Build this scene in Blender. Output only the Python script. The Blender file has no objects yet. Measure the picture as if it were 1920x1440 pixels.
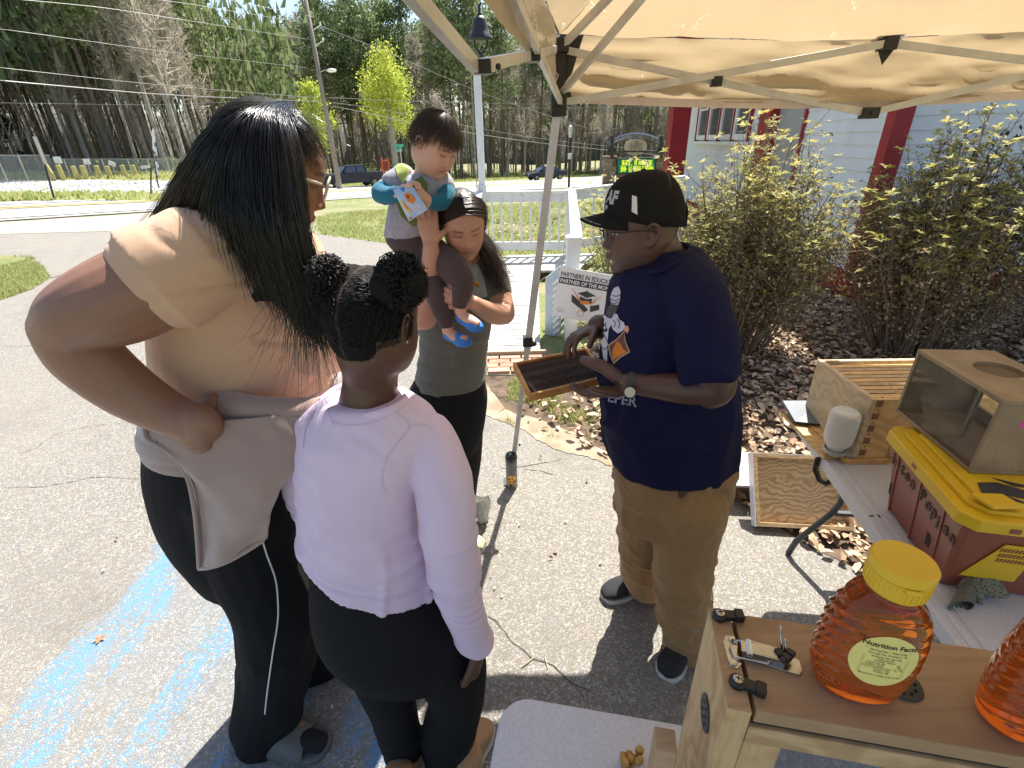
import bpy, bmesh, math, random
import numpy as np
from mathutils import Vector, Matrix, noise as mnoise
random.seed(7); np.random.seed(7)
SC = bpy.context.scene
COL = SC.collection
PI = math.pi
FPX = 915.0; CAMH = 1.80
TH = math.atan(455/915.0); ROLL = math.radians(1.5)
F_ = np.array([0, math.cos(TH), -math.sin(TH)])
U0 = np.array([0, math.sin(TH), math.cos(TH)]); R0 = np.array([1., 0, 0])
U_ = U0*math.cos(ROLL)+R0*math.sin(ROLL); R_ = R0*math.cos(ROLL)-U0*math.sin(ROLL)
C_ = np.array([0, 0, CAMH])
cam = bpy.data.cameras.new('camera'); camo = bpy.data.objects.new('camera', cam); COL.objects.link(camo)
cam.sensor_width = 36; cam.lens = FPX/1920*36; cam.clip_start = 0.02; cam.clip_end = 1500
camo.matrix_world = Matrix(((R_[0], U_[0], -F_[0], 0), (R_[1], U_[1], -F_[1], 0), (R_[2], U_[2], -F_[2], CAMH), (0, 0, 0, 1)))
SC.camera = camo
SUN_EL = math.radians(57); SUN_AZ = math.atan2(.38, .925)  
W = bpy.data.worlds.new('World'); SC.world = W; W.use_nodes = True
wn = W.node_tree; bg = wn.nodes['Background']
sk = wn.nodes.new('ShaderNodeTexSky'); sk.sky_type = 'NISHITA'; sk.sun_disc = False
sk.sun_elevation = SUN_EL; sk.sun_rotation = SUN_AZ; sk.air_density = 1.0; sk.dust_density = 1.5; sk.ozone_density = 1.0
wn.links.new(sk.outputs[0], bg.inputs[0]); bg.inputs[1].default_value = 0.095
sl = bpy.data.lights.new('sun', 'SUN'); sl.energy = 5.0; sl.angle = math.radians(0.53); sl.color = (1, .955, .88)
so = bpy.data.objects.new('sun', sl); COL.objects.link(so); so.location = (5, 8, 20)
sd = Vector((math.sin(SUN_AZ)*math.cos(SUN_EL), math.cos(SUN_AZ)*math.cos(SUN_EL), math.sin(SUN_EL)))
so.rotation_euler = sd.to_track_quat('Z', 'Y').to_euler()
SC.view_settings.view_transform = 'Standard'; SC.view_settings.look = 'None'
SC.view_settings.exposure = 1.15; SC.view_settings.gamma = 1; SC.view_settings.use_curve_mapping = False
SC.cycles.max_bounces = 8; SC.cycles.transparent_max_bounces = 12
SC.cycles.sample_clamp_indirect = 8
def ray(px, py): return F_+(px-960)/FPX*R_+(720-py)/FPX*U_
def PY(px, py, y): d = ray(px, py); return C_+d*(y/d[1])
def PZ(px, py, z=0.): d = ray(px, py); return C_+d*((z-CAMH)/d[2])
def PD(px, py, t): return C_+ray(px, py)*t
def depth(P): return float((np.array(P)-C_)@F_)
def sstep(a, b, x): t = min(1, max(0, (x-a)/(b-a))); return t*t*(3-2*t)
def tz(x, y):
    if y <= 15: return 0.
    a = x/y
    return -.05*sstep(-.62, -.38, a)*(min(y, 110)-15)
def GR(px, py, dz=0.):
    d = ray(px, py); t = 1.
    while t < 400:
        P = C_+d*t
        if P[2] <= tz(P[0], P[1])+dz: break
        t *= 1.004
    P = C_+d*t
    return np.array([P[0], P[1], tz(P[0], P[1])+dz])
def nrm(v): v = np.array(v, float); return v/(np.linalg.norm(v)+1e-12)
class MB:
    def __init__(s): s.v = []; s.f = []; s.m = []
    def add(s, vs, fs, m=0):
        o = len(s.v); s.v += [tuple(map(float, p)) for p in vs]; s.f += [tuple(o+i for i in f) for f in fs]; s.m += [m]*len(fs); return s
    def box(s, c, size, rot=None, m=0, taper=None):
        c = np.array(c, float); h = np.array(size, float)/2; vs = []
        for z in (-1, 1):
            k = 1 if (z < 0 or taper is None) else taper
            for x, y in ((-1, -1), (1, -1), (1, 1), (-1, 1)):
                p = np.array([x*h[0]*k, y*h[1]*k, z*h[2]])
                if rot is not None: p = rot@p
                vs.append(c+p)
        return s.add(vs, [(0, 3, 2, 1), (4, 5, 6, 7), (0, 1, 5, 4), (1, 2, 6, 5), (2, 3, 7, 6), (3, 0, 4, 7)], m)
    def bar(s, a, b, w, h=None, up=(0, 0, 1), m=0, w2=None):
        """rectangular bar from a to b, w across, h along up"""
        h = w if h is None else h; a = np.array(a, float); b = np.array(b, float)
        d = nrm(b-a); x = np.cross(d, up)
        if np.linalg.norm(x) < 1e-3: x = np.cross(d, (0, 1, 0))
        x = nrm(x); z = np.cross(x, d); k = 1 if w2 is None else w2/w; vs = []
        for p, q in ((a, 1), (b, k)):
            for i, j in ((-1, -1), (1, -1), (1, 1), (-1, 1)): vs.append(p+x*i*w/2*q+z*j*h/2*q)
        return s.add(vs, [(0, 1, 2, 3), (7, 6, 5, 4), (0, 4, 5, 1), (1, 5, 6, 2), (2, 6, 7, 3), (3, 7, 4, 0)], m)
    def tube(s, pts, r, n=8, cap=True, m=0, flat=None):
        pts = [np.array(p, float) for p in pts]; k = len(pts)
        rr = r if hasattr(r, '__len__') else [r]*k; o = len(s.v); ref = None; vs = []; fs = []
        for i, p in enumerate(pts):
            d = nrm(pts[min(i+1, k-1)]-pts[max(i-1, 0)])
            if ref is None:
                ref = np.cross(d, (0, 0, 1)) if abs(d[2]) < .9 else np.cross(d, (0, 1, 0))
            x = nrm(ref-d*(ref@d)); ref = x; y = np.cross(d, x); fl = 1 if flat is None else flat
            for j in range(n):
                a = 2*PI*j/n; vs.append(p+x*math.cos(a)*rr[i]+y*math.sin(a)*rr[i]*fl)
        for i in range(k-1):
            for j in range(n):
                fs.append((i*n+j, i*n+(j+1) % n, (i+1)*n+(j+1) % n, (i+1)*n+j))
        if cap: fs.append(tuple(range(n))[::-1]); fs.append(tuple((k-1)*n+j for j in range(n)))
        return s.add(vs, fs, m)
    def lathe(s, prof, c, n=24, axis=None, m=0, sx=1., sy=1., rot=0.):
        """prof: (radius, height) pairs, around axis through c"""
        c = np.array(c, float); ax = np.array((0, 0, 1.)) if axis is None else nrm(axis)
        x = np.cross(ax, (0, 1, 0)) if abs(ax[1]) < .9 else np.cross(ax, (1, 0, 0)); x = nrm(x); y = np.cross(ax, x)
        vs = []; fs = []; k = len(prof)
        for r, h in prof:
            for j in range(n):
                a = 2*PI*j/n+rot; vs.append(c+ax*h+x*math.cos(a)*r*sx+y*math.sin(a)*r*sy)
        for i in range(k-1):
            for j in range(n): fs.append((i*n+j, i*n+(j+1) % n, (i+1)*n+(j+1) % n, (i+1)*n+j))
        if prof[0][0] > 1e-6: fs.append(tuple(range(n))[::-1])
        if prof[-1][0] > 1e-6: fs.append(tuple((k-1)*n+j for j in range(n)))
        return s.add(vs, fs, m)
    def ell(s, c, r, n=16, k=10, rot=None, m=0):
        c = np.array(c, float); r = np.array(r if hasattr(r, '__len__') else (r, r, r), float); vs = [c+(rot@(np.array([0, 0, -r[2]])) if rot is not None else np.array([0, 0, -r[2]]))]; fs = []
        for i in range(1, k):
            ph = -PI/2+PI*i/k
            for j in range(n):
                a = 2*PI*j/n; p = np.array([math.cos(ph)*math.cos(a)*r[0], math.cos(ph)*math.sin(a)*r[1], math.sin(ph)*r[2]])
                vs.append(c+(rot@p if rot is not None else p))
        p = np.array([0, 0, r[2]]); vs.append(c+(rot@p if rot is not None else p))
        for j in range(n): fs.append((0, 1+(j+1) % n, 1+j))
        for i in range(k-2):
            for j in range(n):
                a = 1+i*n+j; b = 1+i*n+(j+1) % n; fs.append((a, b, b+n, a+n))
        e = len(vs)-1; q = 1+(k-2)*n
        for j in range(n): fs.append((q+j, q+(j+1) % n, e))
        return s.add(vs, fs, m)
    def quad(s, a, b, c, d, m=0): return s.add([a, b, c, d], [(0, 1, 2, 3)], m)
    def poly(s, pts, m=0): return s.add(pts, [tuple(range(len(pts)))], m)
    def prism(s, pts, off, m=0):
        """closed outline pts (3d) pushed along off"""
        n = len(pts); off = np.array(off, float); a = [np.array(p, float) for p in pts]; b = [p+off for p in a]
        fs = [tuple(range(n))[::-1], tuple(range(n, 2*n))]+[(i, (i+1) % n, n+(i+1) % n, n+i) for i in range(n)]
        return s.add(a+b, fs, m)
def cat_rom(P, n=5):
    """smooth interpolation through rows of numbers"""
    P = np.array(P, float); out = []; k = len(P)
    for i in range(k-1):
        p0, p1, p2, p3 = P[max(0, i-1)], P[i], P[i+1], P[min(k-1, i+2)]
        for j in range(n):
            t = j/n; out.append(.5*((2*p1)+(-p0+p2)*t+(2*p0-5*p1+4*p2-p3)*t*t+(-p0+3*p1-3*p2+p3)*t**3))
    out.append(P[-1]); return np.array(out)
def rotz(a): c, s_ = math.cos(a), math.sin(a); return np.array([[c, -s_, 0], [s_, c, 0], [0, 0, 1.]])
def frame_of(f, up=(0, 0, 1)):
    """matrix with columns x(right), y(forward f), z(up)"""
    f = nrm(f); x = nrm(np.cross(f, up)); z = np.cross(x, f); return np.stack([x, f, z], 1)
ORG = {}
def link(name, me, mat, parent=None, smooth=False, org=None):
    o = bpy.data.objects.new(name, me); COL.objects.link(o)
    for mm in (mat if isinstance(mat, (list, tuple)) else [mat]):
        if mm is not None: me.materials.append(mm)
    if smooth: me.polygons.foreach_set('use_smooth', [True]*len(me.polygons))
    if parent is not None: o.parent = parent
    return o
def ob(name, mb, mat, parent=None, label=None, cat=None, group=None, kind=None, smooth=False, bevel=0, org=None, flip=False):
    """one mesh object; vertices given in world metres"""
    me = bpy.data.meshes.new(name)
    po = np.array(ORG.get(parent.name, (0, 0, 0))) if parent is not None else np.zeros(3)
    V = np.array(mb.v)
    if org is None:
        org = po if parent is not None else (np.array([V[:, 0].mean(), V[:, 1].mean(), V[:, 2].min()]) if cat else np.zeros(3))
    org = np.array(org, float)
    me.from_pydata((V-org).tolist(), [], mb.f)
    if len(set(mb.m)) > 1: me.polygons.foreach_set('material_index', mb.m)
    me.update()
    o = link(name, me, mat, parent, smooth)
    o.location = tuple(org-po); ORG[o.name] = tuple(org)
    if bevel:
        b = o.modifiers.new('bevel', 'BEVEL'); b.width = bevel; b.segments = 2; b.limit_method = 'ANGLE'; b.angle_limit = .7; b.harden_normals = False
    tag(o, label, cat, group, kind)
    return o
def tag(o, label=None, cat=None, group=None, kind=None):
    if label: o['label'] = label
    if cat: o['category'] = cat
    if group: o['group'] = group
    if kind: o['kind'] = kind
    return o
def thing(name, loc, label, cat, group=None):
    o = bpy.data.objects.new(name, None); COL.objects.link(o); o.location = tuple(loc); o.empty_display_size = .1
    ORG[o.name] = tuple(loc); return tag(o, label, cat, group)
def copy_tree(o, parent=None):
    c = o.copy(); COL.objects.link(c)
    if parent is not None: c.parent = parent
    for ch in [k for k in o.children if k.parent == o]: copy_tree(ch, c)
    return c
def text_mb(txt, size, P, X, Y, N=None, th=.0005, align='LEFT', bold=0., sx=1.):
    """lettering as thin real letters: origin P, writing along X, upright Y"""
    cu = bpy.data.curves.new('t', 'FONT'); cu.body = txt; cu.size = size; cu.align_x = align; cu.offset = bold; cu.resolution_u = 3; cu.extrude = th
    o = bpy.data.objects.new('t', cu); COL.objects.link(o)
    me = o.to_mesh(); X = nrm(X); Y = nrm(Y); N = np.cross(X, Y); P = np.array(P, float)
    mb = MB()
    vs = [P+X*v.co.x*sx+Y*v.co.y+N*(v.co.z+th) for v in me.vertices]
    mb.add(vs, [tuple(p.vertices) for p in me.polygons])
    o.to_mesh_clear(); bpy.data.objects.remove(o); bpy.data.curves.remove(cu)
    return mb
def S(h):
    """picture (sRGB 0-255) colour to linear"""
    return tuple(((c/255)/12.92 if c/255 <= .04045 else ((c/255+.055)/1.055)**2.4) for c in h)
class N:
    def __init__(s, name, disp=False):
        s.mat = bpy.data.materials.new(name); s.mat.use_nodes = True; s.t = s.mat.node_tree; s.n = s.t.nodes
        s.b = s.n['Principled BSDF']; s.out = s.n['Material Output']; s.co = None
    def new(s, k, **kw):
        n = s.n.new(k)
        for a, b in kw.items(): setattr(n, a, b)
        return n
    def l(s, a, b): s.t.links.new(a, b)
    def pos(s, sc=None, rot=None, kind='Object'):
        if kind == 'World': src = s.new('ShaderNodeNewGeometry').outputs['Position']
        else: src = s.new('ShaderNodeTexCoord').outputs[kind]
        if sc is None and rot is None: return src
        m = s.new('ShaderNodeMapping'); m.inputs['Scale'].default_value = sc if hasattr(sc, '__len__') else (sc or 1,)*3
        if rot: m.inputs['Rotation'].default_value = rot
        s.l(src, m.inputs[0]); return m.outputs[0]
    def noise(s, vec, scale, detail=4, rough=.55, dist=0.):
        n = s.new('ShaderNodeTexNoise'); n.inputs['Scale'].default_value = scale; n.inputs['Detail'].default_value = detail
        n.inputs['Roughness'].default_value = rough; n.inputs['Distortion'].default_value = dist; s.l(vec, n.inputs['Vector']); return n.outputs[0]
    def vor(s, vec, scale, feature='F1', out=0, rand=1.):
        n = s.new('ShaderNodeTexVoronoi'); n.feature = feature; n.inputs['Scale'].default_value = scale; n.inputs['Randomness'].default_value = rand
        s.l(vec, n.inputs['Vector']); return n.outputs[out]
    def ramp(s, fac, stops, interp='LINEAR'):
        n = s.new('ShaderNodeValToRGB'); e = n.color_ramp.elements; n.color_ramp.interpolation = interp
        while len(e) < len(stops): e.new(.5)
        for i, (p, c) in enumerate(stops):
            e[i].position = p; e[i].color = (c, c, c, 1) if not hasattr(c, '__len__') else (*c[:3], 1)
        s.l(fac, n.inputs[0]); return n.outputs[0]
    def mix(s, fac, a, b, mode='MIX'):
        n = s.new('ShaderNodeMix', data_type='RGBA', blend_type=mode)
        for v, i in ((fac, 0), (a, 6), (b, 7)):
            if hasattr(v, 'is_linked') or hasattr(v, 'node'): s.l(v, n.inputs[i])
            elif i == 0: n.inputs[0].default_value = v
            else: n.inputs[i].default_value = (*v[:3], 1) if hasattr(v, '__len__') else (v, v, v, 1)
        return n.outputs[2]
    def math(s, op, a, b=0., c=None):
        n = s.new('ShaderNodeMath', operation=op)
        for i, v in enumerate((a, b, c)):
            if v is None: continue
            if hasattr(v, 'node'): s.l(v, n.inputs[i])
            else: n.inputs[i].default_value = v
        return n.outputs[0]
    def bump(s, h, st=.3, dist=.01, nrmin=None):
        n = s.new('ShaderNodeBump'); n.inputs['Strength'].default_value = st; n.inputs['Distance'].default_value = dist
        s.l(h, n.inputs['Height'])
        if nrmin is not None: s.l(nrmin, n.inputs['Normal'])
        s.l(n.outputs[0], s.b.inputs['Normal']); return n.outputs[0]
    def col(s, c):
        if hasattr(c, 'node'): s.l(c, s.b.inputs['Base Color'])
        else: s.b.inputs['Base Color'].default_value = (*c[:3], 1)
    def set(s, **kw):
        for k, v in kw.items():
            i = s.b.inputs[k.replace('_', ' ')]
            if hasattr(v, 'node'): s.l(v, i)
            else: i.default_value = v
        return s
def pm(name, c1, c2=None, scale=8, rough=.6, bump=.0, bscale=None, metal=0., bdist=.003, detail=5, stretch=None, coords='Object', spec=.5, lo=.35, hi=.65, rot=None, **kw):
    m = N(name); v = m.pos(stretch, rot, coords)
    if c2 is not None: m.col(m.ramp(m.noise(v, scale, detail), [(lo, c1), (hi, c2)]))
    else: m.col(c1)
    m.set(Roughness=rough, Metallic=metal); m.b.inputs['Specular IOR Level'].default_value = spec
    if bump: m.bump(m.noise(v, bscale or scale*4, 6), bump, bdist)
    for k, x in kw.items(): m.set(**{k: x})
    return m.mat
def wood(name, c1, c2, axis=0, scale=14., rough=.6, ring=6., bump=.15, knots=True):
    """planed board: grain lines along one axis, knots"""
    m = N(name); st = [9., 9., 9.]; st[axis] = .55
    v = m.pos(tuple(st)); d = m.noise(m.pos(2.5), 2., 3)
    add = m.new('ShaderNodeVectorMath', operation='MULTIPLY_ADD'); m.l(v, add.inputs[0]); add.inputs[1].default_value = (1, 1, 1)
    cmb = m.new('ShaderNodeCombineXYZ')
    for i in range(3): m.l(m.math('MULTIPLY', d, 1.6 if i != axis else 0.), cmb.inputs[i])
    m.l(cmb.outputs[0], add.inputs[2])
    w = m.new('ShaderNodeTexWave', wave_type='BANDS', bands_direction='DIAGONAL'); w.inputs['Scale'].default_value = ring/6; w.inputs['Distortion'].default_value = 1.6; w.inputs['Detail'].default_value = 2; w.inputs['Detail Scale'].default_value = .8
    m.l(add.outputs[0], w.inputs[0])
    fine = m.noise(m.pos(tuple(x*6 for x in st)), 3., 4)
    c = m.mix(m.ramp(w.outputs[0], [(.2, 0.), (.9, 1.)]), c1, c2)
    dk = tuple(x*.72 for x in c2)
    c = m.mix(m.ramp(fine, [(.45, 0.), (.75, .6)]), c, dk)
    big = m.noise(m.pos(3.), 1.2, 3); c = m.mix(m.ramp(big, [(.4, 0.), (.7, .35)]), c, tuple(x*.8 for x in c1))
    if knots:
        k = m.vor(m.pos((7, 7, 7)), 1.); c = m.mix(m.ramp(k, [(.05, .8), (.09, 0.)]), c, tuple(x*.3 for x in c2))
    m.col(c); m.set(Roughness=rough); m.bump(m.mix(.5, w.outputs[0], fine), bump, .001); return m.mat
WHITE = (.78, .78, .76)
from mathutils.geometry import tessellate_polygon
def sheet(name, pts, mat, kind='structure', **kw):
    tri = tessellate_polygon([[Vector(p) for p in pts]]); mb = MB()
    fs = []
    for t in tri:
        a, b, c = [np.array(pts[i]) for i in t]
        fs.append(tuple(t) if np.cross(b-a, c-a)[2] > 0 else tuple(t[::-1]))
    mb.add(pts, fs); return ob(name, mb, mat, kind=kind, **kw)
def strip(name, A, B, mat, dz, n=6, k=8, kind='structure'):
    """ground-following strip between two picture lines"""
    def res(L):
        L = [np.array(p, float) for p in L]; out = []
        for i in range(len(L)-1):
            for j in range(k): out.append(L[i]+(L[i+1]-L[i])*j/k)
        return out+[L[-1]]
    a = res(A); b = res(B); mb = MB(); vs = []
    for p, q in zip(a, b):
        P = GR(*p); Q = GR(*q)
        for j in range(n+1):
            X = P+(Q-P)*j/n; vs.append((X[0], X[1], tz(X[0], X[1])+dz))
    m = n+1; fs = [(i*m+j, i*m+j+1, (i+1)*m+j+1, (i+1)*m+j) for i in range(len(a)-1) for j in range(n)]
    mb.add(vs, fs); o = ob(name, mb, mat, kind=kind)
    if o.data.polygons[0].normal.z < 0: o.data.flip_normals()
    return o
def asphalt_mat():
    m = N('asphalt'); p = m.pos(kind='World')
    wv = m.new('ShaderNodeVectorMath', operation='MULTIPLY_ADD'); nn = m.new('ShaderNodeTexNoise'); nn.inputs['Scale'].default_value = 60; m.l(p, nn.inputs[0])
    m.l(nn.outputs[1], wv.inputs[0]); wv.inputs[1].default_value = (.012, .012, .012); m.l(p, wv.inputs[2])
    q = wv.outputs[0]
    vc = m.new('ShaderNodeTexVoronoi'); vc.inputs['Scale'].default_value = 135; m.l(q, vc.inputs[0])
    ed = m.vor(q, 135, 'DISTANCE_TO_EDGE'); sep = m.new('ShaderNodeSeparateColor'); m.l(vc.outputs['Color'], sep.inputs[0])
    stone = m.ramp(sep.outputs[0], [(0, (.18, .165, .14)), (.35, (.27, .25, .215)), (.7, (.37, .345, .30)), (1, (.50, .475, .43))])
    gap = m.ramp(ed, [(.02, .85), (.15, 0.)]); c = m.mix(gap, stone, (.13, .12, .105))
    bare = m.ramp(sep.outputs[1], [(.26, 1.), (.30, 0.)]); c = m.mix(m.math('MULTIPLY', bare, .6), c, (.17, .155, .135))
    big = m.noise(p, .55, 5, .6); c = m.mix(m.ramp(big, [(.35, 0.), (.7, .5)]), c, (.31, .275, .225)); c = m.mix(m.ramp(m.noise(p, 1.1, 6, .7), [(.52, 0.), (.66, .35)]), c, (.15, .14, .125))
    st = m.noise(p, 2.3, 6, .65); c = m.mix(m.ramp(st, [(.58, 0.), (.75, .35)]), c, (.09, .08, .07))
    A = PZ(0, 1420); B = PZ(330, 1030); ang = math.atan2(B[1]-A[1], B[0]-A[0])
    mp = m.new('ShaderNodeMapping'); mp.vector_type = 'POINT'; mp.inputs['Rotation'].default_value = (0, 0, -ang); m.l(p, mp.inputs[0])
    def band(off, w, sc=(1.3, 6, 1), thr=.5, soft=.04):
        m2 = m.new('ShaderNodeMapping'); m2.inputs['Scale'].default_value = sc; m.l(mp.outputs[0], m2.inputs[0]); return m.noise(m2.outputs[0], 1.15, 7, .62, .4)
    stre = band(0, 0)
    sx = m.new('ShaderNodeSeparateXYZ'); m.l(mp.outputs[0], sx.inputs[0])
    R = lambda P: (P[0]*math.cos(-ang)-P[1]*math.sin(-ang), P[0]*math.sin(-ang)+P[1]*math.cos(-ang))
    vt = R(PZ(200, 1130))[1]; vb = R(PZ(720, 1420))[1] 
    u0 = R(PZ(-250, 1500))[0]; u1 = R(PZ(440, 960))[0]
    def win(sock, a, b, s_):
        x = m.new('ShaderNodeMapRange'); x.interpolation_type = 'SMOOTHSTEP'; m.l(sock, x.inputs[0]); x.inputs[1].default_value = a-s_; x.inputs[2].default_value = a+s_
        y = m.new('ShaderNodeMapRange'); y.interpolation_type = 'SMOOTHSTEP'; m.l(sock, y.inputs[0]); y.inputs[1].default_value = b+s_; y.inputs[2].default_value = b-s_
        return m.math('MULTIPLY', x.outputs[0], y.outputs[0])
    wob = m.noise(p, 2.2, 4); sy = m.math('ADD', sx.outputs[1], m.math('MULTIPLY', m.math('SUBTRACT', wob, .5), .35))
    su = m.math('ADD', sx.outputs[0], m.math('MULTIPLY', m.math('SUBTRACT', wob, .5), .5))
    wm = m.math('MULTIPLY', win(sy, min(vt, vb), max(vt, vb), .05), win(su, u0-2, u1, .1))
    top = win(sy, vt-.12, vt+.04, .12)
    s2 = m.math('ADD', stre, m.math('MULTIPLY', top, .07))
    mask = m.math('MULTIPLY', wm, m.ramp(s2, [(.465, 0.), (.64, .9)]))
    grain = m.ramp(m.math('ADD', m.math('MULTIPLY', mask, 1.25), m.math('MULTIPLY', m.math('SUBTRACT', sep.outputs[2], .5), 1.1)), [(.46, 0.), (.66, 1.)])
    grain = m.math('MULTIPLY', grain, m.math('SUBTRACT', 1., m.math('MULTIPLY', gap, .8)))
    film = m.math('MULTIPLY', wm, m.ramp(m.noise(p, 5, 5), [(.35, .15), (.65, .45)]))
    c = m.mix(m.math('MULTIPLY', film, .5), c, (.19, .27, .36))
    c = m.mix(m.math('MULTIPLY', grain, .85), c, (.10, .31, .58))
    m.col(c); m.set(Roughness=.9); m.b.inputs['Specular IOR Level'].default_value = .25
    h = m.ramp(ed, [(0, 0.), (.25, 1.)]); m.bump(h, .55, .003); return m.mat
M_asph = asphalt_mat()
def road_mat():
    m = N('road_asphalt'); p = m.pos(kind='World'); n1 = m.noise(p, 40, 4); n2 = m.noise(p, .35, 5)
    c = m.ramp(n1, [(.3, (.26, .25, .24)), (.7, (.40, .39, .37))]); c = m.mix(m.ramp(n2, [(.4, 0.), (.65, .3)]), c, (.22, .21, .20))
    m.col(c); m.set(Roughness=.85); return m.mat
M_road = road_mat()
def ground_mat():
    m = N('ground_soil_grass'); p = m.pos(kind='World')
    g = m.ramp(m.noise(p, 22, 6, .7), [(.3, (.10, .13, .035)), (.55, (.19, .22, .075)), (.75, (.33, .33, .15))])
    d = m.ramp(m.noise(p, 14, 6, .7), [(.3, (.20, .16, .09)), (.6, (.33, .27, .17)), (.8, (.42, .36, .25))])
    mk = m.ramp(m.noise(p, .9, 6, .65), [(.46, 0.), (.58, 1.)]); c = m.mix(mk, g, d)
    m.col(c); m.set(Roughness=.95); m.bump(m.noise(p, 60, 6), .6, .02); return m.mat
M_ground = ground_mat()
M_lawn = N('lawn'); _p = M_lawn.pos(kind='World')
M_lawn.col(M_lawn.mix(M_lawn.ramp(M_lawn.noise(_p, .8, 5), [(.45, 0.), (.62, .8)]), M_lawn.ramp(M_lawn.noise(_p, 25, 6, .7), [(.3, (.07, .10, .02)), (.5, (.16, .20, .05)), (.75, (.30, .31, .11))]), (.30, .25, .13))); M_lawn.set(Roughness=.95); M_lawn.bump(M_lawn.noise(_p, 90, 5), .7, .02); M_lawn = M_lawn.mat
M_bed = pm('leaf_bed_soil', (.055, .035, .022), (.16, .11, .07), 9, .95, .6, 40, coords='World', bdist=.02)
M_dirt = pm('red_clay_dirt', (.27, .20, .13), (.40, .32, .23), 6, .95, .4, 40, coords='World', bdist=.01)
M_gravel = N('gravel'); _p = M_gravel.pos(kind='World'); _v = M_gravel.new('ShaderNodeTexVoronoi'); _v.inputs['Scale'].default_value = 5; M_gravel.l(_p, _v.inputs[0])
M_gravel.col(M_gravel.mix(M_gravel.ramp(M_gravel.noise(_p, .25, 6, .7), [(.47, 0.), (.56, 1.)]), M_gravel.ramp(_v.outputs[0], [(0, (.62, .60, .57)), (.6, (.30, .29, .27))]), (.17, .19, .06))); M_gravel.set(Roughness=.95); M_gravel.bump(_v.outputs[0], .8, .1); M_gravel = M_gravel.mat
M_line = pm('white_road_paint', (.72, .72, .70), (.55, .55, .53), 30, .7, coords='World')
M_yline = pm('yellow_road_paint', (.62, .50, .18), (.5, .42, .2), 30, .7, coords='World')
M_crack = pm('crack_filler', (.06, .055, .048), (.13, .12, .10), 30, .95, coords='World')
def ground():
    xs = np.concatenate([-np.geomspace(420, 2, 46), np.linspace(-1.6, 1.6, 5), np.geomspace(2, 420, 46)])
    ys = np.concatenate([[-60, -20, -6, 0, 3, 6, 9, 12], np.linspace(15, 130, 58), np.geomspace(140, 700, 12)])
    mb = MB(); vs = [(x, y, tz(x, y)-.0) for y in ys for x in xs]; n = len(xs)
    mb.add(vs, [(j*n+i, j*n+i+1, (j+1)*n+i+1, (j+1)*n+i) for j in range(len(ys)-1) for i in range(n-1)])
    ob('ground', mb, M_ground, kind='structure', smooth=True)
ground()
Z = lambda x, y, z=.004: (x, y, z)
edge = [(600, 438), (735, 458), (840, 470), (882, 480), (896, 655), (900, 692), (893, 722), (925, 775), (1000, 803), (1070, 838), (1165, 868), (1300, 893), (1390, 930), (1440, 975), (1530, 1030), (1700, 1110), (1920, 1200)]
ep = [PZ(*p, .004) for p in edge]
pl = [(-9.5, 13.2, .004), (-6.6, 13.4, .004)]+[tuple(p) for p in ep]+[(3.5, -3, .004), (-16, -3, .004), (-30, 11.5, .004), (-24, 13.4, .004)]
for i in range(2, len(pl)-4): pl[i] = (pl[i][0]+random.uniform(-.02, .02), pl[i][1]+random.uniform(-.02, .02), .004)
sheet('parking_lot', pl, M_asph)
def fringe(pts, w, n, name, mat, dz):
    """ragged border band"""
    mb = MB(); A = []; P = [np.array(p, float) for p in pts]
    for i in range(len(P)-1):
        for j in range(n): A.append(P[i]+(P[i+1]-P[i])*j/n)
    vs = []
    for i, p in enumerate(A):
        d = nrm(A[min(i+1, len(A)-1)]-A[max(0, i-1)]); o = np.array([-d[1], d[0], 0])
        a = w*(.25+.75*abs(mnoise.noise(Vector(p*3.1))))+.02*random.random(); b = w*(.5+1.3*abs(mnoise.noise(Vector(p*2.3+5))))
        vs += [tuple((p-o*a)[:2])+(dz,), tuple((p+o*b)[:2])+(dz,)]
    mb.add(vs, [(2*i, 2*i+2, 2*i+3, 2*i+1) for i in range(len(A)-1)]); o = ob(name, mb, mat, kind='structure')
    if o.data.polygons[0].normal.z < 0: o.data.flip_normals()
    return o
fringe(ep[6:13], .16, 14, 'dirt_edge', M_dirt, .008)
LAWN = [PZ(*p, .002) for p in [(560, 436), (735, 457), (840, 469), (905, 478), (1063, 480), (1180, 520)]]
lw = [tuple(p) for p in LAWN]+[(5.5, 9, .002), (7.5, 14.9, .002), (7.5, 18, tz(7.5, 18)+.004), (1, 17.8, tz(1, 17.8)+.004), (-4.4, 16.2, tz(-4.4, 16.2)+.004), (-5.3, 14.8, .002), (-5.6, 10.4, .002)]
sheet('lawn', lw, M_lawn)
bedp = [tuple(p[:2])+(.012,) for p in ep[5:]]+[(5.5, 0, .012), (6.5, 5.5, .012), (3.9, 6.2, .012), (1.2, 4.6, .012), (.3, 4.1, .012)]
sheet('leaf_bed', [(x, y, .003) for x, y, z in bedp], M_bed)
gp = [PZ(*p, .009) for p in [(0, 478), (45, 482), (80, 500), (95, 520), (60, 542), (0, 563), (-180, 610), (-500, 600), (-500, 480)]]
sheet('grass_patch', [tuple(p) for p in gp], M_lawn)
near = [(-700, 455), (-350, 437), (0, 416), (283, 398), (480, 384), (620, 376), (700, 371), (900, 360), (1050, 354), (1200, 345), (1420, 335)]
far = [(-700, 385), (-350, 384), (0, 380), (317, 367), (480, 358), (620, 352), (700, 349), (860, 343), (1000, 338), (1130, 331), (1420, 320)]
strip('road', near, far, M_road, .03)
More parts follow.
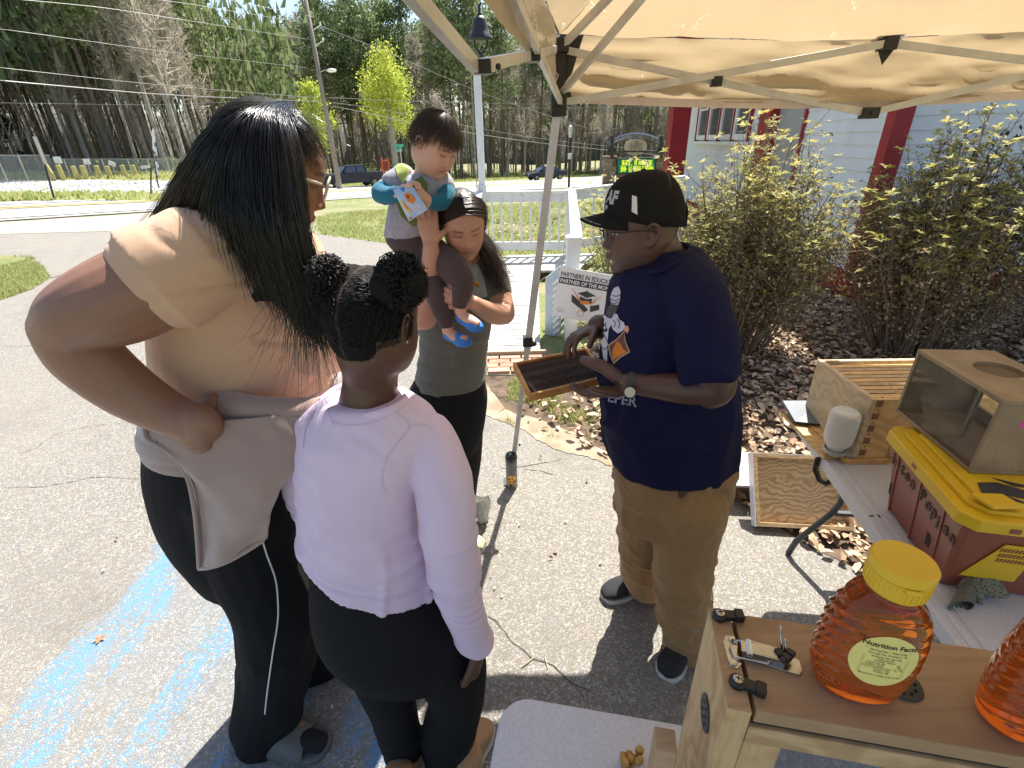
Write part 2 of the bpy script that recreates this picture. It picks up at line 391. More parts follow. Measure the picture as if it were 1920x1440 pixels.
M_drive = N('gritty_drive'); _p = M_drive.pos(kind='World'); M_drive.col(M_drive.mix(M_drive.ramp(M_drive.noise(_p, .9, 6, .65), [(.42, 0.), (.6, .7)]), M_drive.ramp(M_drive.noise(_p, 60, 4), [(.3, (.26, .25, .22)), (.7, (.42, .40, .36))]), (.38, .32, .23))); M_drive.set(Roughness=.92); M_drive = M_drive.mat
strip('driveway', [(-700, 457), (-350, 439), (0, 418), (283, 400), (480, 386), (585, 380)], [(-700, 540), (-350, 475), (0, 440), (283, 432), (480, 430), (600, 440)], M_drive, .011)
def lerp(A, B, t): return [tuple(np.array(a)*(1-t)+np.array(b)*t) for a, b in zip(A, B)]
strip('road_line', lerp(near, far, .10), lerp(near, far, .16), M_line, .05, 1)
strip('road_line', lerp(near, far, .84), lerp(near, far, .885), M_line, .05, 1)
strip('yellow_road_line', lerp(near, far, .60), lerp(near, far, .635), M_yline, .05, 1)
strip('yellow_road_line', lerp(near, far, .67), lerp(near, far, .70), M_yline, .05, 1)
gf = [(-400, 330), (0, 338), (160, 337), (330, 340), (440, 343)]; gn = [(-400, 372), (0, 366), (140, 366), (310, 361), (440, 356)]
strip('gravel_lot', gn, gf, M_gravel, .02, 6)
def gravel():
    mb = MB()
    for i in range(2600):
        px = random.uniform(-20, 335) if i % 3 else random.uniform(150, 330); py = random.uniform(340, 364) if i % 3 else random.uniform(350, 365)
        P = GR(px, py); r = random.uniform(.05, .16)
        q = [P+np.array([math.cos(a)*r*random.uniform(.6, 1.2), math.sin(a)*r*random.uniform(.6, 1.2), 0]) for a in (0, 1.3, 2.6, 3.9, 5.1)]
        mb.add(q+[P+np.array([0, 0, r*random.uniform(.4, 1.)])], [(j, (j+1) % 5, 5) for j in range(5)])
    ob('gravel_stones', mb, pm('gravel_stone', (.42, .41, .39), (.72, .71, .68), 3, .9, coords='World'), label='loose grey and white stones of the gravel lot across the road', cat='gravel', kind='stuff', org=(0, 0, 0))
gravel()
def crack(pxs, w=.008, dz=.0065):
    P = [PZ(*p, dz) for p in pxs]; A = []
    for i in range(len(P)-1):
        n = max(3, int(np.linalg.norm(P[i+1]-P[i])/.02))
        for j in range(n): A.append(P[i]+(P[i+1]-P[i])*j/n)
    mb = MB(); vs = []
    for i, p in enumerate(A):
        t = i*.37; d = nrm(A[min(i+1, len(A)-1)]-A[max(0, i-1)]); o = np.array([-d[1], d[0], 0])
        p = p+o*(.018*mnoise.noise(Vector((p[0]*9, p[1]*9, 1)))+.007*(random.random()-.5)); ww = w*(.25+random.random()*.9)*(1-abs(2*i/len(A)-1)**6)
        vs += [tuple(p-o*ww/2), tuple(p+o*ww/2)]
    mb.add(vs, [(2*i, 2*i+2, 2*i+3, 2*i+1) for i in range(len(A)-1)]); o = ob('asphalt_crack', mb, M_crack, kind='structure')
    if o.data.polygons[0].normal.z < 0: o.data.flip_normals()
crack([(898, 1135), (935, 1170), (965, 1205), (1010, 1235), (1045, 1255), (1082, 1285), (1120, 1310)], .0075)
crack([(0, 915), (90, 912), (180, 893), (262, 898)], .005); crack([(0, 862), (60, 842), (120, 808), (200, 794), (262, 792)], .0045)
crack([(1160, 880), (1155, 930), (1162, 980), (1172, 1030), (1160, 1070)], .014); crack([(930, 880), (980, 872), (1060, 860)], .006)
crack([(0, 650), (80, 647)], .008); crack([(980, 878), (1010, 885), (1045, 890)], .006)
crack([(-60, 538), (100, 520), (180, 500), (280, 488), (380, 470)], .10, .0075)
crack([(1040, 700), (1130, 770)], .006)
def twig(a, b, nm='twig'):
    A, B = PZ(*a, .008), PZ(*b, .008); mb = MB(); mb.tube([A, (A+B)/2+np.array([0, 0, .003]), B], [.0022, .0025, .0015], 5)
    return ob(nm, mb, pm('dry_twig', (.35, .27, .17), (.5, .42, .3), 60, .8), cat='twig', group='dry twigs on the asphalt')
for n_, (a, b, l_) in enumerate([((977, 1252), (1003, 1232), 'pale dry twig lying left of the pair by the long crack'), ((1022, 1232), (1027, 1254), 'short dry twig lying right of the pair by the long crack'), ((1093, 1297), (1098, 1314), 'small pale twig in the shade beside the folding table'), ((1163, 1292), (1166, 1302), 'tiny twig in the shade between the shoes and the wooden box')]):
    twig(a, b)['label'] = l_
M_leaf = N('dry_leaf'); _a = M_leaf.new('ShaderNodeObjectInfo'); _g = M_leaf.new('ShaderNodeNewGeometry')
M_leaf.col(M_leaf.ramp(_g.outputs['Random Per Island'], [(0, (.18, .11, .06)), (.3, (.36, .24, .14)), (.6, (.54, .40, .26)), (.85, (.70, .58, .42)), (1, (.42, .18, .09))])); M_leaf.set(Roughness=.75); M_leaf = M_leaf.mat
def in_poly(x, y, pts):
    c = False; n = len(pts)
    for i in range(n):
        a, b = pts[i], pts[(i+1) % n]
        if (a[1] > y) != (b[1] > y) and x < (b[0]-a[0])*(y-a[1])/(b[1]-a[1])+a[0]: c = not c
    return c
def leaves(name, n, pts, size, zmax, label, dens=None):
    xs = [p[0] for p in pts]; ys = [p[1] for p in pts]; mb = MB(); k = 0
    while k < n:
        x = random.uniform(min(xs), max(xs)); y = random.uniform(min(ys), max(ys))
        if not in_poly(x, y, pts): continue
        if dens and random.random() > dens(x, y): continue
        k += 1; s_ = size*random.uniform(.5, 1.2); a = random.uniform(0, 6.28); t = random.uniform(-.6, .6); u = random.uniform(-.5, .5)
        Rm = np.array(Matrix.Rotation(a, 3, 'Z') @ Matrix.Rotation(t, 3, 'X') @ Matrix.Rotation(u, 3, 'Y')); z = .012+random.random()**2*zmax+tz(x, y)+s_*.2
        q = [(-.5, 0, 0), (-.15, .3, .12), (.25, .25, .1), (.55, 0, -.05), (.2, -.28, .12), (-.2, -.24, .14), (0, 0, -.02)]
        mb.add([Rm@(np.array(v)*s_)+np.array([x, y, z]) for v in q], [(0, 1, 6), (1, 2, 6), (2, 3, 6), (3, 4, 6), (4, 5, 6), (5, 0, 6)])
    return ob(name, mb, M_leaf, label=label, cat='leaves', kind='stuff', org=(0, 0, 0))
bed2 = [(p[0], p[1]) for p in bedp]
leaves('leaf_litter', 11500, [(.02, 3.05), (.25, 4.1), (1.2, 4.6), (3.9, 6.2), (5.6, 5.4), (5.2, 2.5), (2.6, 1.4), (1.6, 1.5), (1.15, 2.15), (.62, 2.5), (.30, 2.75)], .062, .03, 'brown fallen leaves covering the bed under the bushes', lambda x, y: 1 if x > 1.0 else .18+.75*sstep(.1, 1., x+.3*mnoise.noise(Vector((x*3, y*3, 0)))))
leaves('scattered_leaves', 900, [(-1, 9.2), (3.6, 7.5), (4.5, 9.5), (3, 13), (-1, 13)], .09, .01, 'fallen leaves scattered over the lawn behind the white railing')
leaves('loose_leaves', 60, [(-2.6, 1.6), (-.3, 3.4), (1.2, 2.1), (.5, .9), (-.4, 1.3)], .026, .0, 'few small dry leaves scattered on the grey asphalt')
def foliage_mat(name, cols, tr=.25):
    m = N(name); g = m.new('ShaderNodeNewGeometry'); oi = m.new('ShaderNodeObjectInfo')
    c = m.ramp(g.outputs['Random Per Island'], [(i/(len(cols)-1), x) for i, x in enumerate(cols)])
    hs = m.new('ShaderNodeHueSaturation'); m.l(c, hs.inputs['Color']); v = m.math('MULTIPLY_ADD', oi.outputs['Random'], .5, .75); m.l(v, hs.inputs['Value'])
    m.l(m.math('MULTIPLY_ADD', oi.outputs['Random'], -.03, .515), hs.inputs['Hue'])
    m.col(hs.outputs[0]); m.set(Roughness=.6); m.b.inputs['Specular IOR Level'].default_value = .3
    t = m.new('ShaderNodeBsdfTranslucent'); m.l(hs.outputs[0], t.inputs[0]); mx = m.new('ShaderNodeMixShader'); mx.inputs[0].default_value = tr
    m.l(m.b.outputs[0], mx.inputs[1]); m.l(t.outputs[0], mx.inputs[2]); m.l(mx.outputs[0], m.out.inputs[0]); return m.mat
M_blade = foliage_mat('grass_blade', [(.16, .21, .05), (.28, .34, .10), (.40, .43, .17), (.52, .47, .28)], .5)
def grass(name, n, pts, h, w, label, dens=None):
    xs = [p[0] for p in pts]; ys = [p[1] for p in pts]; V = []; Fc = []; k = 0
    while k < n:
        x = random.uniform(min(xs), max(xs)); y = random.uniform(min(ys), max(ys))
        if not in_poly(x, y, pts): continue
        if dens and random.random() > dens(x, y): continue
        a = random.uniform(0, 6.28); hh = h*random.uniform(.4, 1.2); z = tz(x, y)+.003; ca, sa = math.cos(a)*w/2, math.sin(a)*w/2; lx = random.gauss(0, .5)*hh; ly = random.gauss(0, .5)*hh
        o = len(V); V += [(x-ca, y-sa, z), (x+ca, y+sa, z), (x+lx, y+ly, z+hh)]; Fc.append((o, o+1, o+2)); k += 1
    mb = MB(); mb.v = V; mb.f = Fc; mb.m = [0]*len(Fc)
    return ob(name, mb, M_blade, label=label, cat='grass', kind='stuff', org=(0, 0, 0))
grass('lawn_grass', 56000, [(p[0], p[1]) for p in lw], .07, .018, 'green and straw coloured grass of the lawn behind the visitors', lambda x, y: .25+.75*sstep(-.15, .1, mnoise.noise(Vector((x*.8, y*.8, 3)))+(.15 if x < -.6 else 0)))
grass('patch_grass', 16000, [(p[0], p[1]) for p in gp[:7]]+[(-9, 6.5), (-9, 9.5)], .08, .014, 'green grass patch at the left edge of the driveway')
grass('bed_grass', 5000, [(-.05, 3.0), (-.02, 3.9), (.35, 4.1), (.9, 3.9), (.75, 3.1), (.45, 2.65)], .045, .007, 'short pale grass between the deck and the asphalt', lambda x, y: sstep(-.2, .25, mnoise.noise(Vector((x*3, y*3, 3)))))
def far_grass():
    V = []; Fc = []
    for i in range(9000):
        px = random.uniform(-60, 430); py = random.choice([random.uniform(322, 337), random.uniform(322, 337), random.uniform(364, 378)]); P = GR(px, py, 0)
        if random.random() < .35: px = random.uniform(600, 1130); P = GR(px, np.interp(px, [600, 860, 1130], [350, 341, 329])-random.uniform(0, 4))
        hh = random.uniform(.08, .3); w = .08; o = len(V); V += [(P[0]-w, P[1], P[2]), (P[0]+w, P[1], P[2]), (P[0]+random.gauss(0, .1), P[1], P[2]+hh)]; Fc.append((o, o+1, o+2))
    mb = MB(); mb.v = V; mb.f = Fc; mb.m = [0]*len(Fc); ob('verge_grass', mb, M_blade, label='bright green grass verge across the road below the trees', cat='grass', kind='stuff', org=(0, 0, 0))
far_grass()
def weed(px, py, w, h, n, label):
    P = GR(px, py); mb = MB()
    for i in range(n):
        a = random.uniform(0, 6.28); r = w*math.sqrt(random.random()); b = P+np.array([math.cos(a)*r, math.sin(a)*r*.5, 0]); hh = h*random.uniform(.5, 1); t = b+np.array([random.gauss(0, .1)*hh, random.gauss(0, .1)*hh, hh])
        for j in range(5):
            q = b+(t-b)*(.3+.16*j); s_ = .05; d = np.array([random.gauss(0, 1), random.gauss(0, 1), .5]); d = nrm(d)*s_; mb.add([q, q+d+np.array([0, .015, 0]), q+d*1.6, q+d-np.array([0, .015, 0])], [(0, 1, 2, 3)])
    ob('weed_clump', mb, pm('weed_green', (.14, .26, .03), (.30, .42, .06), 5, .7), label=label, cat='plant')
weed(655, 386, .5, .35, 90, 'bright green weed clump on the lawn below the dark pickup')
M_bark = pm('pine_bark', (.09, .07, .055), (.24, .19, .145), 6, .95, .6, 20, stretch=(3, 3, .6), bdist=.05)
M_barkg = pm('grey_bark', (.24, .21, .18), (.48, .44, .38), 5, .9, .4, 20, stretch=(3, 3, .6), bdist=.03)
M_pine = foliage_mat('pine_needles', [(.09, .125, .05), (.15, .20, .08), (.23, .29, .12), (.33, .39, .18)], .35)
M_twig = foliage_mat('bare_twigs', [(.27, .235, .19), (.44, .39, .32), (.60, .54, .45), (.36, .31, .24)], .4)
M_bright = foliage_mat('spring_leaves', [(.22, .32, .04), (.38, .46, .07), (.56, .60, .12)], .45)
M_ever = foliage_mat('evergreen_leaves', [(.012, .03, .01), (.025, .05, .015), (.045, .08, .03)])
M_under = foliage_mat('undergrowth_leaves', [(.07, .10, .03), (.15, .20, .05), (.26, .32, .09), (.32, .27, .18)], .4)
def mesh_only(name, mb, mat, smooth=False):
    me = bpy.data.meshes.new(name); me.from_pydata(mb.v, [], mb.f); me.update(); me.materials.append(mat)
    if smooth: me.polygons.foreach_set('use_smooth', [True]*len(me.polygons))
    return me
def leafq(mb, c, s_, up=.3, nrmv=None):
    d = nrm(np.random.normal(size=3)+np.array([0, 0, up])); e = nrm(np.cross(d, np.random.normal(size=3)))
    mb.add([c-d*s_*.5, c+e*s_*.28, c+d*s_*.5, c-e*s_*.28], [(0, 1, 2, 3)])
def cloud(mb, C, S, up=.3, asp=.28):
    C = np.array(C); n = len(C); S = np.array(S)[:, None]; d = np.random.normal(size=(n, 3))+np.array([0, 0, up]); d /= np.linalg.norm(d, axis=1)[:, None]; e = np.cross(d, np.random.normal(size=(n, 3))); e /= np.linalg.norm(e, axis=1)[:, None]
    V = np.stack([C-d*S*.5, C+e*S*asp, C+d*S*.5, C-e*S*asp], 1).reshape(-1, 3); o = len(mb.v); mb.v += V.tolist(); mb.f += [(o+4*i, o+4*i+1, o+4*i+2, o+4*i+3) for i in range(n)]; mb.m += [0]*n
def trunk_mb(h, r, bend=.3, n=7, k=8):
    pts = []; rr = []; a = random.uniform(0, 6.28)
    for i in range(k):
        t = i/(k-1); pts.append((bend*math.sin(t*2+a)*t, bend*math.cos(t*2.3+a)*t, h*t)); rr.append(r*(1-.75*t)*(1.35 if i == 0 else 1))
    return MB().tube(pts, rr, n), pts
def pine(i):
    h = random.uniform(19, 25); mb, pts = trunk_mb(h, random.uniform(.17, .26), .5); cr = MB(); P = [np.array(p) for p in pts]
    lo = random.uniform(.38, .58)
    for k in range(random.randint(30, 38)):
        t = random.uniform(lo, 1); c0 = P[min(6, int(t*7))]*(1-(t*7) % 1)+P[min(7, int(t*7)+1)]*((t*7) % 1) if t < 1 else P[7]
        L = (1.0-(t-lo)/(1-lo))**.7*random.uniform(1.6, 3.3)+.6; a = random.uniform(0, 6.28); e = c0+np.array([math.cos(a)*L, math.sin(a)*L, L*random.uniform(-.05, .45)])
        mb.tube([c0, (c0+e)/2+np.array([0, 0, -.1]), e], [.05, .035, .015], 4, cap=False)
        for q in range(3):
            cc = c0+(e-c0)*random.uniform(.55, 1.1)+np.random.normal(size=3)*.25; s_ = random.uniform(.45, .8)
            cloud(cr, cc+np.random.normal(size=(34, 3))*np.array([s_, s_, s_*.6]), np.random.uniform(.25, .5, 34), .8)
    for k in range(14):
        t = random.uniform(.12, lo); c0 = np.array([0, 0, h*t]); a = random.uniform(0, 6.28); L = random.uniform(.5, 1.8); mb.tube([c0, c0+np.array([math.cos(a)*L, math.sin(a)*L, -L*.1])], [.025, .008], 3, cap=False)
    return mesh_only('pine_trunk', mb, M_bark), mesh_only('pine_crown', cr, M_pine)
def bare(i):
    h = random.uniform(13, 20); mb, pts = trunk_mb(h, random.uniform(.10, .2), .9); cr = MB(); P = [np.array(p) for p in pts]
    for k in range(30):
        t = random.uniform(.25, .97); j = min(6, int(t*7)); c0 = P[j]+(P[j+1]-P[j])*((t*7) % 1); L = random.uniform(1.8, 4.5)*(1.15-t); a = random.uniform(0, 6.28); d = nrm([math.cos(a)*.55, math.sin(a)*.55, 1]); e = c0+d*L
        mb.tube([c0, c0+d*L*.5+np.array([math.cos(a), math.sin(a), 0])*.2, e], [.045*(1.2-t), .03*(1.2-t), .01], 4, cap=False)
        for q in range(34):
            b = c0+(e-c0)*random.uniform(.2, 1.); dd = nrm(d+np.random.normal(size=3)*.55)*random.uniform(.6, 1.7); s_ = np.cross(dd, np.random.normal(size=3)); s_ = nrm(s_)*.032
            cr.add([b-s_, b+s_, b+dd], [(0, 1, 2)])
            b2 = b+dd*.5; d2 = nrm(dd+np.random.normal(size=3)*.5)*.7; cr.add([b2-s_*.7, b2+s_*.7, b2+d2], [(0, 1, 2)])
    return mesh_only('tree_trunk', mb, M_barkg), mesh_only('tree_crown', cr, M_twig)
def leafy(h, w, mat, nm, dens=5200, ls=.3, ch=.75, round_=False):
    mb, pts = trunk_mb(h*.9, w*.06+.04, .2); cr = MB()
    cl = [np.array([random.gauss(0, w*.22), random.gauss(0, w*.22), h*(1-ch)+h*ch*random.random()]) for _ in range(46)]
    for c in cl:
        t = (c[2]-h*(1-ch))/(h*ch); k = math.sin(PI*min(1, .18+t*.82))**.7; rr = math.hypot(c[0], c[1]); m_ = w*.42*k
        if rr > m_: c[:2] *= m_/rr
        mb.tube([(0, 0, c[2]*.7), c], [.03, .01], 3, cap=False)
        cloud(cr, c+np.random.normal(size=(dens//46, 3))*w*.085, ls*np.random.uniform(.5, 1.1, dens//46), .2)
    return mesh_only(nm+'_trunk', mb, M_barkg), mesh_only(nm+'_crown', cr, mat)
def plant_tree(name, P, meshes, label, cat='tree', group=None, rz=None, sc=1., tilt=(0, 0)):
    t = thing(name, P, label, cat, group); t.rotation_euler = (tilt[0], tilt[1], random.uniform(0, 6.28) if rz is None else rz); t.scale = (sc, sc, sc*1.)
    for nm, me in (('trunk', meshes[0]), ('crown', meshes[1])):
        o = bpy.data.objects.new(nm, me); COL.objects.link(o); o.parent = t
    return t
pines = [pine(i) for i in range(5)]; bares = [bare(i) for i in range(5)]
def base_line(px): return float(np.interp(px, [-500, 0, 330, 560, 620, 860, 1000, 1130, 1500], [318, 319, 322, 324, 338, 337, 331, 326, 314]))
HORI = lambda px: 265-.026*(px-960)
tlabel = {'pine': ['tall dark pine in the woods behind the fence at the far left', 'tall pine in the woods above the long haired woman', 'tall pine in the woods behind the pickup and utility pole', 'tall pine in the woods behind the white bell post', 'tall pine in the woods behind the stone sign'],
 'bare': ['bare grey tree in the woods behind the fence at the far left', 'bare twiggy tree in the woods above the long haired woman', 'bare twiggy tree in the woods behind the pickup and utility pole', 'bare twiggy tree in the woods behind the white bell post', 'bare pale tree in the woods behind the stone sign']}
def forest():
    n = 0; cnt = {}
    tries = 0
    for row, (dmul, num) in enumerate([(1.0, 78), (1.13, 88), (1.3, 90)]):
        for i in range(num):
            px = -420+(1780/num)*(i+random.random()); P0 = GR(px, min(base_line(px), 352)); D = math.hypot(P0[0], P0[1]); D = min(D, 96)*dmul*random.uniform(1., 1.07)
            dr = nrm(np.array([P0[0], P0[1], 0])); P = dr*D; P[2] = tz(P[0], P[1])-.1
            pp = .42 if px < 420 else .62 if px < 900 else .45
            k = 'pine' if random.random() < pp else 'bare'; z = 0 if px < 120 else 1 if px < 520 else 2 if px < 840 else 3 if px < 1080 else 4
            me = random.choice(pines if k == 'pine' else bares); sc = random.uniform(.85, 1.15)*(1.1 if px < 560 else 1.22)
            if k == 'bare': sc *= 1.05
            plant_tree('pine_tree' if k == 'pine' else 'bare_tree', P, me, tlabel[k][z].replace('in the woods', ('in front row', 'in middle row', 'in back row')[row]), 'tree', ['pines', 'bare trees'][k == 'bare']+[' at the far left', ' above the long haired woman', ' behind the pickup', ' behind the bell post', ' behind the stone sign'][z]+(', front row', ', middle', ', back')[row], sc=sc, tilt=(random.gauss(0, .02), random.gauss(0, .035)))
forest()
E6 = [leafy(9, 6, M_ever, 'evergreen', 5200, .35, .95)]
P = GR(22, 321); D = math.hypot(*P[:2]); plant_tree('evergreen_tree', P, leafy(19, 5.5, M_ever, 'evergreen', 9000, .4, .97), 'very dark ivy covered evergreen standing at the far left by the fence')
def at(px, py, D):
    d = ray(px, py); h = math.hypot(d[0], d[1]); return C_+d*(D/h)
def tree_px(px, pybase, pytop, wpx, D, mat, nm, label, **kw):
    T = at(px, pytop, D); B = at(px, pybase, D); z0 = tz(B[0], B[1]); w = wpx*depth(T)/FPX
    plant_tree(nm, (B[0], B[1], z0), leafy(T[2]-z0, w, mat, nm.replace('_tree', ''), **kw), label, sc=1)
tree_px(745, 340, 98, 112, 60, M_bright, 'yellow_green_tree', 'large bright yellow green tree in front of the pines above the toddler', dens=8000, ls=.3, ch=.55)
tree_px(607, 320, 163, 78, 52, M_bright, 'young_green_tree', 'small fresh green tree beside the utility pole', dens=4200, ls=.24, ch=.6)
tree_px(830, 338, 180, 60, 72, M_twig, 'budding_tree', 'tan budding tree right of the bright yellow green tree', dens=5000, ls=.22, ch=.8)
def under():
    cr = MB()
    for i in range(640):
        px = random.uniform(-300, 1500); P0 = GR(px, min(base_line(px), 352)-1); D = min(math.hypot(P0[0], P0[1]), 97)*random.uniform(1.0, 1.1); dr = nrm([P0[0], P0[1], 0]); P = dr*D; P[2] = tz(P[0], P[1])
        big = 1.8 if 560 < px < 860 else .6; h = random.uniform(.4, 1.6)*big; w = random.uniform(.6, 1.5)
        cloud(cr, P+np.random.normal(size=(70, 3))*np.array([w*.6, w*.6, h*.35])+np.array([0, 0, h*.7]), np.random.uniform(.15, .38, 70), .2)
    ob('undergrowth', cr, M_under, label='tangled green undergrowth along the foot of the woods', cat='undergrowth', kind='stuff', org=(0, 0, 0))
under()
def farwood():
    """deep part of the wood: thin stems and twigs reading as one mass"""
    mb = MB(); cr = MB()
    for i in range(430):
        px = random.uniform(-500, 1600); d = ray(px, 250); h = math.hypot(d[0], d[1]); D = random.uniform(112, 150) if px > 560 else random.uniform(72, 110); P = C_+d*(D/h); P[2] = tz(P[0], P[1]); H = random.uniform(17, 26)*(1.12 if px > 560 else 1); r = random.uniform(.07, .16)
        mb.tube([P, P+np.array([random.gauss(0, .3), 0, H*.5]), P+np.array([random.gauss(0, .6), 0, H])], [r, r*.7, r*.2], 4, cap=False)
        gr = random.random() < .5
        for q in range(60):
            c = P+np.array([random.gauss(0, 1.4), random.gauss(0, 1), H*random.uniform(.1 if not gr else .4, 1)]); dd = nrm(np.array([random.gauss(0, .5), 0, 1]))*random.uniform(.8, 2.); s_ = np.array([.05 if not gr else .3, 0, 0]); cr.add([c-s_, c+s_, c+dd], [(0, 1, 2)], int(gr))
    ob('woods', mb, M_bark, label='distant stems deep in the woods', cat='woods', kind='stuff', org=(0, 0, 0))
    ob('woods_crowns', cr, [M_twig, M_pine], label='distant twigs and needles deep in the woods', cat='woods', kind='stuff', org=(0, 0, 0))
farwood()
def hill():
    mb = MB(); vs = []; n = 90
    for i in range(n+1):
        a = -1.25+2.3*i/n; D = 175+12*math.sin(i*.7)
        for j, (dd, h) in enumerate(((0, -8), (3, 5), (14, 11+2*math.sin(i*1.3)), (40, 13+2*math.sin(i*.9)))): vs.append(((D+dd)*math.sin(a), (D+dd)*math.cos(a), h))
    mb.add(vs, [(i*4+j, (i+1)*4+j, (i+1)*4+j+1, i*4+j+1) for i in range(n) for j in range(3)])
    ob('wooded_hill', mb, pm('wooded_hill', (.05, .055, .035), (.16, .14, .11), .35, .95, coords='World', stretch=(1, 1, .15)), kind='structure', smooth=True)
hill()
M_white = pm('white_painted_wood', (.80, .80, .78), (.66, .66, .62), 5, .55, .25, 30, bdist=.002, lo=.45, hi=.85)
M_whitesh = pm('white_clapboard_paint', (.76, .77, .79), (.66, .67, .69), 3, .55, .2, 60, bdist=.001, lo=.4, hi=.8)
M_red = pm('red_painted_trim', (.36, .012, .018), (.27, .010, .014), 4, .5, .1)
M_black = pm('black_plastic', (.012, .012, .013), (.02, .02, .021), 20, .42)
M_blackm = pm('black_iron', (.02, .02, .022), (.035, .035, .035), 12, .5, .2, 40)
M_alu = pm('white_powder_coated_steel', (.62, .61, .60), (.5, .49, .48), 12, .38, metal=.0, spec=.7)
M_glass = pm('dark_window_glass', (.05, .07, .09), rough=.08, spec=.8)
M_beam = pm('tan_timber', (.42, .36, .22), (.32, .27, .16), 8, .7, .3, 30)
K = PZ(1584, 560); K[2] = 0
vp = ray(1045, 261); dA = nrm([vp[0], vp[1], 0]); nA = np.array([-dA[1], dA[0], 0])  
vB = nrm([1, -.05, 0]); nB = np.array([vB[1], -vB[0], 0])
bld = thing('school_building', tuple(K+dA*2.5+vB*2), 'white clapboard school building with dark red corner posts behind the bushes', 'building')
def on_wall(px, py): 
    d = ray(px, py); n = nA; t = ((K-C_)@n)/(d@n); return C_+d*t
HB = 3.9; EXPO = .135
LA = float((on_wall(1292, 230)-K)@dA)
def wall(P, d, n, L, name='board', gaps=()):
    """lapped boards, each a piece of its own"""
    z = .32
    while z < HB:
        cuts = [0]; 
        g = [(a, b) for a, b, z0, z1 in gaps if z+EXPO/2 > z0 and z+EXPO/2 < z1]
        segs = []; x = 0
        for a, b in sorted(g): segs.append((x, a)); x = b
        segs.append((x, L))
        for a, b in segs:
            if b-a < .03: continue
            mid = [a]+([a+(b-a)*random.uniform(.25, .75)] if b-a > 2.2 and random.random() < .45 else [])+[b]
            for u, v in zip(mid[:-1], mid[1:]):
                A = P+d*(u+.0015); B = P+d*(v-.0015); j = random.uniform(-.001, .001); mb = MB()
                q = [A+n*.004, A+n*(.020+j), A+n*.004]
                prof = [(.022+j, 0), (.006, EXPO+.012), (-.004, EXPO+.012), (-.004, 0)]
                a4 = [A+n*o+np.array([0, 0, z+h]) for o, h in prof]; b4 = [B+n*o+np.array([0, 0, z+h]) for o, h in prof]
                mb.add(a4+b4, [(3, 2, 1, 0), (4, 5, 6, 7), (0, 1, 5, 4), (1, 2, 6, 5), (2, 3, 7, 6), (3, 0, 4, 7)])
                ob(name, mb, M_whitesh, bld)
        z += EXPO
core = MB(); th_ = .12
for P, d, n, L in ((K, dA, nA, LA), (K, vB, nB, 6.)):
    core.prism([P-n*.008, P+d*L-n*.008, P+d*L-n*th_, P-n*th_], (0, 0, HB))
ob('wall', core, pm('wall_core_white', (.7, .7, .7), rough=.7), bld)
def wx(px, py=230): return float((on_wall(px, py)-K)@dA)
zs = on_wall(1400, 262)[2]
wa, wb = wx(1412), wx(1312)
pil = (wx(1513), wx(1441)); 
wall(K, dA, nA, LA, gaps=[(wa, wb, zs-.05, 3.6), (pil[0], pil[1], 0, 9)])
wall(K, vB, nB, 6.)
fr = MB(); 
def wbar(u0, u1, z0, z1, o0, o1, mb): A = K+dA*u0; B = K+dA*u1; mb.prism([A+nA*o0+np.array([0, 0, z0]), B+nA*o0+np.array([0, 0, z0]), B+nA*o1+np.array([0, 0, z0]), A+nA*o1+np.array([0, 0, z0])], (0, 0, z1-z0))
nw = 4; step = (wb-wa)/nw
for i in range(nw):
    u0 = wa+step*i; u1 = u0+step; f = MB()
    wbar(u0+.02, u0+.12, zs, 3.55, 0, .05, f); wbar(u1-.12, u1-.02, zs, 3.55, 0, .05, f); wbar(u0+.12, u1-.12, zs, zs+.10, 0, .045, f); wbar(u0+.12, u1-.12, 3.45, 3.55, 0, .045, f)
    wbar(u0+.12, u1-.12, zs+.62, zs+.66, 0, .04, f)
    w = ob('window', f, M_white, bld); g = MB(); wbar(u0+.12, u1-.12, zs+.1, 3.45, .0, .012, g); ob('pane', g, M_glass, w)
for i in range(nw+1):
    f = MB(); u = wa+step*i; wbar(u-.018, u+.018, zs-.05, 3.6, 0, .075, f); ob('red_trim', f, M_red, bld)
f = MB(); wbar(wa-.05, wb+.05, zs-.09, zs-.03, 0, .10, f); ob('sill', f, M_white, bld)
f = MB(); wbar(pil[0]+.02, pil[1]-.45, 0, HB, -.02, .02, f); ob('shaded_wall_panel', f, pm('wall_shade_grey', (.36, .34, .35), rough=.6), bld)  # white wall section in shade, its shade put into the grey colour
f = MB(); wbar(pil[0]-.02, pil[0]+.03, 0, HB, 0, .05, f); ob('red_trim', f, M_red, bld)
f = MB(); wbar(pil[1]-.46, pil[1], 0, HB, 0, .16, f); ob('red_post', f, M_red, bld)
f = MB(); wbar(-.06, .10, 0, HB, .0, .05, f); ob('corner_post', f, M_red, bld)
f = MB(); A = K-dA*.0; f.prism([A+nB*.055-vB*.05, A+nB*.055+vB*.13, A+nB*.0+vB*.13, A+nB*.0-vB*.05], (0, 0, HB)); ob('corner_post', f, M_red, bld)
f = MB(); wbar(-.1, LA, 0, .315, 0, .035, f); A = K; f.prism([A+nB*.035, A+nB*.035+vB*6, A+vB*6, A], (0, 0, .315)); ob('foundation', f, M_red, bld)
T = at(1266, 285, 12.); f = MB(); f.box((T[0], T[1], 1.95), (.36, .36, 3.9)); ob('porch_post', f, M_red, bld)
f = MB(); e = .45
r0 = K+nA*e+nB*e; r1 = K+dA*(LA+3)+nA*e; r2 = r1+vB*7; r3 = K+vB*6.4+nB*e
for p in (r0, r1, r2, r3): p[2] = 3.9
ap0 = (r0+r3)/2+np.array([0, 1.0, 2.0]); ap1 = (r1+r2)/2+np.array([0, 0, 2.0])
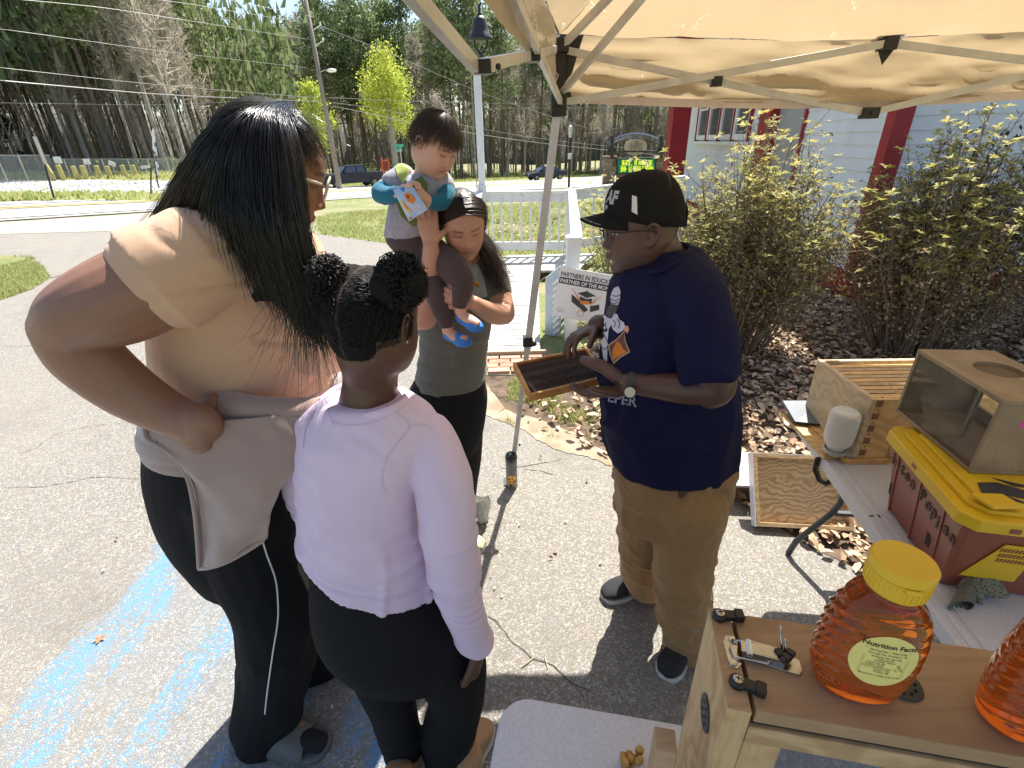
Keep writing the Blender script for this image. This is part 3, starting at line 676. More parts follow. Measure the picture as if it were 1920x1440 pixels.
f.add([r0, r1, r2, r3, ap0, ap1], [(0, 4, 5, 1), (3, 2, 5, 4), (0, 3, 4), (1, 5, 2), (0, 1, 2, 3)]); ob('roof', f, pm('brown_roof_shingle', (.09, .07, .06), (.16, .13, .11), 9, .9), bld)
YD = 7.91; ZD = .15
M_deck = pm('weathered_white_deck_paint', (.56, .55, .51), (.40, .385, .345), 9, .7, .3, 60, bdist=.002, lo=.4, hi=.7)
deck = thing('wooden_deck', (0, 5.6, 0), 'white weathered plank deck and ramp between the visitors and the bell post', 'deck')
NP = 34; y0, y1 = 4.18, 6.9
for i in range(NP):
    ya = y0+(y1-y0)*i/NP; yb = y0+(y1-y0)*(i+1)/NP-.010; ta = (ya-y0)/(y1-y0); z = .05+.10*ta; j = random.uniform(-.002, .003)
    mb = MB(); xl = -.29-.14*ta; xr = .27+.58*max(0, (ta-.55)/.45)*0+.0+.15*ta
    mb.prism([(xl+random.uniform(-.01, .01), ya, z-.03), (xr, ya, z-.03), (xr, yb, z-.03), (xl, yb, z-.03)], (0, 0, .03+j)); ob('deck_plank', mb, M_deck, deck)
ND = 16
for i in range(ND):                                
    xa = -.45+1.45*i/ND; sl_ = .28
    for (u0, u1, s0, s1) in ((6.91, 7.28, 0, sl_), (7.29, 7.95, sl_, sl_*.2)):
        pass
    mb = MB(); xb = xa+1.45/ND-.008
    mb.prism([(xa, 6.91, .12), (xb, 6.91, .12), (xb+.18, 7.42, .12), (xa+.18, 7.42, .12)], (0, 0, .03)); ob('deck_plank', mb, M_deck, deck)
    mb = MB(); mb.prism([(xa+.18, 7.43, .12), (xb+.18, 7.43, .12), (xb+.44, 7.99, .12), (xa+.44, 7.99, .12)], (0, 0, .03)); ob('deck_plank', mb, M_deck, deck)
f = MB(); f.box((.02, 4.165, .035), (.62, .03, .07)); f.bar((-.31, 4.18, .0), (-.47, 6.9, .05), .03, .1); ob('deck_frame', f, M_beam, deck)
def railing(name, label, posts, tops, bal_n, zb, parent_loc, cap=True, group=None):
    """posts: list of (x,y,ztop,w); tops: polyline of rail tops"""
    t = thing(name, parent_loc, label, 'railing', group)
    for (x, y, zt, w) in posts:
        mb = MB(); mb.box((x, y, zt/2), (w, w, zt)); mb.box((x, y, zt+.012), (w+.02, w+.02, .024)); mb.add([(x-w/2, y-w/2, zt+.024), (x+w/2, y-w/2, zt+.024), (x+w/2, y+w/2, zt+.024), (x-w/2, y+w/2, zt+.024), (x, y, zt+.06)], [(0, 1, 4), (1, 2, 4), (2, 3, 4), (3, 0, 4)]); ob('post', mb, M_white, t, bevel=.003)
    for (A, B, za, zb2), nb in zip(tops, bal_n):
        A = np.array(A, float); B = np.array(B, float)
        a = np.array([A[0], A[1], za]); b = np.array([B[0], B[1], zb2]); h = np.array([0, 0, 1.])
        mb = MB(); mb.bar(a, b, .11, .03); ob('top_rail', mb, M_white, t, bevel=.003)
        mb = MB(); mb.bar(a-h*.085, b-h*.085, .035, .12); ob('rail_board', mb, M_white, t)
        lo = .12
        mb = MB(); mb.bar((A[0], A[1], za-.80), (B[0], B[1], zb2-.80), .035, .13); ob('bottom_rail', mb, M_white, t)
        for i in range(nb):
            q = (i+.7)/(nb+.4); c = A+(B-A)*q; z = za+(zb2-za)*q; mb = MB(); mb.box((c[0], c[1]-.03, z-.43), (.035, .035, .80)); ob('baluster', mb, M_white, t)
    return t
railing('railing', 'white far railing joining the bell post to the pyramid capped post', [(.95, YD, 1.10, .11)], [((-.34, YD), (.90, YD), 1.12, 1.10)], [8], 0, (.3, YD, 0))
railing('railing', 'white side railing beside the head of the woman carrying the toddler', [(-.46, 6.3, .98, .10)], [((-.42, 7.84), (-.45, 6.3), 1.12, 1.0)], [8], 0, (-.44, 7.1, 0))
pR = PY(1140, 350, 8.4)
railing('railing', 'white ramp railing running behind the man in the cap', [(.60, 4.62, .98, .12), (2.7, 8.0, 1.22, .11)], [((.98, 7.86), (.64, 4.70), 1.10, .98), ((1.02, YD), (2.7, 8.0), 1.12, 1.26), ], [13, 9], 0, (.9, 6.4, 0))
mb = MB(); mb.bar((.70, 4.85, .22), (1.75, 5.83, .31), .06, .22); t_ = thing('ramp_edge', (1.5, 5.8, 0), 'tan timber beam edging the ramp behind the partners sign', 'beam'); ob('beam', mb, M_beam, t_); mb = MB(); mb.bar((.70, 4.85, .35), (1.75, 5.83, .44), .26, .03); ob('white_cap', mb, M_white, t_)
bp = thing('bell_post', (-.37, YD, 0), 'tall white square post carrying a black bell beside the railing', 'post'); mb = MB(); mb.box((-.37, YD, 1.37), (.10, .10, 2.74)); mb.box((-.37, YD, .56+.62), (.13, .13, .10)); ob('post', mb, M_white, bp, bevel=.004)
mb = MB(); mb.bar((-.45, YD-.02, 1.1), (-.45, YD-.02, 2.7), .012); ob('rope', mb, M_beam, bp)
bl = thing('bell', (-.32, YD, 2.74), 'black iron bell mounted on top of the white post', 'bell'); mb = MB(); zc = 3.02
mb.lathe([(.17, 0), (.165, .02), (.13, .07), (.10, .14), (.09, .22), (.06, .26), (.0, .27)], (-.30, YD, 3.02), 24); ob('bell_body', mb, M_blackm, bl, smooth=True)
mb = MB(); mb.tube([(-.30, YD, 2.74), (-.30, YD, 2.86), (-.22, YD, 2.95), (-.20, YD, 3.12), (-.30, YD, 3.33)], .014, 6); mb.tube([(-.30, YD, 2.86), (-.38, YD, 2.95), (-.40, YD, 3.12), (-.30, YD, 3.33)], .014, 6); mb.tube([(-.30, YD, 3.29), (-.30, YD, 3.40), (-.27, YD, 3.43)], [.02, .02, .01], 6); mb.tube([(-.34, YD, 2.74), (-.26, YD, 2.80), (-.34, YD, 2.88), (-.27, YD, 2.96)], .01, 5); ob('bell_bracket', mb, M_blackm, bl)
def plane_at(P, X, Y): return lambda u, v: np.array(P)+X*u+Y*v
A = PY(1051, 499, 4.47); B = PY(1168, 520, 4.36); Cc = PY(1058, 592, 4.47)
X = nrm(B-A); Wd = .60; Y = nrm(A-Cc); Y = nrm(Y-X*(X@Y)); Hh = float(np.linalg.norm(A-Cc))*1.0; Nn = np.cross(X, Y)
if Nn[1] > 0: Nn = -Nn
ps = thing('partners_sign', tuple((A+Cc)/2), 'white PARTNERS IN EDUCATION sign fixed to the ramp railing', 'sign')
mb = MB(); mb.prism([A, A+X*Wd, A+X*Wd-Y*Hh, A-Y*Hh], -Nn*.006); ob('board', mb, pm('sign_white', (.80, .80, .80), rough=.5), ps)
M_ink = pm('dark_grey_ink', (.045, .045, .05), rough=.6); M_orange = pm('orange_ink', (.75, .28, .05), rough=.6); M_inkw = pm('white_ink', (.8, .8, .8), rough=.6)
SG = A+Nn*.001
ob('lettering', text_mb('PARTNERS IN EDUCATION', .058, SG+X*.015-Y*.085, X, Y, bold=.0012, sx=.78), M_ink, ps)
mb = MB(); mb.prism([SG+X*.01-Y*.095, SG+X*.59-Y*.095, SG+X*.59-Y*.155, SG+X*.01-Y*.155], Nn*.0006); ob('ink_band', mb, M_ink, ps)
ob('lettering', text_mb('PARTNER OF THE MONTH', .05, SG+X*.02-Y*.143+Nn*.001, X, Y, bold=.001, sx=.86), M_inkw, ps)
g = lambda u, v, o=.0012: SG+X*u-Y*v+Nn*o
mb = MB(); mb.prism([g(.20, .22), g(.28, .185), g(.37, .215), g(.29, .25)], Nn*.0006); mb.prism([g(.23, .245), g(.29, .26), g(.345, .245), g(.345, .29), g(.285, .315), g(.23, .29)], Nn*.0005)
mb.prism([g(.15, .24), g(.25, .30), g(.33, .36), g(.30, .39), g(.16, .31)], Nn*.0005); mb.prism([g(.34, .32), g(.42, .29), g(.43, .34), g(.35, .38)], Nn*.0005)
mb.tube([g(.285, .19), g(.285, .17)], .0012, 4); mb.tube([g(.37, .215), g(.365, .29)], .0015, 4); mb.tube([g(.03, .41), g(.06, .385), g(.10, .40), g(.07, .42), g(.03, .41)], .001, 4); ob('emblem', mb, M_ink, ps)
mb = MB(); mb.tube([g(.14, .18), g(.24, .29), g(.29, .30)], [.0015, .008, .004], 5); mb.tube([g(.42, .21), g(.34, .30), g(.29, .30)], [.0015, .007, .004], 5); mb.prism([g(.24, .285), g(.32, .275), g(.335, .305), g(.25, .32)], Nn*.001)
mb.tube([g(.265+.03*math.cos(a), .41-.03*math.sin(a)) for a in [i*.42 for i in range(16)]], .003, 5); ob('emblem', mb, M_orange, ps)
mb = MB(); mb.tube([g(.045+.006*i, .425+.006*math.sin(i*2.4)) for i in range(12)], .0009, 4); ob('small_logo', mb, M_ink, ps)
mb = MB(); q = [PY(1023, 522, 4.75), PY(1052, 497, 4.66), PY(1052, 625, 4.66), PY(1022, 640, 4.75)]; mb.prism(q, (0, .02, 0)); sk_ = thing('ramp_skirt', tuple(q[2]), 'pale blue grey boarded skirt left of the partners sign', 'panel'); ob('panel', mb, pm('pale_blue_white_paint', (.46, .53, .58), (.56, .60, .63), 9, .6), sk_)
for i in range(9):
    mb = MB(); z = i/9; a = PY(1037, 532+z*105, 4.70); b = PY(1048, 522+z*105, 4.66); mb.bar(a+[0, -.02, 0], b+[0, -.02, 0], .02, .022); ob('slat', mb, M_white, sk_)
M_brick = N('red_brick'); _o = M_brick.new('ShaderNodeObjectInfo'); _n = M_brick.noise(M_brick.pos(), 40, 5)
M_brick.col(M_brick.mix(M_brick.ramp(_n, [(.4, 0.), (.75, .5)]), M_brick.ramp(_o.outputs['Random'], [(0, (.40, .17, .10)), (1, (.58, .33, .22))]), (.55, .42, .32))); M_brick.set(Roughness=.9); M_brick = M_brick.mat
bpth = MB(); bpth.add([(-.42, 3.78, .010), (.5, 3.78, .010), (.5, 4.16, .010), (-.42, 4.16, .010)], [(0, 1, 2, 3)]); bk = ob('brick_path', bpth, pm('joint_sand', (.3, .25, .18), (.42, .36, .27), 50, .95, coords='World'), kind='structure')
for r in range(4):
    for c in range(5):
        x = -.40+c*.2+(.1 if r % 2 else 0); y = 3.80+r*.092; mb = MB(); mb.box((x+.09, y+.04, .02+random.uniform(-.003, .003)), (.185, .082, .035), rotz(random.gauss(0, .012))); ob('brick', mb, M_brick, bk, bevel=.003)
cor = np.array(PY(1047, 192, 2.3)); ctop = np.array(PY(1068, 92, 2.3)); base = PZ(957, 905); base = np.array([base[0], base[1], 0])
ex = nrm([.998, -.055, 0]); ey = nrm([-.272, -1.25, 0]); Lx = 2.50; Ly = 2.45; ZT = 2.12; ZS = cor[2]
can = thing('pop_up_canopy', (cor[0]+1.1, cor[1]-1.2, 0), 'beige pop up canopy with white folding frame over the man and the tables', 'canopy')
def C3(u, v, z): p = cor+ex*u+ey*v; return np.array([p[0], p[1], z])
def fab_mat():
    m = N('tan_canopy_fabric'); p = m.pos(kind='World'); n1 = m.noise(p, 5, 6, .6, .5); m2 = m.new('ShaderNodeMapping'); m2.inputs['Scale'].default_value = (1, 3.5, 4.5); m.l(p, m2.inputs[0]); n2 = m.noise(m2.outputs[0], 2.2, 5, .6, .8)
    c = m.mix(m.ramp(n1, [(.3, 0.), (.75, 1.)]), (.45, .35, .215), (.49, .39, .245)); m.col(c); m.set(Roughness=.7); m.b.inputs['Specular IOR Level'].default_value = .2
    bn = m.bump(n2, .35, .03)
    t = m.new('ShaderNodeBsdfTranslucent'); m.l(m.mix(.5, c, (.66, .49, .28)), t.inputs[0]); mx = m.new('ShaderNodeMixShader'); mx.inputs[0].default_value = .36
    m.l(m.b.outputs[0], mx.inputs[1]); m.l(t.outputs[0], mx.inputs[2]); 
    h = m.vor(p, 26, 'DISTANCE_TO_EDGE'); hn = m.noise(p, 3.0, 5, .7); k = m.math('MULTIPLY', m.ramp(h, [(.0, 1.), (.022, 0.)]), m.ramp(hn, [(.60, 0.), (.68, 1.)]))
    t2 = m.new('ShaderNodeBsdfTranslucent'); t2.inputs[0].default_value = (1, .9, .7, 1); mx2 = m.new('ShaderNodeMixShader'); m.l(k, mx2.inputs[0]); m.l(mx.outputs[0], mx2.inputs[1]); m.l(t2.outputs[0], mx2.inputs[2]); m.l(mx2.outputs[0], m.out.inputs[0]); return m.mat
M_fab = fab_mat()
peak = C3(Lx/2, Ly/2, 2.95)
def surf(fn, nu, nv):
    mb = MB(); vs = [fn(i/nu, j/nv) for j in range(nv+1) for i in range(nu+1)]; mb.add(vs, [(j*(nu+1)+i, j*(nu+1)+i+1, (j+1)*(nu+1)+i+1, (j+1)*(nu+1)+i) for j in range(nv) for i in range(nu)]); return mb
def wr(p, a=.012):
    v = Vector((p[0]*2.3, p[1]*6, p[2]*6)); return a*mnoise.noise(v)+a*.6*mnoise.noise(Vector((p[0]*5, p[1]*17, p[2]*15)))+a*.35*mnoise.noise(Vector((p[0]*13, p[1]*31, p[2]*29)))
EZ = ZT+.05
def panel(A, B, up=-.05):
    A, B = np.array(A), np.array(B); n = nrm(np.cross(B-A, peak-A))
    def fn(u, v):
        e = A+(B-A)*u; p = e+(peak-e)*v; sag = -.10*math.sin(PI*v)*math.sin(PI*u)+up*math.sin(PI*u)*(1-v)
        p = p+np.array([0, 0, sag]); return p+n*wr(p, .016)*(1-v*.5)
    return surf(fn, 70, 46)
cs = [C3(0, 0, EZ), C3(Lx, 0, EZ), C3(Lx, Ly, EZ), C3(0, Ly, EZ)]
for a, b in ((0, 1), (1, 2), (2, 3), (3, 0)): ob('roof_panel', panel(cs[a], cs[b], .06 if a == 3 else -.05), M_fab, can, smooth=True)
def val(A, B, out, drop, up=.05):
    A, B = np.array(A), np.array(B)
    def fn(u, v):
        p = A+(B-A)*u; s = up*math.sin(PI*u); kk = 1 if up > 0 else .25; p = p+np.array([0, 0, -drop*v-s])+out*(.03*math.sin(PI*v)+.02)*kk; return p+out*wr(p+np.array([0, v, 0]), .02)*(1+v)*kk
    return surf(fn, 80, 12)
VD = .21
for a, b, o in ((0, 1, -ey), (1, 2, ex), (2, 3, ey), (3, 0, -ex)): ob('valance', val(cs[a], cs[b], o, VD, -.075 if a == 3 else .05), M_fab, can, smooth=True)
M_hem = pm('pale_hem', (.62, .52, .50), (.7, .6, .58), 20, .7)
for a, b, o in ((0, 1, -ey),):
    A, B = cs[a], cs[b]; mb = surf(lambda u, v: A+(B-A)*u+np.array([0, 0, -VD+(.06 if a == 3 else -.05)*math.sin(PI*u)-.03*(v-.3)])+o*.024, 40, 1); ob('hem', mb, M_hem, can)
def legb(name, a, b, w, par, mat=None, h=None): mb = MB(); mb.bar(a, b, w, h or w); return ob(name, mb, mat or M_alu, par, bevel=.002)
mid = base+(cor-base)*.45
legb('leg', base, mid, .026, can); L2 = legb('leg', mid-(cor-base)*.02, cor, .034, can)
for u, v in ((Lx, 0), (Lx, Ly), (0, Ly)):
    P = C3(u, v, ZS); Q = np.array([P[0]+(.12 if u else -.12), P[1]-.0, 0]); legb('leg', Q, P, .032, can)
mb = MB(); mb.box(mid+np.array([0, 0, .02]), (.05, .05, .05)); mb.ell(mid+np.array([.03, -.01, .01]), (.016, .016, .016), 10, 6); ob('leg_clamp', mb, M_black, can, bevel=.004)
mb = MB(); mb.box((base[0], base[1], .006), (.075, .075, .012)); ob('foot_plate', mb, M_blackm, can)
for u, v in ((0, 0), (Lx, 0), (Lx, Ly), (0, Ly)):
    mb = MB(); mb.box(C3(u, v, ZS-.01), (.062, .062, .085)); mb.box(C3(u, v, ZS+.01)+ex*.035, (.03, .034, .05)); mb.box(C3(u, v, ZS+.01)+ey*.035, (.034, .03, .05)); ob('slider', mb, M_black, can, bevel=.004)
    mb = MB(); mb.box(C3(u, v, (ZS+ZT)/2+.02)+ex*.006, (.036, .036, ZT-ZS+.04)); ob('corner_bracket', mb, M_black, can, bevel=.003)
    mb = MB(); mb.box(C3(u, v, ZT+.01), (.07, .07, .05)); ob('corner_cap', mb, M_black, can, bevel=.004)
mb = MB(); mb.prism([C3(-.02, -.02, ZS+.02), C3(.0, -.03, ZT+.05), C3(.10, -.02, ZT+.07), C3(.05, -.02, ZS+.1)], ey*.01); ob('fastening_flap', mb, M_black, can)
mb = MB(); mb.tube([C3(-.02, .02, ZT), C3(-.03, .03, ZT-.06), C3(-.0, .03, ZT-.09), C3(-.02, .03, ZT-.14)], .003, 5); ob('strap_end', mb, M_hem, can)
def truss(P, d, L, side, lift=0.):
    """two crossing pairs between neighbouring corners"""
    c = lambda u, z, o=0.: np.array([P[0]+d[0]*u, P[1]+d[1]*u, z])+side*o
    H = L/2; zt, zb = ZT-.005, ZS; mt, mbt = ZT-.02+lift*.5, ZS-.07+lift; w = .016; hh = .026
    for (u0, z0, u1, z1, o) in ((.03, zt, H, mbt, .012), (.03, zb, H, mt, -.012), (L-.03, zt, H, mbt, .012), (L-.03, zb, H, mt, -.012)):
        mb = MB(); mb.bar(c(u0, z0, o), c(u1, z1, o), w, hh); ob('truss_bar', mb, M_alu, can, bevel=.002)
    for u in (H/2, L-H/2):
        mb = MB(); mb.box(c(u, (zt+mbt)/2+.002), (.035, .045, .035)); ob('cross_joint', mb, M_black, can, bevel=.003)
    mb = MB(); kk = .6 if lift else 1; mb.box(c(H, mbt), (.055*kk, .05*kk, .04*kk)); mb.ell(c(H, mbt)-side*.03, .006, 8, 5); ob('lower_joint', mb, M_black, can, bevel=.004)
    mb = MB(); mb.box(c(H, mt), (.05, .05, .045)); mb.prism([c(H-.045, mt+.055), c(H+.05, mt+.06), c(H+.065, mt+.035, .05), c(H-.055, mt+.03, .05)], (0, 0, .004)); mb.add([c(H-.03, mt-.02), c(H+.03, mt-.02), c(H, mt-.02, .03), c(H, mt-.07)], [(0, 1, 3), (1, 2, 3), (2, 0, 3), (0, 2, 1)]); ob('upper_joint', mb, M_black, can)
truss(C3(0, 0, 0), ex, Lx, -ey); truss(C3(0, 0, 0), ey, Ly, -ex, .06); truss(C3(Lx, 0, 0), ey, Ly, ex); truss(C3(0, Ly, 0), ex, Lx, ey)
pk = peak-np.array([0, 0, .06]); lowpk = pk-np.array([0, 0, .42])
mb = MB(); mb.bar(lowpk-np.array([0, 0, .05]), pk, .035); ob('centre_pole', mb, M_alu, can)
for u, v in ((0, 0), (Lx, 0), (Lx, Ly), (0, Ly)):
    A = C3(u, v, ZT+.0); legb('roof_rafter', A, pk, .018, can, h=.026); B = C3(u, v, ZS+.02); q = B+(lowpk-B)*.5
    legb('roof_strut', B, A+(pk-A)*.52-np.array([0, 0, .02]), .016, can, h=.026)
M_navy = pm('dark_blue_car_paint', (.008, .012, .022), rough=.3, spec=.35); M_navy.node_tree.nodes['Principled BSDF'].inputs['Coat Weight'].default_value = .25
M_tyre = pm('tyre_rubber', (.02, .02, .02), rough=.85); M_rim = pm('alloy_rim', (.55, .52, .48), rough=.3, metal=.9); M_lamp = pm('headlamp_glass', (.75, .78, .8), rough=.1); M_grille = pm('chrome_grille', (.55, .57, .62), rough=.2, metal=.9)
def vehicle(name, P, head, label, cat, L, Wd, prof_low, cab, wheels, wr_, pick=False):
    """side outlines (x along the body, z up); nose towards +x"""
    t = thing(name, tuple(P), label, cat); f = np.array([math.cos(head), math.sin(head), 0]); s_ = np.array([-f[1], f[0], 0])
    g = lambda x, y, z: np.array(P)+f*x+s_*y+np.array([0, 0, z])
    def loft(profile, w0, w1, zlo, zhi, name, mat, bevel=.04):
        mb = MB(); vs = []; n = len(profile)
        for sd_ in (-1, 1):
            for x, z in profile: k = (z-zlo)/(zhi-zlo); vs.append(g(x, sd_*(w0+(w1-w0)*max(0, min(1, k)))/2, z))
        mb.add(vs, [tuple(range(n)), tuple(range(2*n-1, n-1, -1))]+[(i, n+i, n+(i+1) % n, (i+1) % n) for i in range(n)]); o = ob(name, mb, mat, t, bevel=bevel)
        bm = bmesh.new(); bm.from_mesh(o.data); bmesh.ops.recalc_face_normals(bm, faces=bm.faces); bm.to_mesh(o.data); bm.free(); return o
    body = loft(prof_low, Wd, Wd*.95, .3, prof_low[1][1], 'body', M_navy)
    zl, zh = cab[0][1], max(z for x, z in cab); cb = loft(cab, Wd*.93, Wd*.72, zl, zh, 'cabin', M_navy)
    def cw(z): return (Wd*.93+(Wd*.72-Wd*.93)*(z-zl)/(zh-zl))/2
    x0, x1, x2, x3 = cab[0][0], cab[1][0], cab[2][0], cab[3][0]
    za, zb = zl+.06, zh-.1
    lx = lambda xa, xb, z: xa+(xb-xa)*(z-zl)/(zh-zl)
    for sd_ in (-1, 1):
        m1 = (x1+x2)/2
        for u0, u1, v0, v1, nm in ((lx(x0, x1, za)-.22, m1+.06, lx(x0, x1, zb)-.14, m1+.06, 'side_window'), (m1-.06, lx(x3, x2, za)+.25, m1-.06, lx(x3, x2, zb)+.14, 'side_window')):
            mb = MB(); mb.prism([g(u0, sd_*(cw(za)+.004), za), g(u1, sd_*(cw(za)+.004), za), g(v1, sd_*(cw(zb)+.004), zb), g(v0, sd_*(cw(zb)+.004), zb)], s_*sd_*.012); ob(nm, mb, M_glass, t)
        mb = MB(); mb.box(g(lx(x0, x1, za)-.28, sd_*(Wd/2+.12), zl+.10), (.12, .22, .16), rotz(head)); ob('mirror', mb, M_navy, t)
    for (xa, xb, nm) in ((x0, x1, 'windscreen'), (x3, x2, 'rear_window')):
        sg = 1 if nm == 'windscreen' else -1
        mb = MB(); mb.prism([g(lx(xa, xb, za)+sg*.012, -cw(za)*.92, za), g(lx(xa, xb, za)+sg*.012, cw(za)*.92, za), g(lx(xa, xb, zb)+sg*.012, cw(zb)*.92, zb), g(lx(xa, xb, zb)+sg*.012, -cw(zb)*.92, zb)], f*sg*.01); ob(nm, mb, pm('windscreen_glass', (.09, .13, .22), rough=.08, spec=.8), t)
    for x in wheels:
        for sd_ in (-1, 1):
            c = g(x, sd_*(Wd/2-.10), wr_); w = MB(); w.lathe([(wr_*.6, -.12), (wr_*.97, -.11), (wr_, -.06), (wr_, .06), (wr_*.97, .11), (wr_*.6, .12)], c, 24, axis=s_*sd_); wo = thing('wheel', (0, 0, 0), None, None); wo.parent = t; ORG[wo.name] = ORG[t.name]
            ob('tyre', w, M_tyre, wo); r_ = MB(); r_.lathe([(wr_*.62, .10), (wr_*.60, .125), (wr_*.5, .10), (wr_*.15, .10), (0, .11)], c, 20, axis=s_*sd_)
            for q in range(6): a = q*PI/3; d = f*math.cos(a)+np.array([0, 0, 1])*math.sin(a); r_.bar(c+s_*sd_*.12+d*wr_*.1, c+s_*sd_*.12+d*wr_*.56, .06, .03)
            ob('rim', r_, M_rim, wo)
            a_ = MB(); a_.tube([g(x+math.cos(q)*wr_*1.16, sd_*(Wd/2-.01), wr_+math.sin(q)*wr_*1.16) for q in [i*PI/10 for i in range(11)]], .06, 6); ob('wheel_arch', a_, M_black, t)
    xn = L/2
    return t, g
P = GR(628, 352); tt_ = thing
hd = math.radians(-142)
pk_, g = vehicle('pickup_truck', np.array([P[0]+1.95, P[1]-.8, tz(P[0], P[1])+.03]), hd, 'dark navy pickup truck driving on the road behind the toddler', 'pickup truck', 5.8, 2.0,
    [(2.9, .55), (2.88, 1.16), (1.35, 1.28), (-2.85, 1.30), (-2.9, .6), (-2.2, .45), (2.4, .42)], [(1.30, 1.27), (.62, 1.92), (-1.05, 1.92), (-1.25, 1.28)], (1.85, -1.75), .41)
mb = MB(); mb.box(g(2.91, 0, .98), (.04, 1.1, .28), rotz(hd)); ob('grille', mb, M_grille, pk_)
for s_ in (-1, 1): mb = MB(); mb.box(g(2.86, s_*.78, .98), (.10, .34, .26), rotz(hd)); ob('headlight', mb, M_lamp, pk_)
mb = MB(); mb.box(g(2.93, 0, .62), (.16, 1.9, .26), rotz(hd)); ob('front_bumper', mb, M_black, pk_, bevel=.03)
for s_ in (-1, 1): mb = MB(); mb.box(g(3.02, s_*.62, .64), (.03, .16, .12), rotz(hd)); ob('fog_lamp', mb, M_lamp, pk_)
mb = MB(); mb.box(g(3.02, 0, .60), (.02, .36, .14), rotz(hd)); ob('number_plate', mb, M_white, pk_)
P = GR(1022, 338); hd = math.radians(-160)
sd_, g = vehicle('sedan_car', np.array([P[0], P[1], P[2]+.03]), hd, 'small dark blue sedan far down the road beside the canopy leg', 'car', 4.7, 1.8,
    [(2.3, .45), (2.25, .78), (1.0, .95), (-1.7, 1.0), (-2.3, .92), (-2.3, .45), (0, .28)], [(1.15, .94), (.35, 1.42), (-.85, 1.42), (-1.75, 1.0)], (1.4, -1.4), .33)
for s_ in (-1, 1): mb = MB(); mb.box(g(2.25, s_*.62, .68), (.08, .34, .12), rotz(hd)); ob('headlight', mb, M_lamp, sd_)
mb = MB(); mb.box(g(2.31, 0, .62), (.04, .7, .14), rotz(hd)); ob('grille', mb, M_black, sd_)
D = 22.; S0 = at(1144, 345, D); S0[2] = tz(S0[0], S0[1]); sx_ = nrm(np.array([S0[1], -S0[0], 0])); sx_ = nrm(sx_+np.array([0, .1, 0])); sn = nrm(np.array([-sx_[1], sx_[0], 0])); sn = -sn if sn[1] > 0 else sn
def zpx(px, py): T = at(px, py, D); return T[2]
mpx = D*math.cos(.45)/FPX*1.25
def m3(px, py, o=0.):
    d = ray(px, py); n = sn; t = ((S0-C_)@n)/(d@n); return C_+d*t+sn*o
ms = thing('school_sign', tuple(S0), 'stone pillared HIRAM ROSENWALD SCHOOL MUSEUM sign with message board by the road', 'sign')
M_stone = N('stacked_stone'); _o = M_stone.new('ShaderNodeObjectInfo'); _n = M_stone.noise(M_stone.pos(), 9, 5); M_stone.col(M_stone.mix(M_stone.ramp(_n, [(.4, 0.), (.7, .5)]), M_stone.ramp(_o.outputs['Random'], [(0, (.17, .12, .09)), (.5, (.30, .23, .18)), (1, (.42, .35, .29))]), (.12, .09, .07))); M_stone.set(Roughness=.95); M_stone = M_stone.mat
def pillar(xa, xb, yt):
    A, B = m3(xa, 300), m3(xb, 300); Wp = float(np.linalg.norm((B-A)[:2])); zt = m3(xa, yt)[2]; z = S0[2]; r = 0; base = np.array([A[0], A[1], 0])
    pl_ = MB(); pl_.prism([base-sn*.05+sx_*.03, base+sx_*(Wp-.03)-sn*.05, base+sx_*(Wp-.03)-sn*(Wp*.8), base+sx_*.03-sn*Wp*.8], (0, 0, 0.001)); 
    while z < zt-.02:
        h = random.uniform(.10, .17); h = min(h, zt-z); x = 0
        while x < Wp-.02:
            w = min(random.uniform(.18, .4), Wp-x); 
            if Wp-x-w < .08: w = Wp-x
            mb = MB(); o = random.uniform(0, .03); mb.prism([base+sx_*(x+.005)+sn*o+[0, 0, z], base+sx_*(x+w-.005)+sn*o+[0, 0, z], base+sx_*(x+w-.005)-sn*.5+[0, 0, z], base+sx_*(x+.005)-sn*.5+[0, 0, z]], (0, 0, h-.008)); ob('stone', mb, M_stone, ms); x += w
        z += h
    mb = MB(); mb.prism([base-sx_*.05+sn*.06+[0, 0, zt], base+sx_*(Wp+.05)+sn*.06+[0, 0, zt], base+sx_*(Wp+.05)-sn*.55+[0, 0, zt], base-sx_*.05-sn*.55+[0, 0, zt]], (0, 0, .06)); ob('cap_stone', mb, M_stone, ms)
pillar(1133, 1155, 296); pillar(1231, 1253, 296)
A, B = m3(1155, 327), m3(1231, 327); zt = m3(1190, 296)[2]
mb = MB(); mb.prism([A+[0, 0, 0], B+[0, 0, A[2]-B[2]], B+[0, 0, A[2]-B[2]]-sn*.3, A-sn*.3], (0, 0, zt-A[2])); ob('message_board', mb, pm('black_board_frame', (.02, .025, .02), rough=.4), ms)
M_led = N('led_green'); M_led.col((.01, .16, .08)); M_led.set(Roughness=.4, Emission_Color=(.01, .30, .15, 1), Emission_Strength=.08); M_led = M_led.mat
M_ledy = N('led_yellow'); M_ledy.col((.5, .6, .02)); M_ledy.set(Emission_Color=(.75, .9, .05, 1), Emission_Strength=.35); M_ledy = M_ledy.mat
mb = MB(); mb.prism([m3(1158, 325, .01), m3(1228, 323, .01), m3(1228, 297.5, .01), m3(1158, 299, .01)], sn*.01); ob('led_panel', mb, M_led, ms)
sz = float(m3(1190, 299)[2]-m3(1190, 313)[2])
rl = random.Random(4); mb = MB()
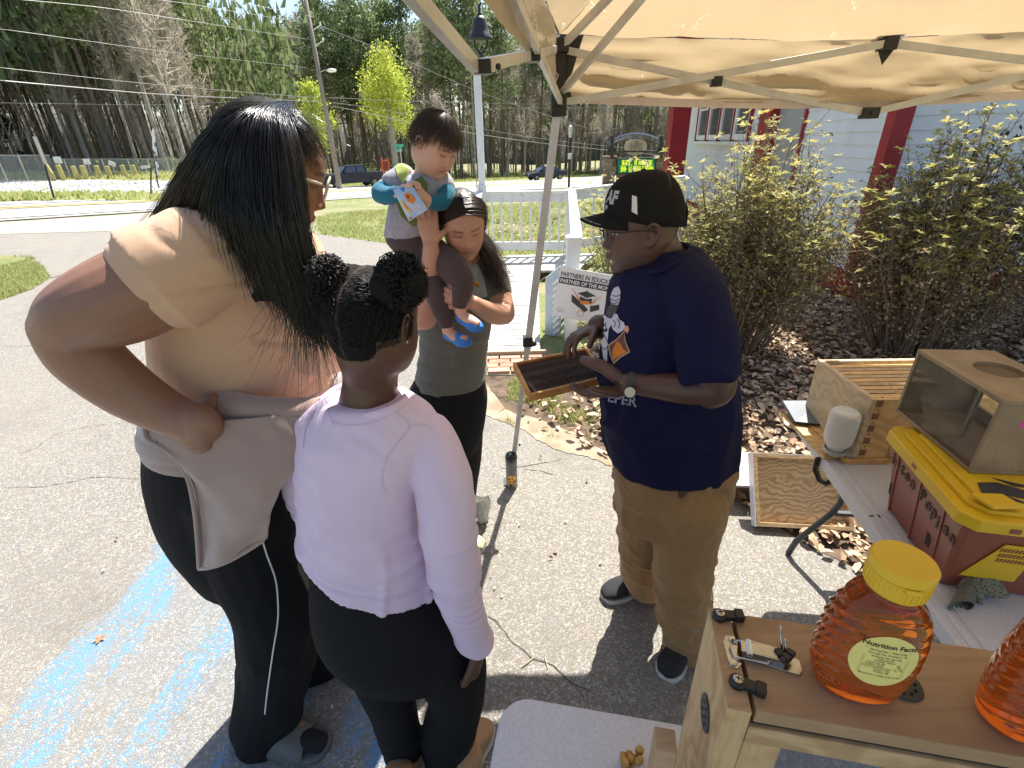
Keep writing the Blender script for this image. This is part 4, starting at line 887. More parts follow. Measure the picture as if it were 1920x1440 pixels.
for (x0, x1, yt, yb) in ((1167, 1222, 301, 309.5), (1163, 1222, 312, 321.5)):
    x = x0
    while x < x1:
        w = rl.uniform(3.2, 5)
        for (a, b) in (((0, 0), (0, 1)), ((1, 0), (1, 1)), ((0, 0), (1, 0)), ((0, .5), (1, .5)), ((0, 1), (1, 1))):
            if rl.random() < .62: mb.bar(m3(x+a[0]*w*.75, yt+(yb-yt)*a[1], .03), m3(x+b[0]*w*.75, yt+(yb-yt)*b[1], .03), .035, .035, up=sn)
        x += w+rl.choice((1.2, 1.2, 4))
o = ob('lit_lettering', mb, M_ledy, ms); o['kind'] = 'stuff'
mb = MB(); q = [m3(1157, 327), m3(1231, 327)]; q[1][2] = q[0][2]; mb.prism([q[0]-[0, 0, 0], q[1], q[1]-sn*.3, q[0]-sn*.3], (0, 0, -(q[0][2]-S0[2]))); ob('sign_base', mb, M_stone, ms)
arc = []
for i in range(25):
    px = 1140+106*i/24; k = (i-12)/12; py = 250+17*k*k; arc.append((px, py))
mb = MB(); mb.tube([m3(px, py) for px, py in arc], .03, 5); ob('arch_top', mb, M_grille, ms); mb = MB(); mb.tube([m3(px, py+9.5) for px, py in arc], .022, 5); ob('arch_rail', mb, M_blackm, ms)
for px in (1147.5, 1240): mb = MB(); mb.tube([m3(px, 296), m3(px, 255)], .09, 8); mb.box(m3(px, 280), (.3, .1, .12), frame_of(sn)); ob('sign_post', mb, M_blackm, ms)
txt_ = 'HIRAM ROSENWALD SCHOOL MUSEUM'; hgt = float(m3(1190, 250)[2]-m3(1190, 259)[2])
for i, ch in enumerate(txt_):
    if ch == ' ': continue
    k = (i+.5)/len(txt_)*2-1; px = 1193+49*k; py = 259+17*(k*.93)**2; P = m3(px, py, .02); P2 = m3(px+2, 259+17*((k+.04)*.93)**2, .02); X = nrm(P2-P); ob('raised_letter', text_mb(ch, hgt*.95, P-X*hgt*.28, X, np.cross(sn, X)*(1 if np.cross(sn, X)[2] > 0 else -1), th=.01, bold=.008), M_grille, ms)
oc = m3(1192, 275); ow = float(np.linalg.norm(m3(1213, 275)-oc)); oh = float(m3(1192, 259)[2]-oc[2])
mb = MB(); o_ = [oc+sx_*ow*math.cos(a)+np.array([0, 0, oh*math.sin(a)]) for a in [i*2*PI/36 for i in range(36)]]; mb.prism(o_, -sn*.08); ob('oval_plaque', mb, pm('cream_plaque', (.52, .43, .32), rough=.6), ms)
ob('lettering', text_mb('H S', oh*1.15, oc+sn*.02+sx_*(-ow*.52)+np.array([0, 0, -oh*.42]), sx_, (0, 0, 1), bold=.015, th=.01, sx=.95), M_stone, ms); ob('lettering', text_mb('R', oh*1.1, oc+sn*.03+sx_*(-ow*.13)+np.array([0, 0, -oh*.15]), sx_, (0, 0, 1), bold=.012, th=.01), M_stone, ms); ob('lettering', text_mb('Est. 1930', oh*.3, oc+sn*.02+sx_*(-ow*.4)+np.array([0, 0, -oh*.8]), sx_, (0, 0, 1), th=.01), M_stone, ms)
mb = MB(); mb.tube([m3(1140, 284), m3(1246, 284)], .025, 5); ob('cross_rail', mb, M_blackm, ms)
a = GR(1069, 352); D_ = 14.; T = at(1069, 258, D_); Bt = at(1068, 352, D_); mb = MB(); z_ = tz(Bt[0], Bt[1]); mb.tube([(T[0], T[1], z_), (T[0], T[1], T[2])], .03, 8); t_ = thing('slim_post', (T[0], T[1], z_), 'thin dark post with white tip left of the stone sign', 'post'); ob('post', mb, M_blackm, t_); mb = MB(); mb.lathe([(.03, 0), (.05, .1), (.045, .25), (.0, .3)], (T[0], T[1], T[2]), 10); mb.lathe([(.045, 0), (.05, .12), (.0, .18)], (T[0], T[1], T[2]-.5), 10); ob('tip', mb, M_white, t_)
DP = 46.; Tt = at(585, -20, DP); Bp = at(632, 322, DP); zb = tz(Bp[0], Bp[1]); 
up = thing('utility_pole', (Bp[0], Bp[1], zb), 'grey wooden utility pole with insulators left of the bright green trees', 'utility pole')
Tz = at(590, 0, DP)[2]+1.2; lean = np.array([-.35, 0, 0]); Tp = np.array([Bp[0], Bp[1], Tz])+lean*.6
mb = MB(); mb.tube([(Bp[0], Bp[1], zb), tuple(Tp)], [.22, .14], 10); ob('pole', mb, pm('weathered_pole', (.20, .17, .13), (.30, .27, .22), 4, .9, stretch=(4, 4, .3)), up, smooth=True)
def onpole(py):
    best = min(range(60), key=lambda i: abs(720-FPX*(((np.array([Bp[0], Bp[1], zb])*(1-i/59)+Tp*i/59)-C_)@U_)/(((np.array([Bp[0], Bp[1], zb])*(1-i/59)+Tp*i/59)-C_)@F_)-py)); return np.array([Bp[0], Bp[1], zb])*(1-best/59)+Tp*best/59
for py in (55, 82): a = onpole(py+6); b = a+np.array([.75, 0, .35]); mb = MB(); mb.tube([a, b], .03, 6); mb.lathe([(.05, 0), (.07, .05), (.05, .1), (.06, .14), (0, .2)], b, 10); ob('insulator_arm', mb, M_white, up)
a = onpole(139); mb = MB(); mb.tube([a, a+np.array([.5, -.1, .15]), a+np.array([.8, -.15, .15])], .03, 6); ob('lamp_arm', mb, M_rim, up); mb = MB(); mb.ell(a+np.array([1.05, -.2, .1]), (.38, .2, .13), 12, 8); ob('street_lamp', mb, M_white, up, smooth=True)
mb = MB(); mb.tube([onpole(120)+np.array([.18, 0, 0]), onpole(190)+np.array([.2, 0, 0])], .05, 6); ob('cable_drop', mb, M_blackm, up)
M_wire = pm('grey_power_line', (.17, .17, .17), rough=.5, metal=.3); M_wired = pm('dark_power_line', (.07, .07, .07), rough=.6)
def wire(pxs, D0, D1, r, label, mat=None):
    n = 22; P = []; L = len(pxs)-1
    for i in range(n+1):
        t = i/n*L; j = min(L-1, int(t)); u = t-j; p = np.array(pxs[j])*(1-u)+np.array(pxs[j+1])*u; P.append(at(p[0], p[1], D0+(D1-D0)*i/n))
    for _ in range(3): P = [P[0]]+[(P[i-1]+2*P[i]+P[i+1])/4 for i in range(1, len(P)-1)]+[P[-1]]
    mb = MB(); mb.tube(P, r*.72, 5, cap=False); ob('power_line', mb, mat or M_wire, label=label, cat='power line', group='overhead lines')
wire([(-60, -70), (330, -20), (588, 32)], 34, DP, .016, 'topmost thin power line reaching the pole top from the left')
wire([(-60, -28), (310, 0), (590, 46)], 36, DP, .016, 'second power line from the top running left from the pole')
wire([(-60, -10), (187, 13), (330, 35), (592, 76)], 36, DP, .018, 'third power line from the top crossing the bare trees')
wire([(-60, 47), (30, 58), (300, 96), (575, 127)], 36, DP, .018, 'thin power line in the middle left of the pole')
wire([(-60, 118), (0, 127), (300, 160), (612, 185)], 36, DP, .020, 'thin line just above the thick bundled cable')
wire([(-60, 144), (0, 151), (300, 178), (612, 191)], 36, DP, .042, 'thick bundled cable left of the utility pole')
wire([(-60, 192), (280, 197), (420, 192), (612, 178)], 42, DP, .016, 'low sagging line under the thick bundled cable')
wire([(618, 183), (760, 190), (1000, 196), (1260, 190)], DP, 70, .018, 'level line right of the pole passing behind the bell post')
wire([(618, 192), (690, 200), (775, 217), (1000, 260), (1250, 285)], DP, 62, .02, 'upper of the two sagging lines right of the pole')
wire([(618, 198), (690, 212), (775, 232), (1000, 268), (1250, 292)], DP, 60, .032, 'thicker sagging cable right of the utility pole')
wire([(600, 48), (720, 95), (905, 176), (1100, 240)], DP, 60, .018, 'steep line dropping right from the pole top')
wire([(904, 203), (1050, 203), (1250, 200)], 60, 75, .02, 'level line just below the canopy joint')
P = at(757, 340, 44.); z_ = tz(P[0], P[1]); T = at(757, 273, 44.); t_ = thing('street_sign', (P[0], P[1], z_), 'green street name sign behind the toddler', 'street sign'); mb = MB(); mb.tube([(P[0], P[1], z_), (P[0], P[1], T[2])], .035, 6); ob('post', mb, M_rim, t_)
M_green = pm('green_sign_sheet', (.05, .38, .25), rough=.4)
for i, (dz, wd) in enumerate(((0, .7), (-.32, .6))): mb = MB(); mb.box((P[0]-.05, P[1]-.05, T[2]+dz), (wd, .02, .24), rotz(.1+i*.9)); s_ = ob('name_blade', mb, M_green, t_)
P = at(720, 345, 47.); z_ = tz(P[0], P[1]); T = at(720, 301, 47.); t_ = thing('warning_sign', (P[0], P[1], z_), 'red orange framed sign on a stand right of the pickup roof', 'sign'); mb = MB(); zt = T[2]; a, b = at(715, 296, 47.), at(727, 296, 47.)
for q in (a, b): mb.tube([(q[0], q[1], z_), (q[0], q[1], zt+.25)], .05, 6)
mb.bar((a[0], a[1], zt), (b[0], b[1], zt), .1, .12); mb.bar((a[0], a[1], zt-.9), (b[0], b[1], zt-.9), .1, .08); ob('frame', mb, pm('red_orange_paint', (.62, .09, .03), rough=.5), t_); mb = MB(); mb.bar((a[0], a[1]+.05, zt-.45), (b[0], b[1]+.05, zt-.45), .03, .6); ob('panel', mb, pm('dark_red_panel', (.2, .03, .02), rough=.6), t_)
M_flag = N('printed_flag'); _p = M_flag.pos(); _q = M_flag.noise(_p, 5, 4, .6); M_flag.col(M_flag.ramp(_q, [(.46, (.75, .75, .77)), (.52, (.12, .10, .14))])); M_flag.set(Roughness=.7); M_flag = M_flag.mat
DF = 30.; fb = at(298, 352, DF); fz = tz(fb[0], fb[1]); t_ = thing('feather_flag', (fb[0], fb[1], fz), 'tall white feather flag with dark print across the road', 'flag')
top = [(284, 243), (286, 240), (289, 243)]; L_ = [(297, 352), (295, 340), (291, 325), (288, 300), (285, 275), (284, 250), (286, 241), (289, 244), (291, 265), (295, 295), (298, 315), (297, 330), (295, 338)]
pp = [at(x, y, DF) for x, y in L_[2:]]; mb = MB(); mb.prism(pp, (0, .02, 0)); ob('banner', mb, M_flag, t_); mb = MB(); mb.prism([at(x, y, DF-.03) for x, y in [(284.3, 248), (286, 241), (289, 245), (290, 262), (289, 280), (286, 280)]], (0, .01, 0)); ob('banner_head', mb, M_white, t_); mb = MB(); mb.tube([fb, at(295, 340, DF), at(289, 300, DF), at(284.5, 262, DF), at(285, 245, DF)], [.04, .03, .02, .015, .01], 6); ob('flag_pole', mb, M_blackm, t_)
M_bol = pm('faded_yellow_paint', (.52, .46, .16), (.42, .37, .13), 3, .7)
bolx = [(96, 308, 326, .25), (115, 309, 326, 0), (141, 311, 324, 0), (158, 310, 325, 0), (185, 310, 325, 0), (205, 311, 326, 0), (234, 309, 327, 0), (254, 309, 327, 0)]
blab = ['leaning yellow bollard leftmost, beside the big fence post', 'yellow bollard second from the left below the small white sign', 'slightly shorter yellow bollard third from the left', 'yellow bollard fourth from the left', 'yellow bollard fifth from the left', 'yellow bollard sixth from the left by the pale bucket', 'yellow bollard second from the right near the feather flag', 'rightmost yellow bollard beside the tilted white sign']
for (x, yt, yb, ti), lb in zip(bolx, blab):
    D_ = 50.; B_ = at(x, yb, D_); T_ = at(x, yt, D_); z_ = tz(B_[0], B_[1])+.0; h = (T_[2]-B_[2])
    mb = MB(); mb.lathe([(.15, 0), (.15, h*.95), (.12, h), (0, h)], (B_[0], B_[1], B_[2]), 12, axis=(-ti, 0, 1)); mb.lathe([(.15, 0), (.151, -max(0, B_[2]-z_)-.01)], (B_[0], B_[1], B_[2]), 8); ob('bollard', mb, M_bol, label=lb, cat='bollard', group='yellow bollards in front of the woods', smooth=False)
def ssign(x, y, w, h, lb, tilt=0., yb=325, D_=51.):
    c = at(x, y, D_); s_ = D_/FPX*1.15; b_ = at(x, yb, D_); t_ = thing('small_sign', (c[0], c[1], b_[2]), lb, 'sign'); mb = MB(); mb.box(c, (w*s_, .02, h*s_), np.array(Matrix.Rotation(tilt, 3, 'Y'))); ob('panel', mb, M_white, t_); mb = MB(); mb.tube([c, (c[0], c[1], b_[2])], .03, 6); ob('post', mb, M_rim, t_)
ssign(108, 300, 8.5, 7, 'small white sign above the second bollard'); ssign(163, 303, 7, 6, 'small grey white sign above the fourth bollard'); ssign(210, 307, 8, 5, 'small tilted white sign at the sixth bollard', .4); ssign(272, 313, 11, 3.5, 'flat tilted white sign beside the rightmost bollard', -.1)
M_link = N('chain_link'); _u = M_link.pos(); _s = M_link.new('ShaderNodeSeparateXYZ'); M_link.l(_u, _s.inputs[0])
_a = M_link.math('ADD', _s.outputs[0], _s.outputs[2]); _b = M_link.math('SUBTRACT', _s.outputs[0], _s.outputs[2])
_w = [M_link.math('LESS_THAN', M_link.math('FRACT', M_link.math('MULTIPLY', q, 9.)), .18) for q in (_a, _b)]
M_link.col((.42, .44, .45)); M_link.set(Roughness=.4, Metallic=.5, Alpha=M_link.math('MAXIMUM', _w[0], _w[1])); M_link = M_link.mat
def fence(pxs, ytop, lb, D_, posts, big=None):
    P0 = at(pxs[0], 322, D_); t_ = thing('chain_link_fence', tuple(P0), lb, 'fence'); pts = []
    for x in posts:
        b_ = at(x, 325, D_); tp_ = at(x, ytop, D_); b_[2] = min(b_[2], tz(b_[0], b_[1])+.02); r = .12 if x == big else .045; mb = MB(); ht = tp_[2]+(1.2 if x == big else 0); mb.tube([(b_[0], b_[1], b_[2]), (b_[0], b_[1], ht)], r, 8); ob('post', mb, M_rim, t_); pts.append((b_, tp_))
    for (a, at_), (b, bt_) in zip(pts[:-1], pts[1:]):
        mb = MB(); mb.tube([at_, bt_], .03, 6); ob('top_rail', mb, M_rim, t_); mb = MB(); mb.quad((a[0], a[1], a[2]), (b[0], b[1], b[2]), bt_, at_); ob('wire_mesh', mb, M_link, t_)
fence((-200, 92), 291, 'tall grey chain link fence at the far left edge', 51., (-200, -100, -45, 8, 48, 93), 93)
fence((93, 330), 298, 'lower chain link fence running behind the yellow bollards', 54., (93, 130, 165, 200, 248, 285, 330, 400))
for (x0, y0_, x1, y1_, D_, lb) in ((84, 308, 101, 371, 22., 'thin dark leaning stake on the verge at the left'), (283, 314, 283, 364, 25., 'thin grey stake standing left of the feather flag')):
    a, b = at(x0, y0_, D_), at(x1, y1_, D_); mb = MB(); mb.tube([a, b], .03, 6); o = ob('verge_stake', mb, M_blackm, label=lb, cat='stake')
c = at(312, 362, 27.); mb = MB(); mb.box(c, (.6, .3, .12), rotz(.3)); ob('white_board_scrap', mb, M_white, label='white scrap lying on the verge right of the feather flag', cat='scrap', bevel=.02)
def leafm(name, cols, tr=.3): return foliage_mat(name, cols, tr)
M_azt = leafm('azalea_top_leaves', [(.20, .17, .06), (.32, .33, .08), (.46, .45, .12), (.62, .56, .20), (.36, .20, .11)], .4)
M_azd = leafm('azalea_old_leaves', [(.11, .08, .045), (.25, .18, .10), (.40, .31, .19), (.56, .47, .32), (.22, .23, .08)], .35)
M_azb = pm('azalea_bark', (.10, .07, .05), (.26, .20, .15), 30, .9)
def rosette(n=6, L=.034, Wl=.013):
    mb = MB()
    for i in range(n):
        a = 2*PI*i/n+random.uniform(-.3, .3); up = random.uniform(.15, .8); d = nrm([math.cos(a), math.sin(a), up]); s_ = nrm(np.cross(d, (0, 0, 1))); l = L*random.uniform(.7, 1.15); k = np.array([0, 0, -.25*l])
        mb.add([(0, 0, 0), d*l*.45+s_*Wl*.5+[0, 0, .003], d*l+k*.6, d*l*.45-s_*Wl*.5+[0, 0, .003], d*l*.5], [(0, 4, 1), (0, 3, 4), (1, 4, 2), (4, 3, 2)])
    return mb
def bush(c, rx, ry, H, ns, label, seed, nobj, shape=None, nold=9000, tip=.036):
    rnd = np.random.RandomState(seed); random.seed(seed); t = thing('azalea_bush', c, label, 'bush'); br = MB(); tops = MB(); old = MB(); c = np.array(c, float); tips = []; pts = []
    R4 = [rosette(L=tip, Wl=tip*.38) for _ in range(4)]; R4m = [mesh_only('leaf_cluster', m, M_azt) for m in R4]
    for i in range(ns):
        a = rnd.uniform(0, 6.28); q = math.sqrt(rnd.uniform(0, 1)); b = c+np.array([math.cos(a)*q*rx*.38, math.sin(a)*q*ry*.4, 0]); k = shape(a, q) if shape else 1.
        e = c+np.array([math.cos(a)*q*rx, math.sin(a)*q*ry, 0])+np.array([rnd.normal()*.05, rnd.normal()*.05, 0]); h = H*k*(1-.30*q*q)*rnd.uniform(.62, 1.05); e[2] = h; m1 = b+(e-b)*np.array([.35, .35, .4])+rnd.normal(size=3)*.04; m2 = b+(e-b)*np.array([.75, .75, .75])+rnd.normal(size=3)*.03
        P = cat_rom([b, m1, m2, e], 3); br.tube(P, np.linspace(.0085, .0022, len(P)), 5, cap=False); tips.append(e); pts += list(P[3:])
        for w in range(7):
            j = rnd.randint(2, len(P)-1); d = nrm(rnd.normal(size=3)*[1, 1, .5]+[0, 0, 1.1])*rnd.uniform(.12, .42)*min(1, H); s0 = P[j]; e2 = s0+d; mid_ = s0+d*.5+rnd.normal(size=3)*.02; br.tube([s0, mid_, e2], [.0035, .0025, .0013], 4, cap=False); tips.append(e2); pts += [mid_, e2]
            for w2 in range(2): d3 = nrm(rnd.normal(size=3)+[0, 0, 1.2])*rnd.uniform(.05, .16); br.tube([mid_, mid_+d3], [.0018, .001], 3, cap=False); tips.append(mid_+d3)
    tips = np.array(tips); pts = np.array(pts); hh = (tips[:, 2]/H); o = rnd.permutation(len(tips))
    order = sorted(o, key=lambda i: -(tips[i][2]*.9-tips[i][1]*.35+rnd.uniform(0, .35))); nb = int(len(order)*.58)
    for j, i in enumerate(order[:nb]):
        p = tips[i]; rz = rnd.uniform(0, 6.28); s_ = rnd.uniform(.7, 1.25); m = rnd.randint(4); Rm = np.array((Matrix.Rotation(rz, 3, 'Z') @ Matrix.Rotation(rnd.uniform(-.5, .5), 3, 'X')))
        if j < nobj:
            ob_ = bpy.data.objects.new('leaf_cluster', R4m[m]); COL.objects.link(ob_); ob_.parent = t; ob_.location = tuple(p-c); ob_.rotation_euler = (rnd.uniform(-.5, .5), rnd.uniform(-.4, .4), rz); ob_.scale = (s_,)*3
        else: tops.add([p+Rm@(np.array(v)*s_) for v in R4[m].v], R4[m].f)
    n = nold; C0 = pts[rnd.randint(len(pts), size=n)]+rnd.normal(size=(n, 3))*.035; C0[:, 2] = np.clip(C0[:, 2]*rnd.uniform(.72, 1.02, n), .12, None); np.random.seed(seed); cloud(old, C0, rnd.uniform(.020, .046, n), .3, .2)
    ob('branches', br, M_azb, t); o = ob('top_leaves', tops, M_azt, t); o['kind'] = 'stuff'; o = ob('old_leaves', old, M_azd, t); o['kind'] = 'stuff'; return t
B1 = PZ(1415, 650); bush((2.05, 4.25, 0), .72, .60, 1.80, 120, 'brown and yellow green azalea bush directly behind the man in the cap', 31, 280, nold=21000, tip=.050)
bush((1.35, 5.3, 0), .55, .4, 1.62, 34, 'smaller sunlit yellow green azalea wing between the man and the first bush', 37, 60, nold=2600, tip=.058)
bush((3.62, 4.05, 0), .90, .60, 1.82, 140, 'large azalea bush with dark evergreen shoots against the white wall at right', 32, 290, nold=19000, tip=.056)
bush((4.95, 4.1, 0), .75, .6, 1.9, 60, 'azalea bush cut by the right picture edge', 33, 40, nold=4000, tip=.055)
bush((2.5, 5.2, 0), .30, .3, .75, 10, 'small thin azalea shoot by the red foundation between the bushes', 35, 10, nold=260, tip=.045)
def evergreen_shoots():
    c = np.array([3.62, 4.15, 0]); mb = MB(); br = MB(); rnd = np.random.RandomState(8)
    for i in range(9):
        e = c+np.array([rnd.uniform(-.32, .45), rnd.uniform(-.15, .1), 1.72+rnd.uniform(-.25, .22)]); P = cat_rom([c+[0, 0, .5], c+(e-c)*[.5, .5, .75], e], 5); br.tube(P, np.linspace(.006, .002, len(P)), 5, cap=False)
        for k in range(3, len(P)):
            for w in range(3): d = nrm(rnd.normal(size=3)*[1, 1, .3]+[0, 0, .35])*rnd.uniform(.05, .085); s_ = nrm(np.cross(d, (0, 0, 1)))*.012; p = P[k]+rnd.normal(size=3)*.012; mb.add([p, p+d*.5+s_, p+d, p+d*.5-s_], [(0, 1, 2, 3)])
    t = thing('evergreen_shrub', tuple(c), 'dark green broad leaved shoots rising inside the large bush by the wall', 'shrub'); ob('stems', br, M_azb, t); o = ob('leaves', mb, leafm('dark_privet_leaf', [(.012, .035, .010), (.03, .065, .015), (.06, .11, .02)], .2), t); o['kind'] = 'stuff'
evergreen_shoots(); random.seed(11)
M_tab = pm('speckled_white_plastic', (.70, .71, .76), (.60, .61, .66), 160, .45, .12, 220, bdist=.0006)
M_tub = pm('dark_grey_steel_tube', (.045, .05, .055), (.07, .075, .08), 20, .4, metal=.4)
def rrect(P, u, v, L, Wd, r, n=6):
    P = np.array(P, float); out = []
    for cx, cy, a0 in ((r, r, PI), (L-r, r, 1.5*PI), (L-r, Wd-r, 0), (r, Wd-r, .5*PI)):
        for i in range(n+1): a = a0+i*PI/2/n; out.append(P+u*(cx+r*math.cos(a))+v*(cy+r*math.sin(a)))
    return out
def table(name, P, u, v, L, Wd, z, label, legs, lip=.045, sp=.0):
    t = thing(name, (P[0], P[1], 0), label, 'table'); P = np.array([P[0], P[1], z-lip])
    mb = MB(); o = rrect(P, u, v, L, Wd, .06); mb.prism(o if np.cross(o[1]-o[0], o[2]-o[1])[2] > 0 else o[::-1], (0, 0, lip)); ob('tabletop', mb, M_tab, t, bevel=.006)
    mb = MB(); q = np.array([0, 0, .0008+lip]); 
    for pts in legs: m_ = MB(); m_.tube(pts, .0135, 10); ob('leg', m_, M_tub, t, smooth=True)
    return t
u1 = nrm([1, -.13, 0]); v1 = nrm([-.165, -1, 0]); A1 = np.array([1.185, 1.83, 0])
ft = PZ(1478, 1038, .012); ft[2] = .012
lt0 = PY(1592, 905, 1.66); lt1 = PY(1560, 962, 1.66)
t1 = table('folding_table', A1, u1, v1, .78, 1.5, .745, 'white folding table carrying the beehive and the red brown storage tote',
      [[ft, ft+np.array([.02, -.0, .08]), lt1, lt1+(lt0-lt1)*.3+np.array([.012, 0, 0]), lt0], [ft+np.array([.62, -.08, 0]), lt1+np.array([.55, -.08, 0]), lt0+np.array([.55, -.08, 0])], [A1+v1*1.3+u1*.1+np.array([0, 0, .01]), A1+v1*1.25+u1*.1+np.array([0, 0, .7])], [A1+v1*1.3+u1*.7+np.array([0, 0, .01]), A1+v1*1.25+u1*.7+np.array([0, 0, .7])]])
mb = MB(); a = PY(1565, 962, 1.66); mb.bar(a, a+u1*.11, .02, .016); ob('leg_brace', mb, M_tub, t1)
mb = MB(); mb.bar(A1+u1*.03+v1*.06+np.array([0, 0, .7465]), A1+u1*.03+v1*1.45+np.array([0, 0, .7465]), .012, .003); mb.bar(A1+u1*.055+v1*.06+np.array([0, 0, .7465]), A1+u1*.055+v1*1.45+np.array([0, 0, .7465]), .006, .003); ob('edge_ridge', mb, M_tab, t1)
o = A1+v1*.92+u1*.075+np.array([0, 0, .746]); ob('lettering', text_mb('JP', .028, PZ(1632, 966, .7465), nrm([.55, -.83, 0]), nrm([.83, .55, 0]), bold=.0006), M_ink, t1)
hk = [PY(1534, 858, 1.47), PY(1529, 880, 1.47), PY(1536, 900, 1.47), PY(1550, 909, 1.47), PY(1562, 897, 1.47)]
mb = MB(); mb.tube(hk, [.011, .012, .010, .010, .009], 8, flat=.45); mb.ell(PY(1553, 905, 1.465), .010, 10, 6); th_ = thing('black_clamp', tuple(hk[2]), 'black curved strap clamp hanging from the edge of the folding table below the feeder', 'clamp'); ob('hook', mb, M_black, th_, smooth=True)
P2 = PZ(945, 1300, .74); u2 = nrm(PZ(1240, 1345, .74)-PZ(990, 1302, .74)); v2 = nrm(PZ(937, 1440, .74)-PZ(948, 1330, .74)); v2 = nrm(v2-u2*(u2@v2))
legs2 = [[np.array([P2[0], P2[1], 0])+u2*a+v2*b+np.array([0, 0, .01]), np.array([P2[0], P2[1], 0])+u2*a+v2*b+np.array([0, 0, .70])] for a in (.1, .42) for b in (.12, .5)]
table('folding_table', P2, u2, v2, .52, .62, .74, 'speckled white folding table at the bottom edge under the wooden observation hive', legs2)
M_pine1 = wood('pine_board', (.60, .42, .22), (.46, .29, .13), 2, ring=9, bump=.12)
M_pine1b = wood('pine_board_flat', (.56, .40, .22), (.42, .27, .13), 0, ring=8, bump=.12)
M_ply = wood('brown_planed_board', (.45, .30, .175), (.36, .23, .125), 0, ring=3, bump=.08, knots=False)
M_chrome = pm('zinc_plated_steel', (.62, .62, .60), (.45, .45, .44), 30, .25, metal=1.)
M_dk = pm('dark_cavity', (.03, .025, .02), rough=.8)
ZF = 1.28; O3 = np.array([.235, .413, 0]); e2 = nrm([1, -.21, 0]); e1 = np.array([e2[1], -e2[0], 0]); DW = .122
def q3(a, b, z): return np.array([O3[0], O3[1], 0])+e2*a+e1*b+np.array([0, 0, z])
hv = thing('observation_hive', tuple(q3(.3, .06, .745)), 'open pine observation hive box with latch and two honey bottles on top', 'hive box')
def bx3(name, a0, a1, b0, b1, z0, z1, mat, par=None, bevel=.0015, label=None):
    mb = MB(); mb.prism([q3(a0, b0, z0), q3(a0, b1, z0), q3(a1, b1, z0), q3(a1, b0, z0)], (0, 0, z1-z0)); o = ob(name, mb, mat, par or hv, bevel=bevel)
    if label: o['label'] = label
    return o
Lb = .62
eb = bx3('end_board', 0, .0235, 0, DW, .746, ZF, M_pine1)
bx3('end_cap', .0005, .0225, .0005, DW-.0005, ZF, ZF+.0012, M_ply, bevel=0)
bx3('top_board', .028, Lb, .003, DW-.003, ZF-.019, ZF, M_ply)
bx3('front_rail', .0245, Lb, DW-.020, DW-.001, ZF-.052, ZF-.025, M_pine1b); bx3('groove', .024, Lb, DW-.014, DW-.006, ZF-.025, ZF-.019, M_dk, bevel=0)
bx3('back_rail', .0245, Lb, .001, .020, ZF-.052, ZF-.021, M_pine1b)
bx3('front_post', .0245, .062, DW-.020, DW-.002, .80, ZF-.053, M_pine1); bx3('back_post', .0245, .062, .002, .020, .80, ZF-.053, M_pine1)
bx3('front_post', Lb-.04, Lb, DW-.020, DW-.002, .80, ZF-.053, M_pine1); bx3('base_board', .0245, Lb, .002, DW-.002, .746, .80, M_pine1b)
g3 = MB(); g3.prism([q3(.063, DW-.012, .80), q3(Lb-.041, DW-.012, .80), q3(Lb-.041, DW-.009, .80), q3(.063, DW-.009, .80)], (0, 0, .42)); M_clear = N('clear_glass'); M_clear.col((.9, .92, .92)); M_clear.set(Roughness=.03, Transmission_Weight=1., IOR=1.15); M_clear = M_clear.mat
ob('glass_pane', g3, M_clear, hv)
bx3('dark_filler', .065, Lb-.045, .022, .098, .81, ZF-.056, pm('interior_shade_dark', (.025, .018, .014), (.06, .04, .03), 60, .8), bevel=0)  # dark block added inside the box to stand in for shade
bx3('far_end_board', Lb+.001, Lb+.025, 0, DW, .746, ZF, M_pine1)
bx3('small_block', -.058, -.034, .085, .112, .745, 1.165, M_ply, label='short brown upright batten left of the end board')
def disc_vent(name, c, n_, r, par):
    mb = MB(); mb.lathe([(r*.97, 0), (r, .0006), (r*.95, .0022), (0, .0026)], c, 40, axis=n_); o = ob(name, mb, pm('dark_vent_plastic', (.03, .03, .031), rough=.45), par, smooth=False)
    X = nrm(np.cross(n_, (0, 0, 1))) if abs(n_[2]) < .9 else e2; Y = np.cross(n_, X); hb = MB()
    for ring, k, off in ((.62, 10, 0), (.28, 4, .4)):
        for i in range(k): a = 2*PI*i/k+off; hb.lathe([(r*.085, .0030), (0, .0031)], np.array(c)+X*math.cos(a)*r*ring+Y*math.sin(a)*r*ring, 10, axis=n_)
    h = ob('vent_hole', hb, pm('vent_hole_black', (.004, .004, .004), rough=.9), o); h['kind'] = 'stuff'
disc_vent('vent_disc', q3(-.0002, .072, 1.187), -e2, .021, hv)
cv = PZ(1690, 1283, ZF); disc_vent('vent_disc', cv+np.array([0, 0, .0002]), np.array([0, 0, 1.]), .019, hv)
def clip(a, b, rot):
    P = q3(a, b, ZF+.0012); Rm = rotz(rot); mb = MB(); mb.lathe([(.0085, 0), (.0085, .005), (.0075, .007), (0, .0072)], P, 20); c = P+Rm@np.array([.012, 0, .004]); mb.box(c, (.016, .011, .007), Rm); mb.box(P+Rm@np.array([.022, 0, .005]), (.010, .013, .0095), Rm)
    o = ob('corner_clip', mb, M_black, hv, bevel=.001)
    mb = MB(); mb.lathe([(.0052, .007), (.0050, .0088), (.003, .0097), (0, .0099)], P, 18); s_ = ob('screw', mb, M_chrome, o); mb = MB(); mb.box(P+np.array([0, 0, .0100]), (.006, .0011, .0006), Rm); mb.box(P+np.array([0, 0, .0100]), (.0011, .006, .0006), Rm); ob('screw_slot', mb, M_dk, o)
clip(.010, .013, -.1); clip(.014, .094, -.45)
